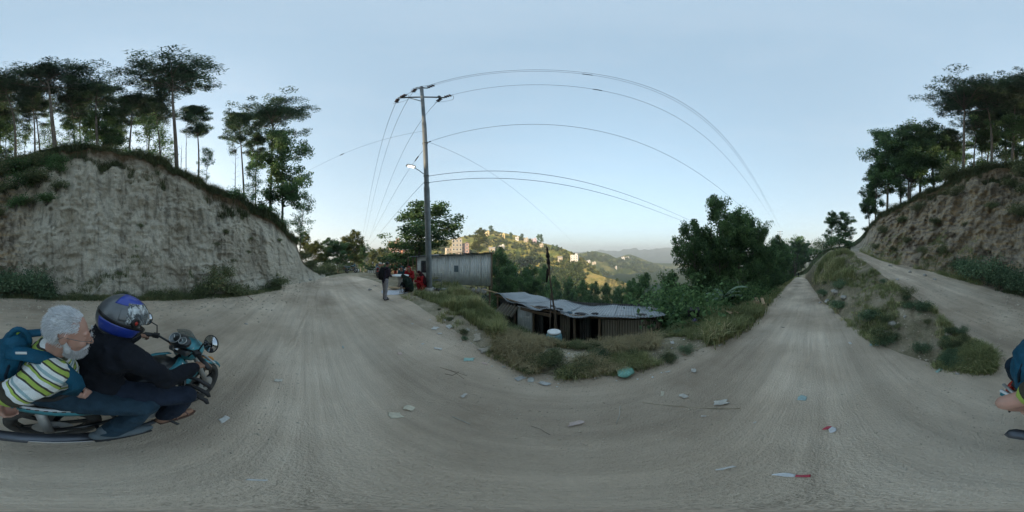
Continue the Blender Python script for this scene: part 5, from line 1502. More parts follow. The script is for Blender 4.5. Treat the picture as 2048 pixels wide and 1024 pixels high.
def hand(B, w, fwd, back, thumb, size=0.185, curl=(0.5, 0.7, 0.6), spread=0.06, thumb_curl=0.5):
    """wrist w, finger direction fwd, back-of-hand normal, thumb-side direction"""
    fwd = Vector(fwd).normalized(); back = Vector(back); back = (back - fwd * back.dot(fwd)).normalized()
    th = Vector(thumb); th = (th - fwd * th.dot(fwd) - back * th.dot(back)).normalized()
    s = size / 0.185
    palm_end = []
    for k, (lat, L) in enumerate(((0.030, 0.090), (0.010, 0.093), (-0.011, 0.089), (-0.030, 0.080))):
        kn = w + fwd * (L * s) + th * (lat * s)
        B.limb([w + th * (lat * 0.6 * s) + fwd * 0.012 * s, kn], [0.0145 * s, 0.0125 * s], 10)
        palm_end.append(kn)
    fl = [(0.042, 0.026, 0.020), (0.046, 0.029, 0.021), (0.042, 0.027, 0.021), (0.033, 0.021, 0.018)]
    for k, kn in enumerate(palm_end):
        p = kn; ang = 0.0; pts = [p]; d0 = (fwd + th * (spread * (1.5 - k))).normalized()
        for j in range(3):
            ang += curl[j] * (1 + 0.06 * k)
            d = d0 * math.cos(ang) - back * math.sin(ang)
            p = p + d * fl[k][j] * s; pts.append(p)
        B.limb(pts, [0.0098 * s, 0.0088 * s, 0.008 * s, 0.0068 * s], 8)
    t0 = w + fwd * 0.028 * s + th * 0.026 * s
    t1 = t0 + (fwd * 0.6 + th * 0.75 - back * 0.2).normalized() * 0.042 * s
    t2 = t1 + (fwd * 0.85 + th * (0.35 - thumb_curl) - back * (0.3 + thumb_curl * 0.6)).normalized() * 0.034 * s
    t3 = t2 + (fwd * 0.8 - th * (thumb_curl) - back * (0.3 + thumb_curl * 0.6)).normalized() * 0.026 * s
    B.limb([t0, t1, t2, t3], [0.016 * s, 0.0115 * s, 0.0105 * s, 0.008 * s], 9)
def head_frame(c, fwd, up):
    f = Vector(fwd).normalized(); u = Vector(up); u = (u - f * u.dot(f)).normalized(); l = u.cross(f)
    R = Matrix((f, l, u)).transposed()
    return lambda x, y, z: Vector(c) + R @ Vector((x, y, z)), R
def head(B, c, fwd, up, s=1.0):
    """head centred between the ears; local x forward, y left, z up"""
    P, R = head_frame(c, fwd, up)
    def E(x, y, z, a, b, d): B.ell(P(x * s, y * s, z * s), (a * s, b * s, d * s), R)
    E(-0.012, 0, 0.035, 0.098, 0.077, 0.090)      # skull
    E(0.030, 0, -0.005, 0.062, 0.066, 0.092)      # face
    E(0.040, 0, -0.068, 0.046, 0.050, 0.044)      # jaw
    E(0.074, 0, -0.096, 0.018, 0.022, 0.016)      # chin
    E(0.076, 0, 0.034, 0.016, 0.052, 0.012)       # brow
    B.limb([P(0.090 * s, 0, 0.022 * s), P(0.112 * s, 0, -0.020 * s)], [0.0095 * s, 0.0145 * s], 10)   # nose
    for sgn in (-1, 1):
        E(0.101, 0.011 * sgn, -0.024, 0.009, 0.009, 0.008)
        E(0.066, 0.040 * sgn, -0.020, 0.026, 0.022, 0.022)        # cheek
        E(0.080, 0.032 * sgn, 0.012, 0.012, 0.016, 0.010)         # eyelids
        B.ell(P(-0.010 * s, 0.079 * sgn * s, 0.004 * s), (0.020 * s, 0.009 * s, 0.033 * s), R)            # ear
        B.ell(P(-0.006 * s, 0.084 * sgn * s, 0.020 * s), (0.016 * s, 0.007 * s, 0.012 * s), R)
    E(0.086, 0, -0.058, 0.012, 0.024, 0.007)      # lips
    E(0.082, 0, -0.070, 0.012, 0.020, 0.007)
    return P, R

def skin_mat(name, col):
    m, nt, b = new_mat(name)
    n = noise_node(nt, 14, 4, 0.6); r = ramp(nt, [(0.3, tuple(c * 0.82 for c in col)), (0.7, (min(1, col[0] * 1.12), col[1], col[2]))]); nt.links.new(n.outputs[0], r.inputs[0])
    nt.links.new(r.outputs[0], b.inputs['Base Color']); b.inputs['Roughness'].default_value = 0.55
    b.inputs['Subsurface Weight'].default_value = 0.08; b.inputs['Subsurface Radius'].default_value = (0.012, 0.005, 0.003)
    n2 = noise_node(nt, 90, 3); bump(nt, b, n2.outputs[0], 0.12, 0.004)
    return m
def cloth_mat(name, col, var=0.3, scale=7, rough=0.92, wr=0.5):
    m, nt, b = new_mat(name)
    n = noise_node(nt, scale, 5, 0.6); r = ramp(nt, [(0.3, tuple(c * (1 - var) for c in col)), (0.7, tuple(min(1, c * (1 + var * 0.5)) for c in col))]); nt.links.new(n.outputs[0], r.inputs[0])
    nt.links.new(r.outputs[0], b.inputs['Base Color']); b.inputs['Roughness'].default_value = rough; b.inputs['Specular IOR Level'].default_value = 0.2
    w = noise_node(nt, 9, 4, 0.55, None, (1, 1, 1)); f = noise_node(nt, 160, 2, 0.5)
    ad = nt.nodes.new('ShaderNodeMath'); ad.operation = 'MULTIPLY_ADD'; ad.inputs[1].default_value = 6.0
    nt.links.new(w.outputs[0], ad.inputs[0]); nt.links.new(f.outputs[0], ad.inputs[2]); bump(nt, b, ad.outputs[0], wr, 0.006)
    return m
def stripe_mat():
    m, nt, b = new_mat('striped_polo')
    a = attr(nt, 'stripe')
    fr = nt.nodes.new('ShaderNodeMath'); fr.operation = 'FRACT'
    nt.links.new(a, fr.inputs[0])
    W_, L_, D_, G_ = (0.72, 0.74, 0.72), (0.36, 0.47, 0.10), (0.060, 0.055, 0.045), (0.30, 0.42, 0.44)
    r = ramp(nt, [(0.0, W_), (0.17, D_), (0.25, L_), (0.42, D_), (0.49, W_), (0.64, G_), (0.76, W_), (0.84, D_), (0.90, L_)], 'CONSTANT')
    nt.links.new(fr.outputs[0], r.inputs[0])
    n = noise_node(nt, 200, 2); r2 = ramp(nt, [(0.3, 0.85), (0.7, 1.05)]); nt.links.new(n.outputs[0], r2.inputs[0])
    nt.links.new(mixc(nt, 1.0, r.outputs[0], r2.outputs[0], 'MULTIPLY'), b.inputs['Base Color'])
    b.inputs['Roughness'].default_value = 0.9; b.inputs['Specular IOR Level'].default_value = 0.2
    n3 = noise_node(nt, 12, 4); bump(nt, b, n3.outputs[0], 0.4, 0.02)
    return m
SK_FAIR = skin_mat('fair_skin', (0.50, 0.30, 0.23)); SK_BROWN = skin_mat('brown_skin', (0.27, 0.155, 0.10))
def wrinkle(sc, amp, seed=3, st=(1, 1, 1)):
    return lambda co: (0.34 - np.abs(fbm(co * sc * np.array(st), seed, 3)) * 2.0) * amp * 1.1 + fbm(co * sc * 0.5, seed + 9, 2) * amp * 0.6
def seg_param(co, pts):
    """distance along a polyline and distance to it"""
    pts = np.array([tuple(p) for p in pts]); best = np.full(len(co), 1e9); par = np.zeros(len(co)); acc = 0
    for a, b in zip(pts[:-1], pts[1:]):
        d = b - a; L = np.linalg.norm(d); t = np.clip(((co - a) @ d) / (L * L), 0, 1)
        q = np.linalg.norm(co - (a + t[:, None] * d), axis=1); k = q < best
        best[k] = q[k]; par[k] = acc + t[k] * L; acc += L
    return par, best

# ---------------------------------------------------------------- frame of the motorcycle
BAZ = az_of(610); bf = V(math.sin(BAZ), math.cos(BAZ), 0); bl = V(-bf.y, bf.x, 0); BLAT = 0.95
BROOT = bl * BLAT; BRZ = math.atan2(bf.y, bf.x)           # local x forward, y left, z up
bike = empty('motorcycle', BROOT, BRZ); tag(bike, 'black motorcycle with turquoise panels carrying two men', 'motorcycle')
M_TEAL = simple('turquoise_paint', (0.03, 0.22, 0.27), 0.4, 0.4, 7, bmp=0.05, coat=0.3)
M_BPAINT = simple('black_paint', (0.012, 0.014, 0.016), 0.3, 0.3, 5, bmp=0.03, coat=0.3)
M_SILVER = simple('dusty_silver', (0.42, 0.43, 0.43), 0.45, 0.3, 6, metal=0.6)
M_CHROME = simple('chrome', (0.70, 0.71, 0.72), 0.15, 0.1, 5, metal=1.0, bmp=0)
M_ENG = simple('engine_metal', (0.17, 0.17, 0.17), 0.55, 0.4, 14, metal=0.6, bmp=0.3)
M_TYRE = simple('dusty_tyre', (0.06, 0.057, 0.052), 0.9, 0.4, 18, bmp=0.6, bscale=50)
M_EXH = simple('exhaust_steel', (0.10, 0.11, 0.13), 0.4, 0.35, 5, metal=0.6)
M_SEAT = simple('seat_vinyl', (0.02, 0.02, 0.022), 0.55, 0.3, 30)
M_MIRR = simple('mirror_glass', (0.5, 0.52, 0.55), 0.03, 0.02, 2, metal=1.0, bmp=0)
M_WSTICK = simple('white_sticker', (0.75, 0.76, 0.76), 0.5, 0.1, 12, bmp=0)
M_RED = simple('tail_red', (0.42, 0.03, 0.02), 0.2, 0.2, 8, bmp=0)
def ringp(c, r, ax, n=36):
    ax = Vector(ax).normalized(); u = ax.orthogonal().normalized(); w = ax.cross(u)
    return [Vector(c) + (u * math.cos(2 * math.pi * i / n) + w * math.sin(2 * math.pi * i / n)) * r for i in range(n)]
def wheel(parent, c, name):
    w = empty('wheel', c, 0, parent)
    m = MB(); prof = [(0.225, -0.045), (0.262, -0.052), (0.288, -0.036), (0.300, 0.0), (0.288, 0.036), (0.262, 0.052), (0.225, 0.045), (0.222, 0)]
    n = 44
    for i in range(n):
        a = 2 * math.pi * i / n
        for r, y in prof: m.v.append((r * math.cos(a), y, r * math.sin(a)))
    k = len(prof)
    for i in range(n):
        for j in range(k):
            j2 = (j + 1) % k; i2 = (i + 1) % n
            m.f.append((i * k + j, i2 * k + j, i2 * k + j2, i * k + j2))
    m.build('tyre', M_TYRE, w, True)
    MB().tube(ringp((0, 0, 0), 0.222, (0, 1, 0), 40), 0.018, 8, closed=True).build('rim', M_BPAINT, w, True)
    MB().lathe([(0.03, -0.08), (0.05, -0.06), (0.05, 0.06), (0.03, 0.08)], (0, 0, 0), (0, 1, 0), 16).build('hub', M_ENG, w, True)
    for q in range(5):
        a = 2 * math.pi * q / 5
        m2 = MB()
        for da in (-0.09, 0.09):
            m2.beam((0.03 * math.cos(a), 0, 0.03 * math.sin(a)), (0.215 * math.cos(a + da), 0, 0.215 * math.sin(a + da)), 0.025, 0.018, (0, 1, 0))
        m2.build('spoke', M_BPAINT, w)
    MB().lathe([(0.115, -0.004), (0.115, 0.004)], (0, -0.065, 0), (0, 1, 0), 28).build('brake_disc', M_SILVER, w)
    return w
wheel(bike, (1.26, 0, 0.30), 'front'); wheel(bike, (0.02, 0, 0.30), 'rear')
# forks, fender, headlamp fairing
for s in (-1, 1):
    MB().tube([(1.27, 0.085 * s, 0.30), (1.13, 0.085 * s, 0.72), (1.04, 0.085 * s, 1.0)], [0.026, 0.026, 0.019], 10).build('fork', M_SILVER, bike, True)
fm = MB(); secs = []
for i in range(13):
    a = math.radians(20 + 130 * i / 12); c = V(1.26 + 0.325 * math.cos(a), 0, 0.30 + 0.325 * math.sin(a)); up = V(math.cos(a), 0, math.sin(a))
    secs.append([c + up * (-0.03) + V(0, -0.062, 0), c + up * 0.006 + V(0, -0.05, 0), c + up * 0.02, c + up * 0.006 + V(0, 0.05, 0), c + up * (-0.03) + V(0, 0.062, 0), c + up * (-0.01) + V(0, 0.045, 0), c + up * 0.008, c + up * (-0.01) + V(0, -0.045, 0)])
fm.loft(secs).build('front_fender', M_TEAL, bike, True)
hd = MB(); secs = []
for x, hw, z0, z1 in ((0.98, 0.09, 0.86, 1.05), (1.06, 0.125, 0.80, 1.07), (1.14, 0.125, 0.80, 1.04), (1.21, 0.095, 0.83, 0.99), (1.235, 0.06, 0.86, 0.95)):
    zc, hz = (z0 + z1) / 2, (z1 - z0) / 2
    secs.append([V(x, hw * math.cos(a) * (1 if abs(math.cos(a)) < 0.9 else 1.0), zc + hz * math.sin(a)) for a in np.linspace(0, 2 * math.pi, 17)[:-1]])
hf = hd.loft(secs).build('headlamp_fairing', M_TEAL, bike, True)
MB().ell((1.235, 0, 0.905), (0.018, 0.072, 0.052)).build('headlamp', simple('lamp_lens', (0.6, 0.62, 0.62), 0.08, 0.1, 5, bmp=0), bike, True)
# small smoked windscreen
m, nt, b = new_mat('smoked_screen'); b.inputs['Base Color'].default_value = (0.35, 0.40, 0.42, 1); b.inputs['Roughness'].default_value = 0.12; b.inputs['Transmission Weight'].default_value = 0.8; b.inputs['Alpha'].default_value = 0.55
ws = MB()
for j in range(5):
    for i in range(9):
        u = (i / 8 - 0.5) * 2; t = j / 4
        ws.v.append((1.19 - 0.09 * t - 0.06 * u * u, 0.125 * u * (1 - 0.25 * t), 0.97 + 0.17 * t))
for j in range(4):
    for i in range(8): ws.f.append((j * 9 + i, j * 9 + i + 1, (j + 1) * 9 + i + 1, (j + 1) * 9 + i))
thick(ws.build('windscreen', m, bike, True), 0.003)
for s in (-1, 1):                                         # front indicators
    MB().tube([(1.10, 0.12 * s, 0.89), (1.10, 0.20 * s, 0.89)], 0.009, 6).ell((1.10, 0.225 * s, 0.89), (0.022, 0.036, 0.024)).build('indicator', simple('amber', (0.5, 0.2, 0.03), 0.3), bike, True)
# instrument pod
pod = MB(); RP = Matrix.Rotation(math.radians(-38), 3, 'Y')
podo = pod.ell((0.985, 0.0, 1.065), (0.075, 0.115, 0.045), RP).build('instrument_pod', M_BPAINT, bike, True)
for y, r_, mm in ((0.035, 0.052, simple('dial_face', (0.16, 0.18, 0.19), 0.25, 0.3, 9)), (-0.055, 0.034, simple('lcd_face', (0.22, 0.26, 0.26), 0.25, 0.2, 9))):
    nrm = RP @ V(0, 0, 1)
    d_ = MB().lathe([(r_ * 1.06, 0.0), (r_ * 1.06, 0.010), (r_, 0.011), (r_ * 0.98, 0.006)], V(0.985, y, 1.065) + nrm * 0.034, nrm, 22).build('dial', mm, podo, True)
    MB().beam(V(0.985, y, 1.065) + nrm * 0.047, V(0.985, y, 1.065) + nrm * 0.047 + RP @ V(r_ * 0.5, r_ * 0.5, 0), 0.004, 0.002, tuple(nrm)).build('needle', M_WSTICK, d_)
    MB().tube(ringp(V(0.985, y, 1.065) + nrm * 0.046, r_ * 1.03, nrm, 24), 0.004, 6, closed=True).build('bezel', M_SILVER, d_, True)
# handlebar, grips, levers, mirrors
hb = [(0.97, -0.05, 1.0), (0.96, -0.12, 1.02), (0.93, -0.20, 1.055), (0.88, -0.29, 1.05), (0.82, -0.40, 1.035)]
full = [V(x, -y, z) for x, y, z in hb[::-1]] + [V(*q) for q in hb]
MB().tube(full, 0.0115, 10).build('handlebar', M_BPAINT, bike, True)
for s in (-1, 1):
    MB().tube([(0.895, 0.27 * s, 1.053), (0.82, 0.405 * s, 1.035)], [0.018, 0.018], 12).build('grip', M_BLACK, bike, True)
    MB().box((0.915, 0.235 * s, 1.058), (0.05, 0.06, 0.045), Matrix.Rotation(0.5 * s, 3, 'Z')).build('switch_box', M_BLACK, bike, bevel=0.006)
    MB().tube([(0.935, 0.24 * s, 1.05), (0.935, 0.30 * s, 1.045), (0.90, 0.40 * s, 1.03)], [0.008, 0.008, 0.006], 7).build('lever', M_SILVER if s < 0 else M_BPAINT, bike, True)
    st_ = [V(0.925, 0.235 * s, 1.07), V(0.95, 0.265 * s, 1.15), V(0.905, 0.325 * s, 1.19)]
    mr = MB().tube(st_, 0.006, 7).build('mirror_stem', M_BLACK, bike, True)
    mc = V(0.905, 0.365 * s, 1.205); ndir = V(-0.90, -0.28 * s, 0.34).normalized()
    MB().lathe([(0.002, 0.03), (0.045, 0.022), (0.066, 0.0), (0.070, -0.008), (0.064, -0.009)], mc, -ndir, 24).build('mirror_housing', M_BLACK, mr, True)
    MB().lathe([(0.063, 0.0095), (0.001, 0.0105)], mc, ndir, 24).build('mirror_glass', M_MIRR, mr, True)
MB().tube([(0.95, -0.05, 1.03), (0.99, -0.02, 0.95), (1.03, 0.02, 0.85)], 0.008, 6).tube([(0.94, 0.1, 1.04), (1.0, 0.05, 0.96), (1.02, -0.02, 0.84)], 0.007, 6).tube([(0.92, -0.22, 1.05), (0.98, -0.15, 1.0), (1.0, -0.06, 0.88)], 0.006, 6).build('cable', M_BLACK, bike, True)
MB().box((0.98, 0, 0.965), (0.07, 0.20, 0.05)).build('triple_clamp', M_ENG, bike, bevel=0.01)
MB().lathe([(0.03, 0), (0.03, 0.02), (0.02, 0.025)], (0.945, 0, 0.99), (-0.2, 0, 1), 14).build('key_switch', M_CHROME, bike, True)
# tank
tk = MB(); secs = []
for x, hw, zb, zt in ((0.46, 0.085, 0.76, 0.84), (0.52, 0.115, 0.74, 0.885), (0.60, 0.145, 0.72, 0.925), (0.70, 0.165, 0.70, 0.945), (0.80, 0.165, 0.70, 0.945), (0.88, 0.135, 0.74, 0.925), (0.93, 0.085, 0.80, 0.89)):
    zc, hz = (zb + zt) / 2, (zt - zb) / 2; s_ = []
    for a in np.linspace(0, 2 * math.pi, 25)[:-1]:
        ca, sa = math.cos(a), math.sin(a); e = 0.72
        s_.append(V(x, hw * abs(ca) ** e * (1 if ca > 0 else -1), zc + hz * abs(sa) ** e * (1 if sa > 0 else -1)))
    secs.append(s_)
tank = tk.loft(secs).build('tank', M_BPAINT, bike, True, subsurf=1)
MB().lathe([(0.052, 0), (0.052, 0.008), (0.045, 0.014), (0.001, 0.015)], (0.665, 0, 0.938), (0.05, 0, 1), 24).build('fuel_cap', M_CHROME, tank, True)
for s in (-1, 1):
    pn = MB(); secs = []
    for i in range(9):
        t = i / 8; x = 0.66 + 0.27 * t; w = 0.045 * math.sin(math.pi * (0.12 + 0.8 * t))
        y = (0.163 if x < 0.82 else 0.163 - (x - 0.82) * 0.55)
        secs.append([V(x, s * (y + 0.004), 0.80 + 0.05 * t - w), V(x, s * (y + 0.016), 0.83 + 0.05 * t), V(x, s * (y - 0.018), 0.895 + 0.02 * t + w * 0.3), V(x, s * (y - 0.06), 0.915 + 0.01 * t)])
    sh = MB()
    for i in range(9):
        sh.v += [tuple(q) for q in secs[i]]
        if i:
            for j in range(3): sh.f.append(((i - 1) * 4 + j, i * 4 + j, i * 4 + j + 1, (i - 1) * 4 + j + 1))
    pan = thick(sh.build('tank_panel', M_TEAL, tank, True), 0.008)
    dc = MB(); 
    for i in range(6):
        t = i / 5; x = 0.70 + 0.19 * t; y = (0.163 if x < 0.82 else 0.163 - (x - 0.82) * 0.55)
        dc.v += [tuple(V(x, s * (y + 0.010), 0.868 + 0.03 * t)), tuple(V(x, s * (y - 0.004), 0.892 + 0.024 * t))]
        if i: dc.f.append((2 * i - 2, 2 * i, 2 * i + 1, 2 * i - 1))
    thick(dc.build('stripe_decal', M_WSTICK, pan), 0.002)
MB().box((0.565, -0.055, 0.917), (0.035, 0.075, 0.003), Matrix.Rotation(0.3, 3, 'Z') @ Matrix.Rotation(-0.35, 3, 'Y')).build('label_sticker', M_WSTICK, tank)
# seat and tail
se = MB(); secs = []
for x, hw, z, h in ((0.50, 0.075, 0.815, 0.04), (0.40, 0.115, 0.80, 0.055), (0.25, 0.135, 0.79, 0.06), (0.12, 0.135, 0.80, 0.06), (0.02, 0.13, 0.83, 0.06), (-0.15, 0.12, 0.845, 0.05), (-0.30, 0.085, 0.86, 0.04), (-0.36, 0.05, 0.865, 0.025)):
    secs.append([V(x, hw * math.cos(a), z + h * math.sin(a)) for a in np.linspace(0, 2 * math.pi, 17)[:-1]])
se.loft(secs).build('seat', M_SEAT, bike, True)
for s in (-1, 1):
    for nm, zz, hh, mm, yo in (('side_panel', 0.715, 0.040, M_TEAL, 0.045), ('panel_band', 0.762, 0.011, M_WSTICK, 0.050)):
        p_ = MB(); secs = []
        for i in range(12):
            t = i / 11; x = 0.42 - 0.82 * t
            y = 0.145 * math.sin(math.pi * (0.30 + 0.62 * t)) ** 0.6 + yo; z = zz + 0.085 * t ** 1.5; h = hh * (0.6 + 0.4 * math.sin(math.pi * min(1, t + 0.1)))
            secs.append([V(x, s * y, z - h), V(x, s * (y + 0.014), z), V(x, s * y, z + h), V(x, s * (y - 0.02), z)])
        p_.loft(secs).build(nm, mm, bike, True)
    for i in range(9):
        t0_ = 0.28 + 0.05 * i; x = 0.42 - 0.82 * t0_; y = 0.145 * math.sin(math.pi * (0.30 + 0.62 * t0_)) ** 0.6 + 0.066
        MB().box((x, s * y, 0.762 + 0.085 * t0_ ** 1.5), (0.02, 0.003, 0.010)).build('check_decal', M_BPAINT, bike)
    MB().tube([(-0.02, 0.13 * s, 0.82), (-0.10, 0.185 * s, 0.855), (-0.28, 0.16 * s, 0.875), (-0.40, 0.07 * s, 0.88)], 0.012, 8).build('grab_rail', M_SILVER, bike, True)
MB().ell((-0.37, 0, 0.81), (0.03, 0.085, 0.035)).build('tail_lamp', M_RED, bike, True)
for s in (-1, 1): MB().tube([(-0.33, 0.06 * s, 0.76), (-0.33, 0.13 * s, 0.755)], 0.008, 6).ell((-0.33, 0.15 * s, 0.755), (0.02, 0.034, 0.022)).build('indicator', simple('amber_rear', (0.55, 0.16, 0.05), 0.3), bike, True)
MB().loft([[V(-0.36, -0.08, 0.78), V(-0.36, 0.08, 0.78), V(-0.355, 0.08, 0.765), V(-0.355, -0.08, 0.765)], [V(-0.37, -0.085, 0.66), V(-0.37, 0.085, 0.66), V(-0.36, 0.085, 0.655), V(-0.36, -0.085, 0.655)], [V(-0.36, -0.09, 0.52), V(-0.36, 0.09, 0.52), V(-0.35, 0.09, 0.52), V(-0.35, -0.09, 0.52)]]).build('rear_fender', M_BLACK, bike, True)
MB().box((-0.378, 0, 0.60), (0.006, 0.17, 0.10), Matrix.Rotation(0.05, 3, 'Y')).build('number_plate', simple('plate', (0.45, 0.07, 0.05), 0.5), bike)
# engine, frame, exhaust, guards
MB().box((0.62, 0, 0.42), (0.32, 0.24, 0.24)).build('crankcase', M_ENG, bike, bevel=0.05)
fin = MB()
for k in range(7): fin.box((0.71 + 0.012 * k, 0, 0.56 + 0.02 * k), (0.16, 0.20, 0.009), Matrix.Rotation(-0.35, 3, 'Y'))
fin.box((0.75, 0, 0.62), (0.11, 0.14, 0.17), Matrix.Rotation(-0.35, 3, 'Y')).build('cylinder_fins', M_ENG, bike)
MB().lathe([(0.085, 0), (0.085, 0.03), (0.06, 0.05)], (0.58, -0.12, 0.42), (0, -1, 0), 20).build('clutch_cover', M_SILVER, bike, True)
fr_ = MB()
for s in (-1, 1):
    fr_.tube([(1.0, 0.03 * s, 0.86), (0.90, 0.08 * s, 0.55), (0.80, 0.1 * s, 0.30), (0.45, 0.1 * s, 0.28), (0.36, 0.1 * s, 0.45), (0.30, 0.1 * s, 0.72), (-0.35, 0.07 * s, 0.80)], 0.016, 8)
    fr_.tube([(0.36, 0.1 * s, 0.40), (0.02, 0.1 * s, 0.30)], 0.02, 8)
fr_.tube([(1.0, 0, 0.9), (0.7, 0, 0.80), (0.3, 0, 0.74)], 0.022, 8).build('frame', M_BPAINT, bike, True)
for s in (-1, 1):
    MB().tube([(0.0, 0.125 * s, 0.32), (-0.05, 0.125 * s, 0.70)], 0.03, 10).build('shock_absorber', M_SILVER, bike, True)
ex = MB().tube([(0.80, -0.04, 0.52), (0.92, -0.09, 0.40), (0.86, -0.13, 0.27), (0.55, -0.17, 0.27), (0.30, -0.20, 0.30)], 0.021, 10).build('exhaust_pipe', M_EXH, bike, True)
MB().tube([(0.34, -0.205, 0.295), (0.28, -0.21, 0.30), (0.05, -0.22, 0.33), (-0.28, -0.23, 0.375), (-0.31, -0.23, 0.38)], [0.028, 0.048, 0.055, 0.050, 0.030], 16).build('muffler', M_EXH, bike, True)
MB().box((0.06, -0.276, 0.345), (0.30, 0.006, 0.05), Matrix.Rotation(0.12, 3, 'Y')).build('heat_shield', M_CHROME, bike, bevel=0.003)
for k in range(3):                                        # ribbed leg guard in front of the right foot
    z = 0.66 - 0.10 * k
    MB().tube([(0.93 - 0.02 * k, -0.10, z + 0.05), (0.97 - 0.02 * k, -0.20, z + 0.03), (0.985 - 0.02 * k, -0.29, z - 0.02), (0.98 - 0.02 * k, -0.31, z - 0.06)], [0.012, 0.02, 0.022, 0.014], 9).build('guard_bar', M_BLACK, bike, True)
MB().tube([(0.92, -0.11, 0.72), (0.90, -0.12, 0.45), (0.84, -0.11, 0.30)], 0.014, 8).build('guard_stay', M_BPAINT, bike, True)
for x in (0.66, 0.25):
    for s in (-1, 1): MB().tube([(x, 0.12 * s, 0.30 if x > 0.5 else 0.36), (x, 0.30 * s, 0.30 if x > 0.5 else 0.36)], 0.013, 8).build('footpeg', M_BLACK, bike, True)
MB().tube([(0.70, -0.15, 0.27), (0.84, -0.17, 0.24)], 0.009, 6).build('brake_pedal', M_SILVER, bike, True)

# ---------------------------------------------------------------- rider in black jacket
M_JACK = cloth_mat('black_jacket', (0.012, 0.014, 0.020)); M_NAVY = cloth_mat('dark_trousers', (0.018, 0.026, 0.045)); M_JEAN = cloth_mat('blue_jeans', (0.024, 0.050, 0.075), 0.4, 10)
rider = empty('person', BROOT, BRZ); tag(rider, 'rider in black jacket and full-face helmet steering the motorcycle', 'person')
hipR, chR = V(0.27, 0, 0.90), V(0.37, 0.0, 1.24)
shR, shL = V(0.41, -0.185, 1.27), V(0.41, 0.185, 1.27)
elR, elL = V(0.56, -0.31, 1.04), V(0.60, 0.31, 1.05)
wrR, wrL = V(0.785, -0.325, 1.045), V(0.785, 0.325, 1.05)
hcR = V(0.455, -0.01, 1.405)
B = Body()
B.limb([hipR, V(0.30, 0, 1.05), chR, V(0.41, 0, 1.33), hcR - V(0, 0, 0.05)], [0.13, 0.125, 0.12, 0.06, 0.055])
head(B, hcR + V(0, 0, 0.0), (0.99, -0.1, -0.1), (0, 0, 1))
for s, sh_, el_, wr_ in ((-1, shR, elR, wrR), (1, shL, elL, wrL)):
    B.limb([sh_, el_, wr_], [0.05, 0.04, 0.028])
    gdir = V(-0.485, 0.87 * s, -0.115).normalized()          # along the grip, outwards
    fw = V(0.80, 0.28 * s, -0.12).normalized()
    hand(B, wr_, fw, V(0.15, 0, 1), -gdir, 0.185, (0.75, 1.25, 0.9), 0.03, 0.55)
    kn, an = V(0.70, 0.30 * s, 0.76), V(0.655, 0.205 * s, 0.37)
    B.limb([V(0.29, 0.09 * s, 0.86), kn, an], [0.085, 0.058, 0.04])
    B.limb([an, V(0.63, 0.20 * s, 0.335)], [0.042, 0.038])
    B.limb([V(0.615, 0.20 * s, 0.325), V(0.72, 0.215 * s, 0.325), V(0.80, 0.225 * s, 0.31), V(0.845, 0.23 * s, 0.305)], [0.036, 0.036, 0.034, 0.026])
B.build('body', SK_BROWN, rider, 0.0055, 3)
J = Body()
J.limb([V(0.265, 0, 0.86), V(0.29, 0, 1.02), V(0.355, 0, 1.20), V(0.40, 0, 1.29), V(0.43, 0, 1.345)], [0.165, 0.165, 0.165, 0.12, 0.075])
J.limb([V(0.36, -0.12, 1.2), V(0.36, 0.12, 1.2)], [0.125, 0.125]); J.limb([V(0.29, -0.07, 0.92), V(0.29, 0.07, 0.92)], [0.145, 0.145])
for sh_, el_, wr_ in ((shR, elR, wrR), (shL, elL, wrL)):
    J.limb([sh_ - V(0.02, 0, 0.02), (sh_ + el_) / 2, el_, (el_ + wr_) / 2, el_.lerp(wr_, 0.86)], [0.092, 0.078, 0.068, 0.058, 0.048])
J.build('jacket', M_JACK, rider, 0.009, 4, None, wrinkle(9, 0.014, 5))
col_ = MB().lathe([(0.085, -0.02), (0.082, 0.03), (0.072, 0.035), (0.070, -0.01)], (0.43, 0, 1.345), (0.25, 0, 1), 20).build('collar', M_JACK, rider, True)
T = Body()
for s in (-1, 1):
    T.limb([V(0.27, 0.08 * s, 0.865), V(0.48, 0.20 * s, 0.83), V(0.705, 0.30 * s, 0.755), V(0.685, 0.25 * s, 0.56), V(0.66, 0.205 * s, 0.395)], [0.125, 0.105, 0.082, 0.075, 0.075])
T.build('trousers', M_NAVY, rider, 0.009, 4, None, wrinkle(11, 0.010, 6))
for s in (-1, 1):
    so = MB(); secs = []
    for x, w, z in ((0.585, 0.034, 0.285), (0.66, 0.038, 0.285), (0.76, 0.047, 0.280), (0.83, 0.045, 0.278), (0.875, 0.026, 0.28)):
        y0 = 0.20 + (x - 0.6) * 0.12
        secs.append([V(x, s * (y0 - w), z), V(x, s * (y0 + w), z), V(x, s * (y0 + w), z + 0.018), V(x, s * (y0 - w), z + 0.018)])
    sd = so.loft(secs).build('sandal', simple('brown_leather', (0.09, 0.05, 0.035), 0.7), rider, bevel=0.004)
    for x in (0.70, 0.79):
        y0 = 0.20 + (x - 0.6) * 0.12
        MB().tube([V(x, s * (y0 + 0.042 * math.cos(a)), 0.29 + 0.066 * math.sin(a) * (1 if x < 0.75 else 0.85)) for a in np.linspace(0, math.pi, 10)], 0.007, 6).build('strap', simple('sandal_strap', (0.16, 0.085, 0.07), 0.7), sd, True)
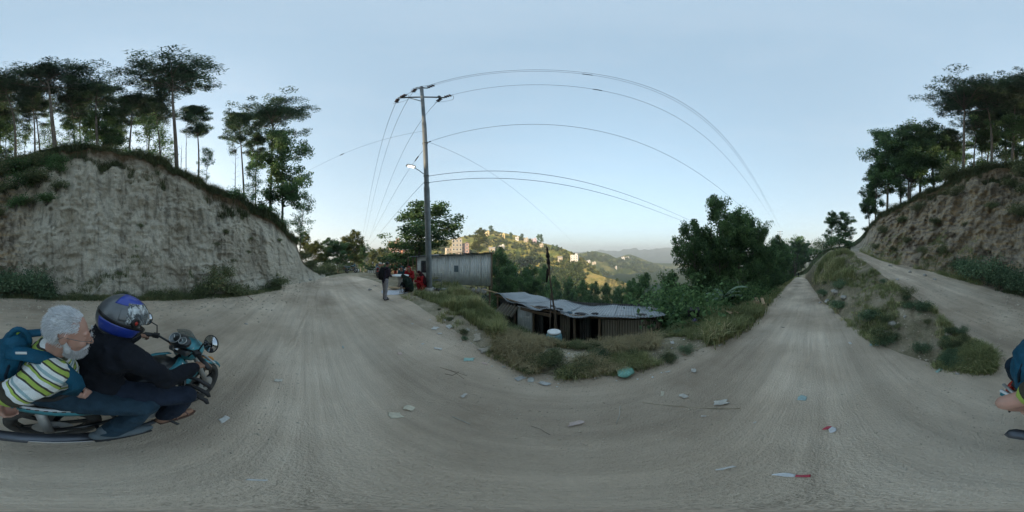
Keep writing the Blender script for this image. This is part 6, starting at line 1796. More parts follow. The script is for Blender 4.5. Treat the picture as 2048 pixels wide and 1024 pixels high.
# helmet
hel = empty('helmet', BROOT, BRZ); tag(hel, 'blue and grey full-face motorcycle helmet with raised scratched visor', 'helmet')
Ph, Rh = head_frame(hcR + V(0.0, 0, 0.015), (0.93, -0.25, -0.26), (0.1, 0, 1))
def shell_pt(th, ph, k=1.0):
    """th round from the front, ph up; egg-shaped shell"""
    x = 0.166 * math.cos(ph) * math.cos(th); y = 0.130 * math.cos(ph) * math.sin(th); z = 0.158 * math.sin(ph)
    if math.cos(th) > 0: x *= 1.06
    return Ph(x * k - 0.01, y * k, z * k + 0.015)
M_HGREY = simple('helmet_grey', (0.11, 0.12, 0.13), 0.3, 0.3, 6, bmp=0.02, coat=0.5); M_HBLUE = simple('helmet_blue', (0.02, 0.05, 0.34), 0.28, 0.3, 6, bmp=0.02, coat=0.5); M_HBLK = simple('helmet_black', (0.012, 0.013, 0.016), 0.35, 0.3, 6)
def shell(name, mat, th0, th1, ph0, ph1, k=1.0, nu=30, nv=16, parent=hel, keep=None, t=0.006, warp=None):
    m = MB()
    for j in range(nv + 1):
        for i in range(nu + 1):
            th = th0 + (th1 - th0) * i / nu; ph = ph0 + (ph1 - ph0) * j / nv
            if warp: th, ph = warp(th, ph, i / nu, j / nv)
            m.v.append(tuple(shell_pt(th, ph, k)))
    for j in range(nv):
        for i in range(nu):
            tm = th0 + (th1 - th0) * (i + 0.5) / nu; pm = ph0 + (ph1 - ph0) * (j + 0.5) / nv
            if keep and not keep(tm, pm): continue
            a = j * (nu + 1) + i; m.f.append((a, a + 1, a + nu + 2, a + nu + 1))
    o = m.build(name, mat, parent, True); return thick(o, t)
face_open = lambda th, ph: not (abs((th + math.pi) % (2 * math.pi) - math.pi) < 1.02 and -0.34 < ph < 0.42)
shell('shell', M_HGREY, -math.pi, math.pi, -0.95, math.pi / 2, 1.0, 64, 34, keep=face_open)
shell('crown_band', M_HBLUE, -2.3, 2.3, 0.74, 1.52, 1.012, 36, 12)
for s in (-1, 1):
    shell('side_band', M_HBLUE, s * 0.9, s * 2.7, -0.72, -0.18, 1.012, 22, 8, warp=lambda th, ph, u, v: (th, ph + 0.25 * u - 0.05))
    shell('trim', M_HBLK, s * 0.8, s * 2.9, -0.28, -0.14, 1.018, 22, 3, warp=lambda th, ph, u, v: (th, ph + 0.42 * u - 0.02))
    shell('side_flash', M_HGREY, s * 1.1, s * 1.9, 0.1, 0.6, 1.014, 12, 6)
    MB().lathe([(0.030, 0), (0.030, 0.008), (0.022, 0.012), (0.001, 0.012)], shell_pt(s * 1.28, 0.10, 1.02), (shell_pt(s * 1.28, 0.10, 2) - shell_pt(s * 1.28, 0.10, 1)), 20).build('visor_pivot', M_HBLK, hel, True)
    MB().lathe([(0.012, 0.012), (0.012, 0.015), (0.001, 0.015)], shell_pt(s * 1.28, 0.10, 1.02), (shell_pt(s * 1.28, 0.10, 2) - shell_pt(s * 1.28, 0.10, 1)), 14).build('pivot_badge', M_RED, hel, True)
shell('chin_bar', M_HBLK, -1.0, 1.0, -0.80, -0.34, 1.025, 24, 6)
shell('rear_bumper', M_HBLK, 2.2, 2 * math.pi - 2.2, -0.98, -0.72, 1.015, 20, 3)
# raised, scuffed visor
m, nt, b = new_mat('scuffed_visor')
nz = noise_node(nt, 34, 6, 0.75, None, (1, 1, 0.5)); n_big = noise_node(nt, 8, 3)
rs = ramp(nt, [(0.47, 0.0), (0.56, 1.0)]); nt.links.new(nz.outputs[0], rs.inputs[0])
rb = ramp(nt, [(0.42, 0.15), (0.56, 1.0)]); nt.links.new(n_big.outputs[0], rb.inputs[0])
sc = mixc(nt, 1.0, rs.outputs[0], rb.outputs[0], 'MULTIPLY')
nt.links.new(mixc(nt, sc, (0.10, 0.115, 0.125), (0.62, 0.66, 0.68)), b.inputs['Base Color'])
b.inputs['Roughness'].default_value = 0.25; b.inputs['Coat Weight'].default_value = 0.4
al = nt.nodes.new('ShaderNodeMapRange'); al.inputs[3].default_value = 0.72; al.inputs[4].default_value = 0.97
nt.links.new(sc, al.inputs[0]); nt.links.new(al.outputs[0], b.inputs['Alpha'])
shell('visor', m, -1.62, 1.62, 0.02, 0.86, 1.045, 34, 12, t=0.003)
# lettering on the lower side band, facing the right-hand side
def word_mesh(txt, size):
    cu = bpy.data.curves.new('w', 'FONT'); cu.body = txt; cu.size = size; cu.extrude = 0.0006; cu.align_x = 'CENTER'; cu.align_y = 'CENTER'
    o = bpy.data.objects.new('w', cu); COL.objects.link(o)
    dg = bpy.context.evaluated_depsgraph_get(); dg.update()
    me = bpy.data.meshes.new_from_object(o.evaluated_get(dg)); bpy.data.objects.remove(o); return me
wm = word_mesh('STUDDS', 0.036)
ths, phs = -1.75, -0.42
c0 = shell_pt(ths, phs, 1.026); xd = (shell_pt(ths + 0.08, phs - 0.015, 1.026) - c0).normalized(); nd = (shell_pt(ths, phs, 2) - c0).normalized(); yd = nd.cross(xd).normalized(); nd = xd.cross(yd)
# letters are bent round the shell
vv = np.empty(len(wm.vertices) * 3, np.float32); wm.vertices.foreach_get('co', vv); vv = vv.reshape(-1, 3)
for i, (a, b2, c2) in enumerate(vv):
    th = ths + a / 0.14; ph = phs - 0.12 * (a / 0.14) + b2 / 0.15
    q = shell_pt(th, ph, 1.02 + 0.006 + c2)
    wm.vertices[i].co = q
wm.materials.append(M_WSTICK); link('lettering', wm, None, hel)

# ---------------------------------------------------------------- passenger in striped polo
pas = empty('person', BROOT, BRZ); tag(pas, 'white-haired bearded passenger in striped polo shirt and glasses', 'person')
pc = V(0.085, -0.225, 1.475)                               # head centre
pf = V(0.95, -0.26, -0.20); pu = V(0.20, -0.05, 0.97)
hipP, chP = V(-0.04, -0.02, 0.98), V(-0.02, -0.10, 1.20)
psR, psL = V(-0.015, -0.285, 1.235), V(0.06, 0.06, 1.27)
peR, peL = V(-0.255, -0.36, 1.04), V(0.16, 0.10, 1.03)
pwR, pwL = V(-0.225, -0.275, 0.90), V(0.145, -0.115, 0.995)
B = Body()
B.limb([hipP, V(-0.04, -0.05, 1.08), chP, V(0.01, -0.15, 1.31), V(0.05, -0.19, 1.38), pc - V(0.02, -0.01, 0.04)], [0.12, 0.115, 0.11, 0.065, 0.060, 0.06])
Pp, Rp = head(B, pc, pf, pu, 0.97)
B.limb([psR, (psR + peR) / 2, peR, (peR + pwR) / 2, pwR], [0.055, 0.052, 0.048, 0.045, 0.033])
B.limb([psL, peL, pwL], [0.055, 0.045, 0.032])
hand(B, pwR, V(0.25, 0.35, -0.9), V(-0.9, -0.3, -0.35), V(0.1, -0.9, 0.3), 0.185, (0.8, 1.1, 0.8), 0.03, 0.5)
hand(B, pwL, V(0.45, -0.85, 0.02), V(0.75, 0.35, 0.55), V(-0.35, 0.1, 0.95), 0.190, (1.15, 1.35, 0.9), 0.02, 0.8)
for s in (-1, 1):
    k_, a_ = V(0.44, 0.27 * s - 0.0, 0.79), V(0.27, 0.255 * s, 0.46)
    B.limb([V(0.0, 0.09 * s, 0.92), k_, a_], [0.08, 0.055, 0.04]); B.limb([a_, V(0.25, 0.255 * s, 0.41), V(0.40, 0.26 * s, 0.40)], [0.045, 0.04, 0.03])
B.build('body', SK_FAIR, pas, 0.0055, 3)
S = Body()
S.limb([V(-0.04, -0.01, 0.93), V(-0.035, -0.04, 1.04), V(-0.02, -0.10, 1.18), V(0.0, -0.13, 1.27), V(0.02, -0.15, 1.315)], [0.165, 0.175, 0.165, 0.12, 0.075])
S.limb([V(0.03, -0.03, 1.02), V(0.03, -0.07, 1.1)], [0.15, 0.14])
S.limb([V(-0.02, -0.20, 1.20), V(0.03, 0.0, 1.22)], [0.115, 0.115])
sleeveR = [psR + V(0.02, 0.03, 0.01), psR.lerp(peR, 0.30), psR.lerp(peR, 0.55)]
S.limb(sleeveR, [0.098, 0.086, 0.080])
sleeveL = [psL, psL.lerp(peL, 0.35), psL.lerp(peL, 0.7)]
S.limb(sleeveL, [0.092, 0.082, 0.078])
spine = [V(-0.04, -0.01, 0.80), V(-0.035, -0.04, 1.04), V(-0.02, -0.10, 1.18), V(0.02, -0.15, 1.40)]
def stripes(co):
    ps, ds = seg_param(co, spine); pa, da = seg_param(co, [psR + V(0.06, 0.08, 0.05)] + sleeveR[1:])
    wr = fbm(co * 9, 31, 3) * 0.020
    arm = da < 0.118
    tor = ps * 7.5; slv = pa * 8.2
    # on the shoulder and sleeve the knit runs round the arm
    out = np.where(arm & ((co[:, 1] < -0.235) | (co[:, 0] < -0.10)), slv, tor)
    return out + wr * 7
S.build('polo_shirt', stripe_mat(), pas, 0.0075, 4, stripes, wrinkle(10, 0.013, 8))
cuff = psR.lerp(peR, 0.575); ad_ = (peR - psR).normalized()
MB().tube([cuff - ad_ * 0.018, cuff, cuff + ad_ * 0.012], [0.084, 0.085, 0.082], 20).build('sleeve_cuff', cloth_mat('olive_rib', (0.065, 0.06, 0.045)), pas, True)
MB().lathe([(0.088, -0.015), (0.084, 0.025), (0.074, 0.03), (0.072, -0.01)], V(0.02, -0.155, 1.325), (0.25, -0.25, 1), 20).build('collar', cloth_mat('olive_collar', (0.13, 0.13, 0.09)), pas, True)
T = Body()
T.limb([V(-0.05, -0.07, 0.93), V(-0.05, 0.05, 0.93)], [0.135, 0.135])
for s in (-1, 1):
    T.limb([V(-0.03, 0.08 * s, 0.92), V(0.20, 0.19 * s, 0.87), V(0.445, 0.27 * s, 0.785), V(0.37, 0.265 * s, 0.62), V(0.275, 0.255 * s, 0.475)], [0.125, 0.105, 0.082, 0.075, 0.068])
T.build('jeans', M_JEAN, pas, 0.009, 4, None, wrinkle(12, 0.010, 9))
for s in (-1, 1):
    sh_ = Body(); sh_.limb([V(0.215, 0.255 * s, 0.415), V(0.30, 0.258 * s, 0.408), V(0.42, 0.262 * s, 0.40), V(0.475, 0.265 * s, 0.395)], [0.046, 0.046, 0.042, 0.030]); sh_.limb([V(0.25, 0.255 * s, 0.45), V(0.26, 0.255 * s, 0.50)], [0.05, 0.05])
    sho = sh_.build('shoe', simple('grey_blue_shoe', (0.10, 0.13, 0.15), 0.7, 0.3, 12), pas, 0.008, 3)
    MB().box((0.335, 0.26 * s, 0.368), (0.29, 0.085, 0.018)).build('sole', M_BLACK, sho, bevel=0.006)
# hair, beard, glasses
def tuft(name, mat, n, region, L, seed, lift=0.3, W=0.0028):
    rng = np.random.default_rng(seed); base = []; dirs = []
    while len(base) < n:
        p, d = region(rng)
        if p is None: continue
        base.append(p); dirs.append(d)
    base = np.array(base); dirs = unit(np.array(dirs) + rng.normal(size=(n, 3)) * 0.16)
    LL = rng.uniform(L[0], L[1], n)[:, None]
    side = unit(np.cross(dirs, rng.normal(size=(n, 3)))) * W
    v = np.stack([base - side, base + side, base + dirs * LL + side * 0.2, base + dirs * LL - side * 0.2], 1).reshape(-1, 3)
    return np_mesh(name, v, np.arange(4 * n).reshape(n, 4), False, {'tint': np.repeat(rng.random(n), 4)})
m_hair = leaf_mat('white_hair', (0.50, 0.505, 0.52), (0.80, 0.81, 0.83)); m_beard = leaf_mat('white_beard', (0.50, 0.50, 0.51), (0.75, 0.75, 0.76))
s_ = 0.97
def hair_region(rng):
    d = unit(rng.normal(size=3))
    x, y, z = d * np.array([0.104, 0.083, 0.096]) * s_
    x -= 0.014; z += 0.036
    if z < 0.05 and x > 0.0: return None, None
    if z < -0.055: return None, None
    if x > 0.045 and z < 0.108: return None, None
    if abs(y) > 0.06 and -0.035 < x < 0.02 and z < 0.045: return None, None
    p = Pp(x, y, z); dd = Rp @ Vector((d[0] * 0.22 - 0.85 * (1 if z > 0.05 else 0.35), d[1] * 0.35, d[2] * 0.22 - (0.7 if z < 0.09 else 0.05)))
    return tuple(p), tuple(dd)
hc = Body(); hc.ell(Pp(-0.034 * s_, 0, 0.049 * s_), (0.088 * s_, 0.0795 * s_, 0.084 * s_), Rp); hc.ell(Pp(-0.045 * s_, 0, -0.005 * s_), (0.068 * s_, 0.072 * s_, 0.062 * s_), Rp)
hair = hc.build('hair', simple('hair_base', (0.58, 0.585, 0.60), 0.8, 0.4, 40, bmp=0.5), pas, 0.006, 2, None, wrinkle(40, 0.004, 12))
link('hair_strands', tuft('hair_strands', m_hair, 6500, hair_region, (0.014, 0.030), 3, W=0.0012), m_hair, hair)
def beard_region(rng):
    d = unit(rng.normal(size=3)); x, y, z = d * np.array([0.066, 0.068, 0.062]) * s_
    x += 0.040; z -= 0.060
    if x < 0.005 or z > -0.050 + 0.03 * (abs(y) > 0.045 and x < 0.03): return None, None
    if x > 0.082 and abs(y) < 0.024 and -0.075 < z < -0.052: return None, None
    p = Pp(x, y, z); return tuple(p), tuple(Rp @ Vector((d[0] * 0.6, d[1] * 0.5, d[2] * 0.3 - 0.75)))
bb = Body(); bb.ell(Pp(0.040 * s_, 0, -0.084 * s_), (0.052 * s_, 0.055 * s_, 0.040 * s_), Rp); bb.ell(Pp(0.066 * s_, 0, -0.102 * s_), (0.03 * s_, 0.034 * s_, 0.024 * s_), Rp)
for q in (-1, 1): bb.limb([Pp(0.0, 0.068 * q * s_, -0.02), Pp(0.02, 0.060 * q * s_, -0.065 * s_)], [0.010, 0.018], 8); bb.limb([Pp(0.103 * s_, 0.006 * q, -0.044 * s_), Pp(0.088 * s_, 0.028 * q * s_, -0.058 * s_)], [0.0095, 0.008], 8)
beard = bb.build('beard', simple('beard_base', (0.56, 0.56, 0.57), 0.85, 0.3, 40, bmp=0.5), pas, 0.006, 2)
link('beard_strands', tuft('beard_strands', m_beard, 3200, beard_region, (0.008, 0.018), 4, W=0.001), m_beard, beard)
for q in (-1, 1):
    link('eyebrow', tuft('eyebrow', m_hair, 60, lambda rng, q=q: (tuple(Pp(0.097, q * rng.uniform(0.014, 0.046), 0.040 + rng.normal() * 0.003)), tuple(Rp @ Vector((0.4, q * 0.9, 0.1)))), (0.010, 0.018), 6 + q), m_hair, pas)
    eye = MB().ell(Pp(0.0755, 0.031 * q, 0.012), (0.011, 0.011, 0.011)).build('eye', simple('eye_white', (0.6, 0.58, 0.55), 0.2, 0.05, 4, bmp=0), pas, True)
gl = empty('glasses', (0, 0, 0), 0, pas)
for q in (-1, 1):
    rim_ = [Pp(0.116 - 0.012 * abs(math.cos(a)), q * 0.034 + 0.025 * math.cos(a), 0.008 + 0.017 * math.sin(a)) for a in np.linspace(0, 2 * math.pi, 21)[:-1]]
    MB().tube(rim_, 0.0013, 5, closed=True).build('rim', M_ENG, gl, True)
    MB().tube([Pp(0.108, q * 0.060, 0.014), Pp(0.06, q * 0.081, 0.016), Pp(-0.012, q * 0.086, 0.020), Pp(-0.03, q * 0.084, 0.0)], 0.0016, 5).build('temple', M_ENG, gl, True)
MB().tube([Pp(0.116, -0.010, 0.014), Pp(0.121, 0, 0.016), Pp(0.116, 0.010, 0.014)], 0.0013, 5).build('bridge', M_ENG, gl, True)

# backpack
bag = empty('backpack', BROOT, BRZ); tag(bag, 'blue hiking backpack worn by the white-haired passenger', 'backpack')
M_BAG = cloth_mat('blue_nylon', (0.010, 0.085, 0.150), 0.35, 8, 0.6); M_BAGD = cloth_mat('dark_blue_nylon', (0.008, 0.02, 0.035), 0.3, 8, 0.7)
K = Body()
K.limb([V(-0.22, -0.05, 0.98), V(-0.225, -0.09, 1.12), V(-0.20, -0.12, 1.26), V(-0.17, -0.135, 1.35)], [0.115, 0.125, 0.12, 0.08])
K.limb([V(-0.22, -0.15, 1.02), V(-0.21, -0.18, 1.20)], [0.08, 0.08]); K.limb([V(-0.22, 0.04, 1.02), V(-0.20, -0.01, 1.22)], [0.08, 0.08])
K.build('sack', M_BAG, bag, 0.010, 4, None, wrinkle(9, 0.012, 14))
K = Body(); K.limb([V(-0.315, -0.05, 1.0), V(-0.32, -0.09, 1.13)], [0.06, 0.06]); K.build('front_pocket', M_BAGD, bag, 0.01, 3, None, wrinkle(12, 0.006, 15))
def strap_band(nm, pts, w, mat, t=0.012, nrm=None):
    m = MB(); pts = [Vector(p) for p in pts]
    for i, p in enumerate(pts):
        tg_ = (pts[min(i + 1, len(pts) - 1)] - pts[max(i - 1, 0)]).normalized()
        sd = tg_.cross(nrm if nrm is not None else V(0, -1, 0.6)).normalized()
        m.v += [tuple(p - sd * w / 2), tuple(p + sd * w / 2)]
        if i: m.f.append((2 * i - 2, 2 * i - 1, 2 * i + 1, 2 * i))
    return thick(m.build(nm, mat, bag, True, subsurf=0), t)
st1 = strap_band('shoulder_strap', [V(-0.20, -0.22, 1.34), V(-0.11, -0.245, 1.362), V(-0.02, -0.255, 1.345), V(0.055, -0.285, 1.295), V(0.105, -0.300, 1.22), V(0.115, -0.29, 1.15), V(0.085, -0.27, 1.07)], 0.075, M_BAG, 0.014, V(0.3, -0.75, 0.75))
strap_band('webbing', [V(0.085, -0.265, 1.07), V(0.02, -0.245, 0.99), V(-0.10, -0.20, 0.935), V(-0.2, -0.15, 0.93)], 0.028, M_BLACK, 0.004, V(0, -1, 0.35))
strap_band('left_strap', [V(-0.16, -0.04, 1.37), V(-0.04, 0.0, 1.37), V(0.07, 0.02, 1.31), V(0.14, 0.02, 1.2)], 0.07, M_BAG, 0.014, V(0.4, 0, 0.9))
M_LIME = simple('lime_piping', (0.30, 0.50, 0.08), 0.6, 0.2, 8)
MB().tube([V(-0.13, -0.175, 1.40) + V(0.035 * math.cos(a), 0.02, 0.05 * math.sin(a)) for a in np.linspace(0, math.pi, 10)], 0.006, 6).build('piping', M_LIME, bag, True)
MB().tube([V(-0.145, -0.165, 1.395) + V(0.05 * math.cos(a), 0.0, 0.07 * math.sin(a)) for a in np.linspace(-0.2, math.pi + 0.2, 12)], 0.016, 8).build('haul_loop', M_BAG, bag, True)
for k in range(3):
    x = -0.25 + 0.05 * k
    MB().tube([V(x, -0.225, 1.10), V(x + 0.01, -0.255, 1.20), V(x + 0.03, -0.19, 1.33)], 0.008, 6).build('compression_strap', M_BAGD, bag, True)
MB().box((-0.12, -0.255, 1.372), (0.05, 0.006, 0.012), Matrix.Rotation(-0.1, 3, 'Y')).build('reflector_tab', M_WSTICK, bag)
# ================================================================== PEOPLE BESIDE THE HUT
def face_to(px, r, px2, r2):
    d = pol(px2, r2) - pol(px, r); return math.atan2(d.y, d.x)
def standing(name, px, r, hgt_, rz, top, bottom, skin, hairc, label, z=None, bend=0.0, headdown=0.2, group=None, arms='down', voxel=0.014, longhem=False, shawl=None):
    z = terr(px, r) if z is None else z
    e = empty(name, pol(px, r, z), rz); tag(e, label, 'person', group); k = hgt_ / 1.70
    def S(x, y, zz): return V(x + bend * max(0, zz - 0.9) * 0.6, y, zz) * k
    B = Body(); hc = S(0.04, 0, 1.575)
    B.limb([S(0, 0, 0.92), S(0, 0, 1.1), S(0, 0, 1.34), S(0.01, 0, 1.45), hc], [0.12 * k, 0.11 * k, 0.10 * k, 0.05 * k, 0.05 * k])
    head(B, hc, (1, 0, -headdown - bend), (headdown + bend, 0, 1), 0.95 * k)
    for s in (-1, 1):
        if arms == 'down': ap = [S(0, 0.185 * s, 1.36), S(0.0, 0.235 * s, 1.10), S(0.10, 0.21 * s, 0.87)]
        else: ap = [S(0, 0.185 * s, 1.36), S(0.06, 0.225 * s, 1.12), S(0.27, 0.09 * s, 1.06)]
        B.limb(ap, [0.045 * k, 0.038 * k, 0.026 * k])
        hand(B, ap[-1], (ap[-1] - ap[-2]), V(0, s, 0.1), V(1, 0, 0), 0.17 * k, (0.4, 0.5, 0.4))
        B.limb([S(0, 0.09 * s, 0.90), S(0.01 + 0.03 * s, 0.095 * s, 0.48), S(-0.01 + 0.05 * s, 0.10 * s, 0.09)], [0.075 * k, 0.05 * k, 0.036 * k])
        B.limb([S(-0.03 + 0.05 * s, 0.10 * s, 0.04), S(0.12 + 0.05 * s, 0.11 * s, 0.035)], [0.035 * k, 0.028 * k])
        B_ap = ap
    B.build('body', skin, e, voxel * 0.75, 2)
    J = Body(); J.limb([S(0, 0, 0.86), S(0, 0, 1.02), S(0, 0, 1.28), S(0.01, 0, 1.40)], [0.15 * k, 0.155 * k, 0.15 * k, 0.10 * k]); J.limb([S(0, -0.11, 1.3), S(0, 0.11, 1.3)], [0.10 * k, 0.10 * k])
    for s in (-1, 1):
        if arms == 'down': ap = [S(0, 0.185 * s, 1.36), S(0.0, 0.235 * s, 1.10), S(0.09, 0.212 * s, 0.89)]
        else: ap = [S(0, 0.185 * s, 1.36), S(0.06, 0.225 * s, 1.12), S(0.25, 0.10 * s, 1.06)]
        J.limb(ap, [0.075 * k, 0.058 * k, 0.045 * k])
    J.build('jacket' if not longhem else 'tunic', top, e, voxel, 3, None, wrinkle(9, 0.012, 21))
    T = Body()
    for s in (-1, 1): T.limb([S(0, 0.085 * s, 0.90), S(0.01 + 0.03 * s, 0.095 * s, 0.48), S(-0.01 + 0.05 * s, 0.10 * s, 0.08)], [0.105 * k, 0.078 * k, 0.068 * k])
    if longhem: T.limb([S(0, 0, 0.95), S(0, 0, 0.3), S(0, 0, 0.10)], [0.15 * k, 0.19 * k, 0.20 * k])
    T.build('trousers' if not longhem else 'skirt', bottom, e, voxel, 3, None, wrinkle(10, 0.010, 22))
    P, R = head_frame(hc, (1, 0, -headdown - bend), (headdown + bend, 0, 1))
    Hh = Body(); q = 0.95 * k; Hh.ell(P(-0.022 * q, 0, 0.045 * q), (0.098 * q, 0.082 * q, 0.09 * q), R)
    if longhem: Hh.ell(P(-0.06 * q, 0, -0.02 * q), (0.06 * q, 0.07 * q, 0.09 * q), R)
    Hh.build('hair', hairc, e, voxel * 0.7, 1, None, wrinkle(30, 0.005, 23))
    for s in (-1, 1):
        sh = Body(); sh.limb([S(-0.05 + 0.05 * s, 0.10 * s, 0.04), S(0.06 + 0.05 * s, 0.107 * s, 0.045), S(0.17 + 0.05 * s, 0.115 * s, 0.032)], [0.042 * k, 0.045 * k, 0.032 * k]); sh.build('shoe', M_BLACK, e, voxel, 2)
    if shawl: shawl(e, S, k)
    return e
def squatting(name, px, r, k, rz, top, bottom, skin, hairc, label, shawl_m=None, group=None, reach=0.0, voxel=0.014, lean=0.25, dz=0.0):
    e = empty(name, pol(px, r, terr(px, r) + dz), rz); tag(e, label, 'person', group)
    def S(x, y, z): return V(x, y, z) * k
    hc = S(0.10 + lean * 0.5, 0, 0.93 - lean * 0.2)
    B = Body(); B.limb([S(-0.10, 0, 0.26), S(-0.06, 0, 0.45), S(0.0 + lean * 0.25, 0, 0.68), hc - S(0.02, 0, 0.05)], [0.13 * k, 0.11 * k, 0.11 * k, 0.055 * k])
    head(B, hc, (1, 0, -0.3), (0.3, 0, 1), 0.95 * k)
    for s in (-1, 1):
        ap = [S(0.02 + lean * 0.25, 0.17 * s, 0.70), S(0.17, 0.22 * s, 0.50), S(0.36 + reach, 0.08 * s, 0.42 - reach * 0.6)]
        B.limb(ap, [0.045 * k, 0.036 * k, 0.026 * k]); hand(B, ap[-1], ap[-1] - ap[-2], V(0, 0, 1), V(0, -s, 0), 0.165 * k, (0.5, 0.6, 0.4))
        B.limb([S(-0.08, 0.09 * s, 0.24), S(0.27, 0.16 * s, 0.46), S(0.06, 0.13 * s, 0.06), S(0.22, 0.15 * s, 0.03)], [0.08 * k, 0.055 * k, 0.04 * k, 0.028 * k])
    B.build('body', skin, e, voxel * 0.75, 2)
    J = Body(); J.limb([S(-0.10, 0, 0.24), S(-0.05, 0, 0.45), S(0.0 + lean * 0.25, 0, 0.66), S(0.03 + lean * 0.35, 0, 0.76)], [0.16 * k, 0.155 * k, 0.145 * k, 0.09 * k]); J.limb([S(lean * 0.25, -0.11, 0.67), S(lean * 0.25, 0.11, 0.67)], [0.09 * k, 0.09 * k])
    for s in (-1, 1): J.limb([S(0.02 + lean * 0.25, 0.17 * s, 0.70), S(0.17, 0.22 * s, 0.50), S(0.30 + reach, 0.10 * s, 0.43 - reach * 0.5)], [0.075 * k, 0.06 * k, 0.05 * k])
    J.build('tunic', top, e, voxel, 3, None, wrinkle(9, 0.014, 25))
    T = Body()
    for s in (-1, 1): T.limb([S(-0.09, 0.08 * s, 0.22), S(0.28, 0.16 * s, 0.46), S(0.10, 0.14 * s, 0.10)], [0.13 * k, 0.095 * k, 0.09 * k])
    T.limb([S(-0.08, 0, 0.2), S(0.12, 0, 0.22), S(0.15, 0, 0.12)], [0.15 * k, 0.13 * k, 0.12 * k])
    T.build('skirt', bottom, e, voxel, 3, None, wrinkle(9, 0.014, 26))
    P, R = head_frame(hc, (1, 0, -0.3), (0.3, 0, 1)); q = 0.95 * k
    Hh = Body(); Hh.ell(P(-0.022 * q, 0, 0.045 * q), (0.098 * q, 0.083 * q, 0.09 * q), R); Hh.ell(P(-0.07 * q, 0, -0.02 * q), (0.05 * q, 0.06 * q, 0.07 * q), R); Hh.build('hair', hairc, e, voxel * 0.7, 1)
    if shawl_m:
        W = Body(); W.limb([P(-0.05 * q, 0, 0.05 * q), S(-0.05 + lean * 0.2, 0, 0.72), S(-0.13, 0, 0.42), S(-0.16, 0, 0.20)], [0.10 * k, 0.15 * k, 0.17 * k, 0.16 * k]); W.limb([S(0.02, -0.17, 0.68), S(-0.05, -0.19, 0.40)], [0.10 * k, 0.10 * k]); W.limb([S(0.02, 0.17, 0.68), S(-0.05, 0.19, 0.40)], [0.10 * k, 0.10 * k])
        W.build('shawl', shawl_m, e, voxel, 3, None, wrinkle(8, 0.016, 27))
    return e
C_RED = cloth_mat('red_cloth', (0.33, 0.018, 0.022)); C_MAR = cloth_mat('maroon_cloth', (0.055, 0.012, 0.018)); C_DGRN = cloth_mat('dark_green_cloth', (0.014, 0.026, 0.02))
C_GREY = cloth_mat('grey_trousers', (0.26, 0.25, 0.27)); C_TEAL = cloth_mat('teal_cloth', (0.03, 0.09, 0.11)); C_ORRED = cloth_mat('orange_red_cloth', (0.36, 0.05, 0.02)); C_BLK = cloth_mat('black_cloth', (0.012, 0.012, 0.014))
m_blackhair = simple('black_hair', (0.012, 0.011, 0.011), 0.5, 0.3, 30)
# plaid dark jacket for the standing man
m, nt, b = new_mat('plaid_jacket'); tcx = nt.nodes.new('ShaderNodeTexCoord')
wv1 = nt.nodes.new('ShaderNodeTexWave'); wv1.bands_direction = 'Z'; wv1.inputs['Scale'].default_value = 6; wv2 = nt.nodes.new('ShaderNodeTexWave'); wv2.bands_direction = 'Y'; wv2.inputs['Scale'].default_value = 6
nt.links.new(tcx.outputs['Object'], wv1.inputs[0]); nt.links.new(tcx.outputs['Object'], wv2.inputs[0])
c = mixc(nt, wv1.outputs['Fac'], (0.012, 0.014, 0.024), (0.035, 0.026, 0.06)); c = mixc(nt, wv2.outputs['Fac'], c, (0.07, 0.03, 0.04), 'MIX'); c = mixc(nt, 0.5, c, (0.014, 0.016, 0.028))
nt.links.new(c, b.inputs['Base Color']); b.inputs['Roughness'].default_value = 0.9
PLAID = m
man = standing('person', 770, 6.75, 1.60, face_to(770, 6.75, 815, 7.6), PLAID, C_GREY, SK_BROWN, m_blackhair, 'man standing with bowed head in plaid jacket and grey trousers', bend=0.22, headdown=0.45, arms='front')
# his backpack
rzm = face_to(770, 6.75, 815, 7.6)
mb = empty('backpack', pol(770, 6.75, terr(770, 6.75)), rzm); tag(mb, 'black backpack on the back of the standing man', 'backpack')
K = Body(); K.limb([V(-0.20, 0, 0.98), V(-0.19, 0, 1.15), V(-0.12, 0, 1.30)], [0.125, 0.135, 0.10]); K.build('sack', C_BLK, mb, 0.015, 3, None, wrinkle(9, 0.01, 31))
for s in (-1, 1): MB().tube([V(-0.08, 0.11 * s, 1.30), V(0.06, 0.12 * s, 1.36), V(0.19, 0.12 * s, 1.22), V(0.14, 0.13 * s, 1.02), V(-0.06, 0.13 * s, 0.95)], 0.022, 7).build('strap', C_BLK, mb, True)
squatting('person', 844, 8.3, 1.0, face_to(844, 8.3, 790, 7.6), C_RED, C_RED, SK_BROWN, m_blackhair, 'woman squatting in red dress with dark maroon shawl beside the pole', C_MAR, 'people gathered beside the hut')
squatting('person', 817, 7.9, 0.92, face_to(817, 7.9, 785, 8.6), C_DGRN, C_BLK, SK_BROWN, m_blackhair, 'person in dark clothes bending low over the white sheet', C_DGRN, 'people gathered beside the hut', 0.15, lean=0.65)
squatting('person', 819, 10.2, 1.12, face_to(819, 10.2, 780, 6), C_RED, C_RED, SK_BROWN, m_blackhair, 'woman in bright red sitting behind the white table', C_RED, 'people gathered beside the hut')
squatting('person', 804, 10.8, 1.12, face_to(804, 10.8, 770, 6), C_TEAL, C_TEAL, SK_BROWN, m_blackhair, 'person in dark teal sitting left of the red-clad woman', C_TEAL, 'people gathered beside the hut')
standing('person', 791, 18, 1.58, face_to(791, 18, 760, 8), C_ORRED, C_ORRED, SK_BROWN, m_blackhair, 'distant woman in orange-red clothes walking behind the table', longhem=True, group='people gathered beside the hut')
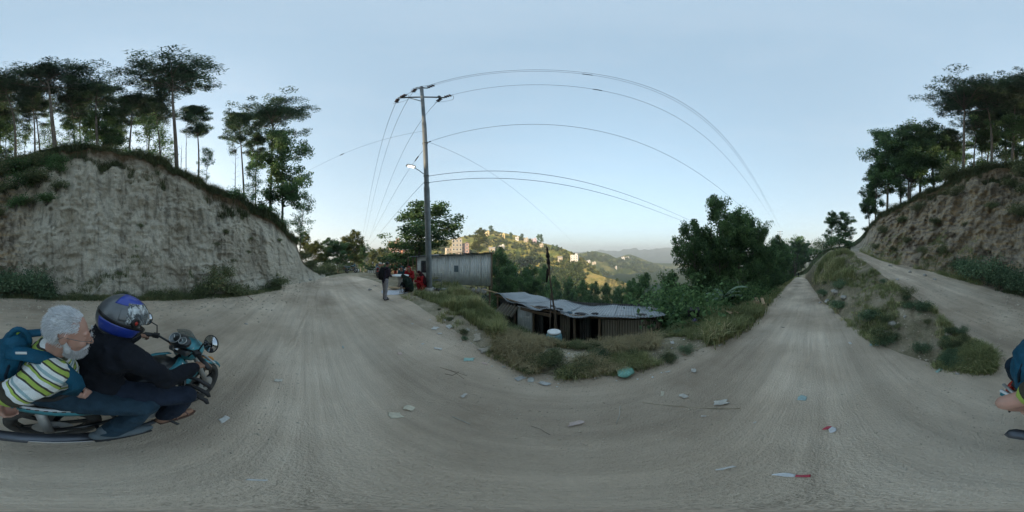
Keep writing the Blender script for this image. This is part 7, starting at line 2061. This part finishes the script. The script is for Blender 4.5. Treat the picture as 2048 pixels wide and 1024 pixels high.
standing('person', 1597, 50, 1.62, face_to(1597, 50, 1597, 10), C_BLK, C_BLK, SK_BROWN, m_blackhair, 'tiny dark figure walking at the far end of the falling road', voxel=0.02)
# table, sheet, goods
tb = empty('table', pol(801, 9.1, terr(801, 9.1)), 0.5); tag(tb, 'white round-topped table on a thick grey stand beside the road', 'table')
ztb = zat(551, 9.1) - terr(801, 9.1)
MB().lathe([(0.46, -0.025), (0.475, -0.01), (0.475, 0.02), (0.46, 0.028)], (0, 0, ztb), (0, 0, 1), 30).build('table_top', M_WHITEPL, tb)
MB().lathe([(0.20, 0), (0.17, 0.06), (0.15, 0.4), (0.17, ztb - 0.02)], (0, 0, 0), (0, 0, 1), 16).build('stand', M_STONE, tb, True)
def cloth_sheet(name, px, r, w, d, rz, mat, label, cat, amp=0.02, seed=1, n=18, dz=0.006):
    m = MB(); base = pol(px, r)
    cs, sn_ = math.cos(rz), math.sin(rz)
    z0 = surf_xy(base.x, base.y)
    for j in range(n + 1):
        for i in range(n + 1):
            u, v = (i / n - 0.5) * w, (j / n - 0.5) * d
            f = fbm(np.array([u * 5 + seed * 7, v * 5, 0.0]), seed, 3)
            q_ = 0.1 if w > 0.7 else 0.45; uu, vv = u * (1 + q_ * float(fbm(np.array([u / w * 2.5 + seed * 3, v / d * 2.5, 1.0]), seed, 2))), v * (1 + q_ * float(fbm(np.array([u / w * 2.5, v / d * 2.5 + seed * 3, 2.0]), seed + 5, 2)))
            x, y = uu * cs - vv * sn_, uu * sn_ + vv * cs
            m.v.append((x, y, surf_xy(base.x + x, base.y + y) - z0 + dz + amp * max(0.0, 0.35 + f)))
    for j in range(n):
        for i in range(n): a = j * (n + 1) + i; m.f.append((a, a + 1, a + n + 2, a + n + 1))
    o = m.build(name, mat, None, True); o.location = (base.x, base.y, z0); thick(o, 0.001)
    return tag(o, label, cat)
M_SHEET = cloth_mat('white_sheet', (0.62, 0.64, 0.70), 0.15)
cloth_sheet('ground_sheet', 791, 8.15, 1.35, 1.05, az_of(791) * -1 + 0.2, M_SHEET, 'white cloth sheet spread on the ground between the people', 'cloth', 0.012)
o = plank_pile('plank_pile', 797, 8.9, 3, 0.9, 0.16, 'weathered boards lying behind the white sheet', 5, 0.4)
cr = empty('small_stool', pol(806, 7.85, terr(806, 7.85)), 0.3); tag(cr, 'little wire-legged stool at the right end of the white sheet', 'stool')
MB().box((0, 0, 0.26), (0.26, 0.22, 0.03)).build('seat', M_WOOD, cr, bevel=0.006)
for sx in (-1, 1):
    for sy in (-1, 1): MB().tube([(0.10 * sx, 0.08 * sy, 0.25), (0.125 * sx, 0.10 * sy, 0)], 0.012, 6).build('leg', M_STEEL, cr, True)
def metal_chair(px, r, rz, label):
    e = empty('metal_chair', pol(px, r, terr(px, r)), rz); tag(e, label, 'chair', 'metal chair frames by the hut wall')
    for s in (-1, 1): MB().tube([(0.2, 0.2 * s, 0), (0.2, 0.2 * s, 0.42), (-0.2, 0.2 * s, 0.44), (-0.28, 0.2 * s, 0.85)], 0.013, 7).tube([(-0.2, 0.2 * s, 0.43), (-0.26, 0.2 * s, 0)], 0.013, 7).build('leg_frame', M_STEEL, e, True)
    for k in range(5): MB().tube([(-0.2 + 0.1 * k, -0.2, 0.435), (-0.2 + 0.1 * k, 0.2, 0.435)], 0.009, 6).build('seat_bar', M_STEEL, e, True)
    for k in range(4): MB().tube([(-0.21 - 0.02 * k, -0.2, 0.5 + 0.1 * k), (-0.21 - 0.02 * k, 0.2, 0.5 + 0.1 * k)], 0.009, 6).build('back_bar', M_STEEL, e, True)
metal_chair(874, 9.0, 2.2, 'metal chair frame just right of the utility pole'); metal_chair(850, 9.4, 0.6, 'metal chair frame half hidden behind the utility pole')
# rubbish heap beside the pole base
rng = np.random.default_rng(12)
pm = [simple('rag_white', (0.62, 0.63, 0.62), 0.8), simple('rag_grey', (0.28, 0.29, 0.30), 0.9), simple('rag_dark', (0.06, 0.06, 0.07), 0.9), simple('rag_blue', (0.10, 0.17, 0.25), 0.8)]
nm_ = ['crumpled white bag in the heap beside the pole', 'grey rag in the heap beside the pole', 'dark rag in the heap beside the pole', 'bluish bag in the heap beside the pole', 'second white bag at the right of the heap beside the pole', 'grey sack at the back of the heap beside the pole', 'dark rag at the front of the heap beside the pole']
for k in range(7):
    px_, r_ = 868 + 4.2 * k, 8.3 - 0.12 * (k % 3)
    o = stone_mesh(30 + k, 1, 0.7, 0.5).build('rubbish_bag', pm[[0, 1, 2, 3, 0, 1, 2][k]], None, True); o.location = pol(px_, r_, terr(px_, r_) + 0.06); o.scale = (0.34, 0.26, 0.26); o.rotation_euler = (rng.normal() * 0.3, rng.normal() * 0.3, rng.random() * 3)
    tag(o, nm_[k], 'rubbish', 'rubbish heap beside the pole')
# parked motorcycle beyond the man, dark things beyond the bend
pk = copy_tree(bike); pk.location = pol(755, 13.6, terr(755, 13.6)); pk.rotation_euler = (0, 0, face_to(755, 13.6, 745, 30)); tag(pk, 'parked motorcycle half hidden behind the standing man', 'motorcycle')
pk2 = copy_tree(bike); pk2.location = pol(694, 19.5, terr(694, 19.5)); pk2.rotation_euler = (0, 0, face_to(694, 19.5, 730, 21)); tag(pk2, 'small parked motorcycle seen far off at the road bend', 'motorcycle')
sk_ = stone_mesh(55, 1.2, 0.8, 0.7).build('white_sack', simple('sack_white', (0.6, 0.6, 0.6), 0.9), None, True); sk_.location = pol(712, 21, terr(712, 21) + 0.25); sk_.scale = (1.0, 0.7, 0.8); tag(sk_, 'white sack pile at the far road bend', 'sack')
fe = empty('bamboo_fence', pol(748, 19, terr(748, 19))); tag(fe, 'pale low bamboo fence beyond the standing man', 'fence')
fa, fb_ = pol(736, 21, terr(736, 21)), pol(764, 17, terr(764, 17)); o0 = V(*fe.location)
for k in range(22):
    p = fa.lerp(fb_, k / 21) - o0
    MB().box(p + V(0, 0, 0.32), (0.05, 0.05, 0.66 + 0.06 * math.sin(k * 2.3))).build('picket', M_WHITEPL if k % 3 else M_STONE, fe)
MB().beam(fa - o0 + V(0, 0, 0.45), fb_ - o0 + V(0, 0, 0.45), 0.03, 0.06).build('rail', M_STONE, fe)

# ================================================================== HOUSES
def hill_pt(HV, hp, px, py):
    c = int(np.argmin(np.abs(hp - px))); R2 = HV.shape[0] - 2
    q = HV[:R2, c]; r = np.hypot(q[:, 0], q[:, 1]); yy = 512 - np.degrees(np.arctan2(q[:, 2] - H, r)) / 180 * 1024
    i = int(np.argmax(yy <= py)) if np.any(yy <= py) else R2 - 1
    return float(r[i]), float(q[i, 2])
M_PANE = simple('house_pane', (0.05, 0.06, 0.08), 0.2, 0.3, 3, bmp=0)
def house(px, ybase, ytop, wpx, col, floors, label, HV=None, hp=None, r=None, roof='flat', cols=3, roofcol=(0.33, 0.30, 0.27)):
    if HV is not None: r, zb = hill_pt(HV, hp, px, ybase)
    zb = zat(ybase, r); ht = zat(ytop, r) - zb; w = wpx / 2048 * 2 * math.pi * r; d = w * 0.8
    e = empty('house', pol(px, r, zb), -az_of(px) + 0.25 * math.sin(px)); tag(e, label, 'house', 'houses of the hillside village')
    wm = simple('wall_paint', col, 0.9, 0.2, 0.8)
    MB().box((0, d * 0.2, ht / 2 - 2.5), (w, d, ht + 5)).build('wall', wm, e)
    rm = simple('roof_slab', roofcol, 0.9)
    if roof == 'flat':
        rf = MB().box((0, d * 0.2, ht + 0.13), (w * 1.06, d * 1.06, 0.26)).build('roof', rm, e)
        MB().box((w * 0.22, d * 0.2, ht + 1.1), (w * 0.3, d * 0.3, 1.8)).build('stair_head', wm, rf)
    else:
        rf = MB().add([(-w * 0.56, -d * 0.38, ht), (w * 0.56, -d * 0.38, ht), (w * 0.56, d * 0.78, ht), (-w * 0.56, d * 0.78, ht), (-w * 0.56, d * 0.2, ht + w * 0.25), (w * 0.56, d * 0.2, ht + w * 0.25)], [(0, 1, 5, 4), (2, 3, 4, 5), (0, 4, 3), (1, 2, 5), (0, 3, 2, 1)]).build('roof', rm, e)
    fh = ht / floors
    for f in range(floors):
        if f and floors > 1: MB().box((0, -d * 0.3 - 0.15, f * fh), (w * 1.03, 0.5, 0.18)).build('balcony_slab', rm, e)
        for c in range(cols):
            x = w * ((c + 0.5) / cols - 0.5)
            if f == 0 and c == cols // 2:
                MB().box((x, -d * 0.3 - 0.03, fh * 0.38), (w / cols * 0.42, 0.12, fh * 0.76)).build('door', M_WOOD, e); continue
            wi = MB().box((x, -d * 0.3 - 0.03, f * fh + fh * 0.52), (w / cols * 0.5, 0.10, fh * 0.48)).build('window', M_WHITEPL, e)
            MB().box((x, -d * 0.3 - 0.09, f * fh + fh * 0.52), (w / cols * 0.40, 0.04, fh * 0.40)).build('pane', M_PANE, wi)
    return e
PINK, CREAM, WHT, YEL, BRK = (0.50, 0.32, 0.27), (0.50, 0.43, 0.33), (0.58, 0.56, 0.54), (0.58, 0.48, 0.22), (0.42, 0.20, 0.13)
house(790, 545, 484, 24, PINK, 4, 'salmon brick building with several storeys behind the red-clad figure', r=85, cols=3)
house(812, 545, 500, 16, BRK, 2, 'brick house behind the left end of the tin hut', r=80, cols=2)
house(764, 548, 528, 14, BRK, 1, 'low brown brick house beyond the bamboo fence', r=62, cols=3, roof='gable')
house(914, 512, 478, 20, CREAM, 4, 'tall cream building left of the brown-leaved tree', HV1, hp1, cols=3)
house(930, 512, 487, 16, PINK, 4, 'pink building with stacked balconies right beside the tall cream one', HV1, hp1, cols=2)
house(900, 512, 496, 16, CREAM, 2, 'low cream house left of the tall cream building', HV1, hp1, cols=3)
house(1003, 500, 491, 12, WHT, 2, 'white house halfway up the sunlit hill', HV1, hp1, cols=3)
house(984, 505, 497, 12, CREAM, 1, 'low cream house right of the brown-leaved tree', HV1, hp1, cols=3, roof='gable')
house(973, 472, 463, 12, YEL, 2, 'yellow house just left of the hilltop', HV1, hp1, cols=2)
house(1005, 475, 468, 10, YEL, 1, 'yellow house just right of the hilltop', HV1, hp1, cols=2)
house(1034, 480, 474, 7, WHT, 1, 'tiny white house on the ridge', HV1, hp1, cols=2)
house(1052, 484, 477, 9, CREAM, 2, 'cream house on the ridge left of two upright trees', HV1, hp1, cols=2)
house(1068, 486, 478, 10, (0.55, 0.42, 0.48), 2, 'mauve house on the ridge beside two upright trees', HV1, hp1, cols=2)
house(1083, 494, 488, 7, CREAM, 1, 'small cream house right below the ridge trees', HV1, hp1, cols=2)
house(1149, 524, 510, 15, WHT, 3, 'white three-storey house at the right shoulder of the sunlit hill', HV1, hp1, cols=3)
house(1120, 524, 515, 9, CREAM, 1, 'cream house left of the white three-storey house', HV1, hp1, cols=2, roof='gable')
house(1177, 527, 521, 7, WHT, 1, 'small white house on the lit shoulder of the hazy hill', HV3, hp3, cols=2)
house(1188, 528, 524, 8, CREAM, 1, 'long low house right of the small white house', HV3, hp3, cols=3)
house(1208, 515, 511, 6, CREAM, 1, 'tiny cream house near the top of the hazy hill', HV3, hp3, cols=2)
house(1246, 520, 514, 7, WHT, 2, 'white house on the second hazy hilltop, left one', HV3, hp3, cols=2)
house(1255, 519, 514, 6, WHT, 1, 'white house on the second hazy hilltop, right one', HV3, hp3, cols=2)
house(1231, 537, 533, 6, WHT, 1, 'white house low among the dark wood of the hazy hill', HV3, hp3, cols=2)
# trees standing on the ridge line
for px, ty, by, w, lb in ((983, 453, 466, 1.2, 'lone round tree on the hilltop'), (961, 466, 482, 1.1, 'tree on the ridge left of the yellow house'), (1022, 466, 478, 1.1, 'ridge tree left of the tiny white house'), (1043, 469, 480, 1.1, 'ridge tree right of the tiny white house'), (1076, 470, 486, 0.8, 'left of two upright trees on the ridge'), (1083, 471, 487, 0.8, 'right of two upright trees on the ridge'), (1113, 491, 500, 1.2, 'round tree on the ridge right of the flag'), (1105, 490, 498, 1.0, 'small tree on the ridge beside the flag')):
    r, zb = hill_pt(HV1, hp1, px, by + 2); ht = zat(ty, r) - zat(by + 2, r)
    tree('ridge_tree', BROAD[0 if px % 2 else 2], at(px, by + 3, r), ht * 1.1, w, px, lb, 'trees on the ridge line', 9.0)

# ================================================================== LITTER
def gpt(px, py):
    rr = 0.3
    lo, hi = 0.05, 40.0
    tn = math.tan((py - 512) / 1024 * math.pi)
    for _ in range(50):
        mid = (lo + hi) / 2
        if (H - surf(px, mid)) / mid > tn: lo = mid
        else: hi = mid
    return (lo + hi) / 2
LM = {}
def lmat(c, rough=0.6):
    if c not in LM: LM[c] = simple('litter', c, rough, 0.25, 25, bmp=0.3)
    return LM[c]
def litter(px, py, w, d, col, label, cat='litter', rz=0.0, amp=0.012, seed=1, col2=None):
    r = gpt(px, py)
    o = cloth_sheet('litter', px, r, w, d, rz + seed, lmat(col), label, cat, amp, seed, 8, 0.004)
    o.name = {'paper': 'paper_scrap', 'bag': 'plastic_bag', 'wrapper': 'wrapper', 'box': 'flat_box'}.get(cat, 'litter')
    o['group'] = 'litter on the road and verge'
    return o
CREAMP, WHP, TEALP, PNK, GRYP, BLUP, REDP = (0.60, 0.57, 0.44), (0.66, 0.67, 0.67), (0.22, 0.55, 0.52), (0.60, 0.42, 0.38), (0.45, 0.49, 0.52), (0.28, 0.52, 0.60), (0.45, 0.04, 0.07)
L_ = [
 (870, 657, 0.26, 0.18, WHP, 'crumpled white paper at the road edge below the pole', 'paper'), (898, 654, 0.24, 0.14, WHP, 'flat white scrap in the grass right of the crumpled paper', 'paper'), (938, 719, 0.24, 0.17, TEALP, 'small teal plastic bag on the road edge left of the straw grass', 'bag'),
 (969, 727, 0.08, 0.17, PNK, 'pinkish wrapper right of the teal bag', 'wrapper'), (799, 707, 0.13, 0.11, PNK, 'pinkish scrap alone on the road left of the teal bag', 'paper'), (876, 698, 0.24, 0.10, WHP, 'torn white shred on the road below the crumpled paper', 'paper'), (846, 688, 0.08, 0.06, WHP, 'tiny white scrap left of the torn white shred', 'paper'),
 (790, 830, 0.15, 0.17, CREAMP, 'cream card lying near in the left middle of the road', 'paper'), (818, 817, 0.14, 0.14, CREAMP, 'cream paper just right of the cream card', 'paper'),
 (1040, 757, 0.22, 0.12, GRYP, 'grey plastic scrap at the left below the straw grass', 'bag'), (1062, 760, 0.20, 0.12, (0.52, 0.58, 0.58), 'pale plastic scrap in the middle below the straw grass', 'bag'), (1088, 768, 0.22, 0.10, GRYP, 'greyish plastic film at the right below the straw grass', 'bag'),
 (1153, 847, 0.19, 0.075, (0.58, 0.45, 0.43), 'flattened pink carton lying alone on the near road', 'box'), (1325, 788, 0.17, 0.055, CREAMP, 'cream packet on the road below the green bag', 'wrapper'), (1367, 793, 0.14, 0.10, (0.50, 0.50, 0.47), 'dusty clear wrapper right of the cream packet', 'wrapper'),
 (1442, 806, 0.20, 0.14, (0.55, 0.55, 0.52), 'dusty white film beside the long stalk', 'bag'), (1605, 796, 0.15, 0.12, (0.26, 0.50, 0.55), 'pale turquoise film pressed into the wheel track', 'bag'), (1453, 937, 0.03, 0.11, WHP, 'thin white strip on the near road', 'paper'),
 (1266, 703, 0.46, 0.30, (0.52, 0.50, 0.50), 'greyish white cloth rag on the verge above the green bag', 'cloth'), (1282, 716, 0.2, 0.10, (0.28, 0.20, 0.19), 'brown rag tucked under the greyish cloth', 'cloth'),
 (1700, 687, 0.12, 0.06, WHP, 'white scrap on the road beside the bank', 'paper'), (1748, 690, 0.22, 0.10, BLUP, 'pale blue film at the foot of the bank', 'bag'), (1880, 740, 0.26, 0.09, (0.24, 0.50, 0.50), 'turquoise film at the tip of the bank', 'bag'), (1895, 648, 0.16, 0.14, (0.10, 0.34, 0.46), 'blue plastic scrap on the bank beside the side road', 'bag'),
 (556, 762, 0.13, 0.10, (0.58, 0.57, 0.52), 'pale scrap on the road right of the mirrors', 'paper'), (449, 838, 0.16, 0.09, (0.60, 0.62, 0.62), 'white paper on the road in front of the rider foot', 'paper'), (686, 695, 0.13, 0.04, (0.25, 0.45, 0.50), 'small turquoise scrap alone on the left road', 'bag'), (512, 960, 0.07, 0.03, WHP, 'tiny white scrap near the bottom of the road', 'paper'),
 (1440, 690, 0.12, 0.09, WHP, 'white scrap at the road edge right of the green bag', 'paper'), (1388, 742, 0.16, 0.10, (0.5, 0.5, 0.48), 'dusty film at the road edge below the red scrap', 'bag'), (1369, 710, 0.10, 0.06, (0.42, 0.12, 0.10), 'reddish scrap at the road edge', 'wrapper'), (1335, 744, 0.12, 0.05, (0.55, 0.55, 0.53), 'pale scrap at the edge right of the green bag', 'paper'),
 (955, 675, 0.35, 0.20, (0.48, 0.42, 0.33), 'torn cardboard in the grass left of the shack', 'box'), (935, 660, 0.16, 0.10, (0.5, 0.48, 0.42), 'pale cardboard bit in the mound grass', 'box'), (975, 700, 0.5, 0.28, (0.36, 0.34, 0.31), 'flat grey slab of old sheet beside the straw grass', 'box'), (740, 580, 0.5, 0.22, (0.05, 0.05, 0.055), 'dark flat sheet lying left of the standing man', 'litter'), (752, 572, 0.4, 0.3, (0.16, 0.15, 0.14), 'grey rag behind the standing man', 'litter'),
 (785, 601, 0.12, 0.05, WHP, 'white scrap at the feet of the standing man', 'paper'), (860, 640, 0.1, 0.06, WHP, 'white scrap above the crumpled paper', 'paper'), (825, 648, 0.09, 0.06, (0.5, 0.52, 0.52), 'grey scrap at the left of the littered road edge', 'paper'), (880, 668, 0.12, 0.07, (0.56, 0.57, 0.57), 'white scrap just below the crumpled paper', 'paper'), (1180, 752, 0.10, 0.06, (0.55, 0.53, 0.5), 'pale scrap at the foot of the straw grass', 'paper'), (1222, 748, 0.14, 0.06, (0.55, 0.57, 0.57), 'pale film left of the green bag', 'bag'),
 (1008, 735, 0.10, 0.05, (0.56, 0.56, 0.55), 'pale scrap between pink wrapper and grey plastic', 'paper'), (928, 792, 0.12, 0.06, (0.5, 0.5, 0.5), 'grey crumpled scrap on the middle road', 'paper'), (890, 640, 0.09, 0.06, WHP, 'white scrap on the grassy mound', 'paper'), (1408, 833, 0.06, 0.03, WHP, 'tiny white scrap below the dusty white film', 'paper'), (1510, 845, 0.05, 0.02, WHP, 'tiny pale scrap on the right road', 'paper'),
 (1490, 650, 0.14, 0.07, (0.4, 0.36, 0.3), 'brown scrap on the falling road edge', 'paper'), (1565, 655, 0.14, 0.05, (0.06, 0.055, 0.05), 'dark scrap in the middle of the falling road', 'litter'), (1395, 655, 0.12, 0.08, (0.55, 0.54, 0.5), 'pale scrap on the verge below the dark box', 'paper'), (1345, 686, 0.12, 0.09, (0.5, 0.5, 0.48), 'pale scrap on the bare verge soil', 'paper')]
for k, (px, py, w, d, c, lb, ct) in enumerate(L_):
    dust = 0.35; c = tuple(round(a * (1 - dust) + b_ * dust * 0.85, 3) for a, b_ in zip(c, (0.5, 0.43, 0.34))); k_ = 0.62 if py > 690 else 0.8; w, d = w * k_, d * k_
    litter(px, py, w, d, c, lb, ct, rz=-az_of(px), amp=0.018 if w < 0.3 else 0.05, seed=k + 1 if w < 0.12 or px < 780 or px > 830 else 1)
# bulky green bag, white lump, two-coloured wrappers
gb = stone_mesh(77, 1, 0.85, 0.62).build('plastic_bag', simple('green_film', (0.18, 0.44, 0.37), 0.4, 0.45, 8, bmp=0.5, bscale=16), None, True); r_ = gpt(1251, 748); gb.location = pol(1251, r_, surf(1251, r_) + 0.05); gb.scale = (0.30, 0.25, 0.15); gb.rotation_euler = (0, 0, 0.6); tag(gb, 'bulky sea-green plastic bag at the edge of the verge', 'bag', 'litter on the road and verge')
wl = stone_mesh(78, 1, 1, 0.8).build('white_lump', M_WHITEPL, None, True); r_ = gpt(1202, 699); wl.location = pol(1202, r_, surf(1202, r_) + 0.04); wl.scale = (0.12, 0.11, 0.11); tag(wl, 'white crumpled lump in the verge grass', 'litter', 'litter on the road and verge')
def two_tone(px, py, w, d, rz, label, c1, c2, seed):
    r = gpt(px, py); e = empty('wrapper', pol(px, r, surf(px, r) + 0.001), rz); tag(e, label, 'wrapper', 'litter on the road and verge')
    for nm, x0, x1, c in (('white_half', -0.5, 0.12, c1), ('red_half', 0.12, 0.5, c2)):
        m = MB(); n = 8
        for j in range(n + 1):
            for i in range(n + 1):
                u = (x0 + (x1 - x0) * i / n) * w; xx_ = x0 + (x1 - x0) * i / n; v = (j / n - 0.5) * d * (1 - 1.6 * abs(xx_) ** 2 + 0.25 * math.sin(xx_ * 9 + seed)) + 0.18 * d * math.sin(xx_ * 6 + seed)
                m.v.append((u, v, 0.010 + 0.009 * float(fbm(np.array([u * 30 + seed, v * 30, 0.0]), seed, 2))))
        for j in range(n):
            for i in range(n): a = j * (n + 1) + i; m.f.append((a, a + 1, a + n + 2, a + n + 1))
        thick(m.build(nm, lmat(c, 0.35), e, True), 0.0015)
two_tone(1582, 951, 0.10, 0.036, -az_of(1582) - 0.12, 'long white and red foil wrapper nearest to the camera', (0.66, 0.68, 0.70), REDP, 3)
two_tone(1661, 859, 0.085, 0.065, -az_of(1661) + 2.6, 'small red and white packet on the right wheel track', (0.62, 0.62, 0.64), REDP, 4)
# stalks and twigs
def stalk(pts, rad, col, label, nm='twig'):
    q = []
    for px, py in pts:
        r = gpt(px, py); q.append(pol(px, r, surf(px, r) + rad * 0.8))
    o = MB().tube(q, rad, 6).build(nm, lmat(col, 0.9), None, True); tag(o, label, 'twig', 'twigs and stalks on the ground')
stalk([(880, 735), (905, 742), (935, 752)], 0.003, (0.22, 0.18, 0.13), 'long dark twig on the road below the teal bag'); stalk([(892, 738), (910, 745), (928, 758)], 0.003, (0.22, 0.18, 0.13), 'second dark twig crossing the long one'); stalk([(890, 748), (905, 751), (918, 744)], 0.004, (0.18, 0.15, 0.11), 'thin twig under the crossing pair')
stalk([(1285, 805), (1350, 812), (1410, 816), (1480, 817)], 0.005, (0.42, 0.36, 0.26), 'long straw stalk lying across the road'); stalk([(1240, 812), (1239, 830), (1232, 848)], 0.004, (0.45, 0.42, 0.36), 'pale bent stalk below the green bag'); stalk([(905, 833), (925, 842), (940, 848)], 0.005, (0.45, 0.43, 0.38), 'pale stalk on the near road right of the cream card')
stalk([(178, 596), (190, 585), (204, 568)], 0.022, (0.50, 0.48, 0.43), 'pale stick leaning at the cliff foot behind the passenger'); stalk([(478, 580), (492, 590), (506, 600)], 0.018, (0.30, 0.19, 0.14), 'reddish stick lying below the bright weed clump'); stalk([(1062, 852), (1080, 858), (1100, 870)], 0.003, (0.22, 0.19, 0.15), 'dark twig left of the pink carton')
# ================================================================== ROCKS
rl = [(1783, 650, 0.42, 0.3, 'largest pale rock on the bank between the roads'), (1770, 668, 0.28, 0.2, 'pale rock below the largest one on the bank'), (1893, 668, 0.34, 0.12, 'flat beige slab on the bank beside the side road'), (1930, 740, 0.20, 0.13, 'white stone at the tip of the bank'), (1915, 748, 0.10, 0.07, 'small stone beside the white stone at the bank tip'), (1655, 604, 0.6, 0.3, 'rock at the far foot of the bank'), (1672, 585, 0.8, 0.35, 'long rock on the far side of the bank'), (1688, 596, 0.7, 0.3, 'second long rock on the far side of the bank'), (1700, 560, 0.6, 0.35, 'pale rock high on the far bank'), (1640, 606, 0.35, 0.2, 'small rock at the road end of the bank'), (1810, 634, 0.16, 0.12, 'small pale stone above the largest rock on the bank'), (1735, 625, 0.3, 0.2, 'brown rock in the middle of the bank'),
      (492, 648, 0.16, 0.07, 'flat stone alone on the left road'), (1795, 560, 0.3, 0.2, 'stone on the shoulder of the side road'), (1850, 552, 0.5, 0.35, 'fallen block at the foot of the rocky cliff'), (1870, 560, 0.35, 0.25, 'second fallen block at the foot of the rocky cliff'), (1820, 545, 0.45, 0.3, 'third fallen block left at the foot of the rocky cliff'), (1780, 532, 0.5, 0.3, 'far fallen block at the foot of the rocky cliff'), (905, 570, 0.3, 0.2, 'pale block below the tin hut wall'), (985, 600, 0.4, 0.25, 'pale block between hut and shack'), (968, 592, 0.35, 0.2, 'pale block under the right end of the hut'), (1222, 690, 0.14, 0.09, 'small stone in the verge grass'), (845, 600, 0.14, 0.09, 'stone below the squatting red woman'), (555, 560, 0.4, 0.3, 'clod at the foot of the cliff nose'), (600, 566, 0.35, 0.2, 'clod on the dirt toe beyond the cliff nose'), (620, 560, 0.5, 0.25, 'larger clod on the dirt toe beyond the cliff nose')]
RM = [stone_mesh(60 + s, 1, 0.75, 0.65).mesh('rock', False) for s in range(5)]
for me in RM: me.materials.append(M_STONE)
for k, (px, py, w, h_, lb) in enumerate(rl):
    r = gpt(px, py); o = link('rock', RM[k % 5], None); o.location = pol(px, r, surf(px, r) + h_ * 0.10); o.scale = (w * 0.65, w * 0.6, h_ * 0.95); o.rotation_euler = (0.2 * math.sin(k), 0.2 * math.cos(k), k * 1.7); tag(o, lb, 'rock', 'rocks beside the roads')
# pebbles and clods on the roads and at the cliff foot (stuff)
def pebbles(name, label, pxs, rs, smin, smax, mat, seed):
    rng = np.random.default_rng(seed); n = len(pxs); z = sheet_z(pxs, rs); a = az_of(pxs)
    c = np.stack([rs * np.sin(a), rs * np.cos(a), z], -1)
    base = np.array([[1, 0, 0], [-1, 0, 0], [0, 1, 0], [0, -1, 0], [0, 0, 1], [0, 0, -0.6]], float)
    F = np.array([[0, 2, 4], [2, 1, 4], [1, 3, 4], [3, 0, 4], [2, 0, 5], [1, 2, 5], [3, 1, 5], [0, 3, 5]])
    s = (smin + (smax - smin) * rng.random(n) ** 4)
    v = base[None] * rng.uniform(0.6, 1.3, (n, 6, 1)) * s[:, None, None] * np.array([1, 0.8, 0.55]); th = rng.random(n) * 6.28
    x = v[..., 0] * np.cos(th)[:, None] - v[..., 1] * np.sin(th)[:, None]; y = v[..., 0] * np.sin(th)[:, None] + v[..., 1] * np.cos(th)[:, None]
    v = np.stack([x, y, v[..., 2]], -1) + c[:, None, :]
    f = (np.arange(n)[:, None, None] * 6 + F[None]).reshape(-1, 3)
    tag(link(name, np_mesh(name, v.reshape(-1, 3), f, False), mat), label, 'gravel', kind='stuff')
rng = np.random.default_rng(41)
M_PEB = simple('road_pebble', (0.50, 0.43, 0.34), 0.95, 0.35, 3)
px, r = band(7000, 0, 2048, 0, 0.30, 0, 1.0, None, 0.7)
pebbles('road_gravel', 'small stones and clods scattered over the dirt road', px, r, 0.002, 0.016, M_PEB, 1)
px, r = band(4500, 1990, 2048 + 640, 2, 0.25, 2, 1.0, None, 0.45)
pebbles('cliff_foot_gravel', 'fallen clods along the foot of the pale cliff', px, r, 0.008, 0.08, M_PEB, 2)
px, r = band(3500, 1640, 2048, 1, 0.0, 2, 1.0, None, 1.0)
pebbles('side_road_gravel', 'stones on the bank and the side road', px, r, 0.005, 0.05, M_PEB, 3)
px, r = band(3000, 760, 1560, 1, -0.3, 2, 0.9, None, 1.0)
pebbles('verge_gravel', 'small stones and scraps along the outer verge', px, r, 0.004, 0.035, M_PEB, 4)
# dirt crumbs of litter near the verge (too small to tell apart)
px, r = band(420, 800, 1480, 0, 0.86, 2, 0.8, None, 1.0)
pebbles('litter_crumbs', 'tiny pale scraps of litter along the outer road edge', px, r, 0.008, 0.03, M_WHITEPL, 5)

# ================================================================== HAZE
hz_ = MB().box((0, 0, 60), (7400, 7400, 360)).build('haze', None)
m = bpy.data.materials.new('haze_air'); m.use_nodes = True; nt = m.node_tree; nt.nodes.clear()
o_ = nt.nodes.new('ShaderNodeOutputMaterial'); pv = nt.nodes.new('ShaderNodeVolumePrincipled')
pv.inputs['Color'].default_value = (0.86, 0.91, 0.97, 1); pv.inputs['Density'].default_value = 0.0006; pv.inputs['Anisotropy'].default_value = 0.2
nt.links.new(pv.outputs[0], o_.inputs['Volume'])
hz_.data.materials.append(m); tag(hz_, 'pale evening haze lying over the valley', 'haze', kind='stuff')
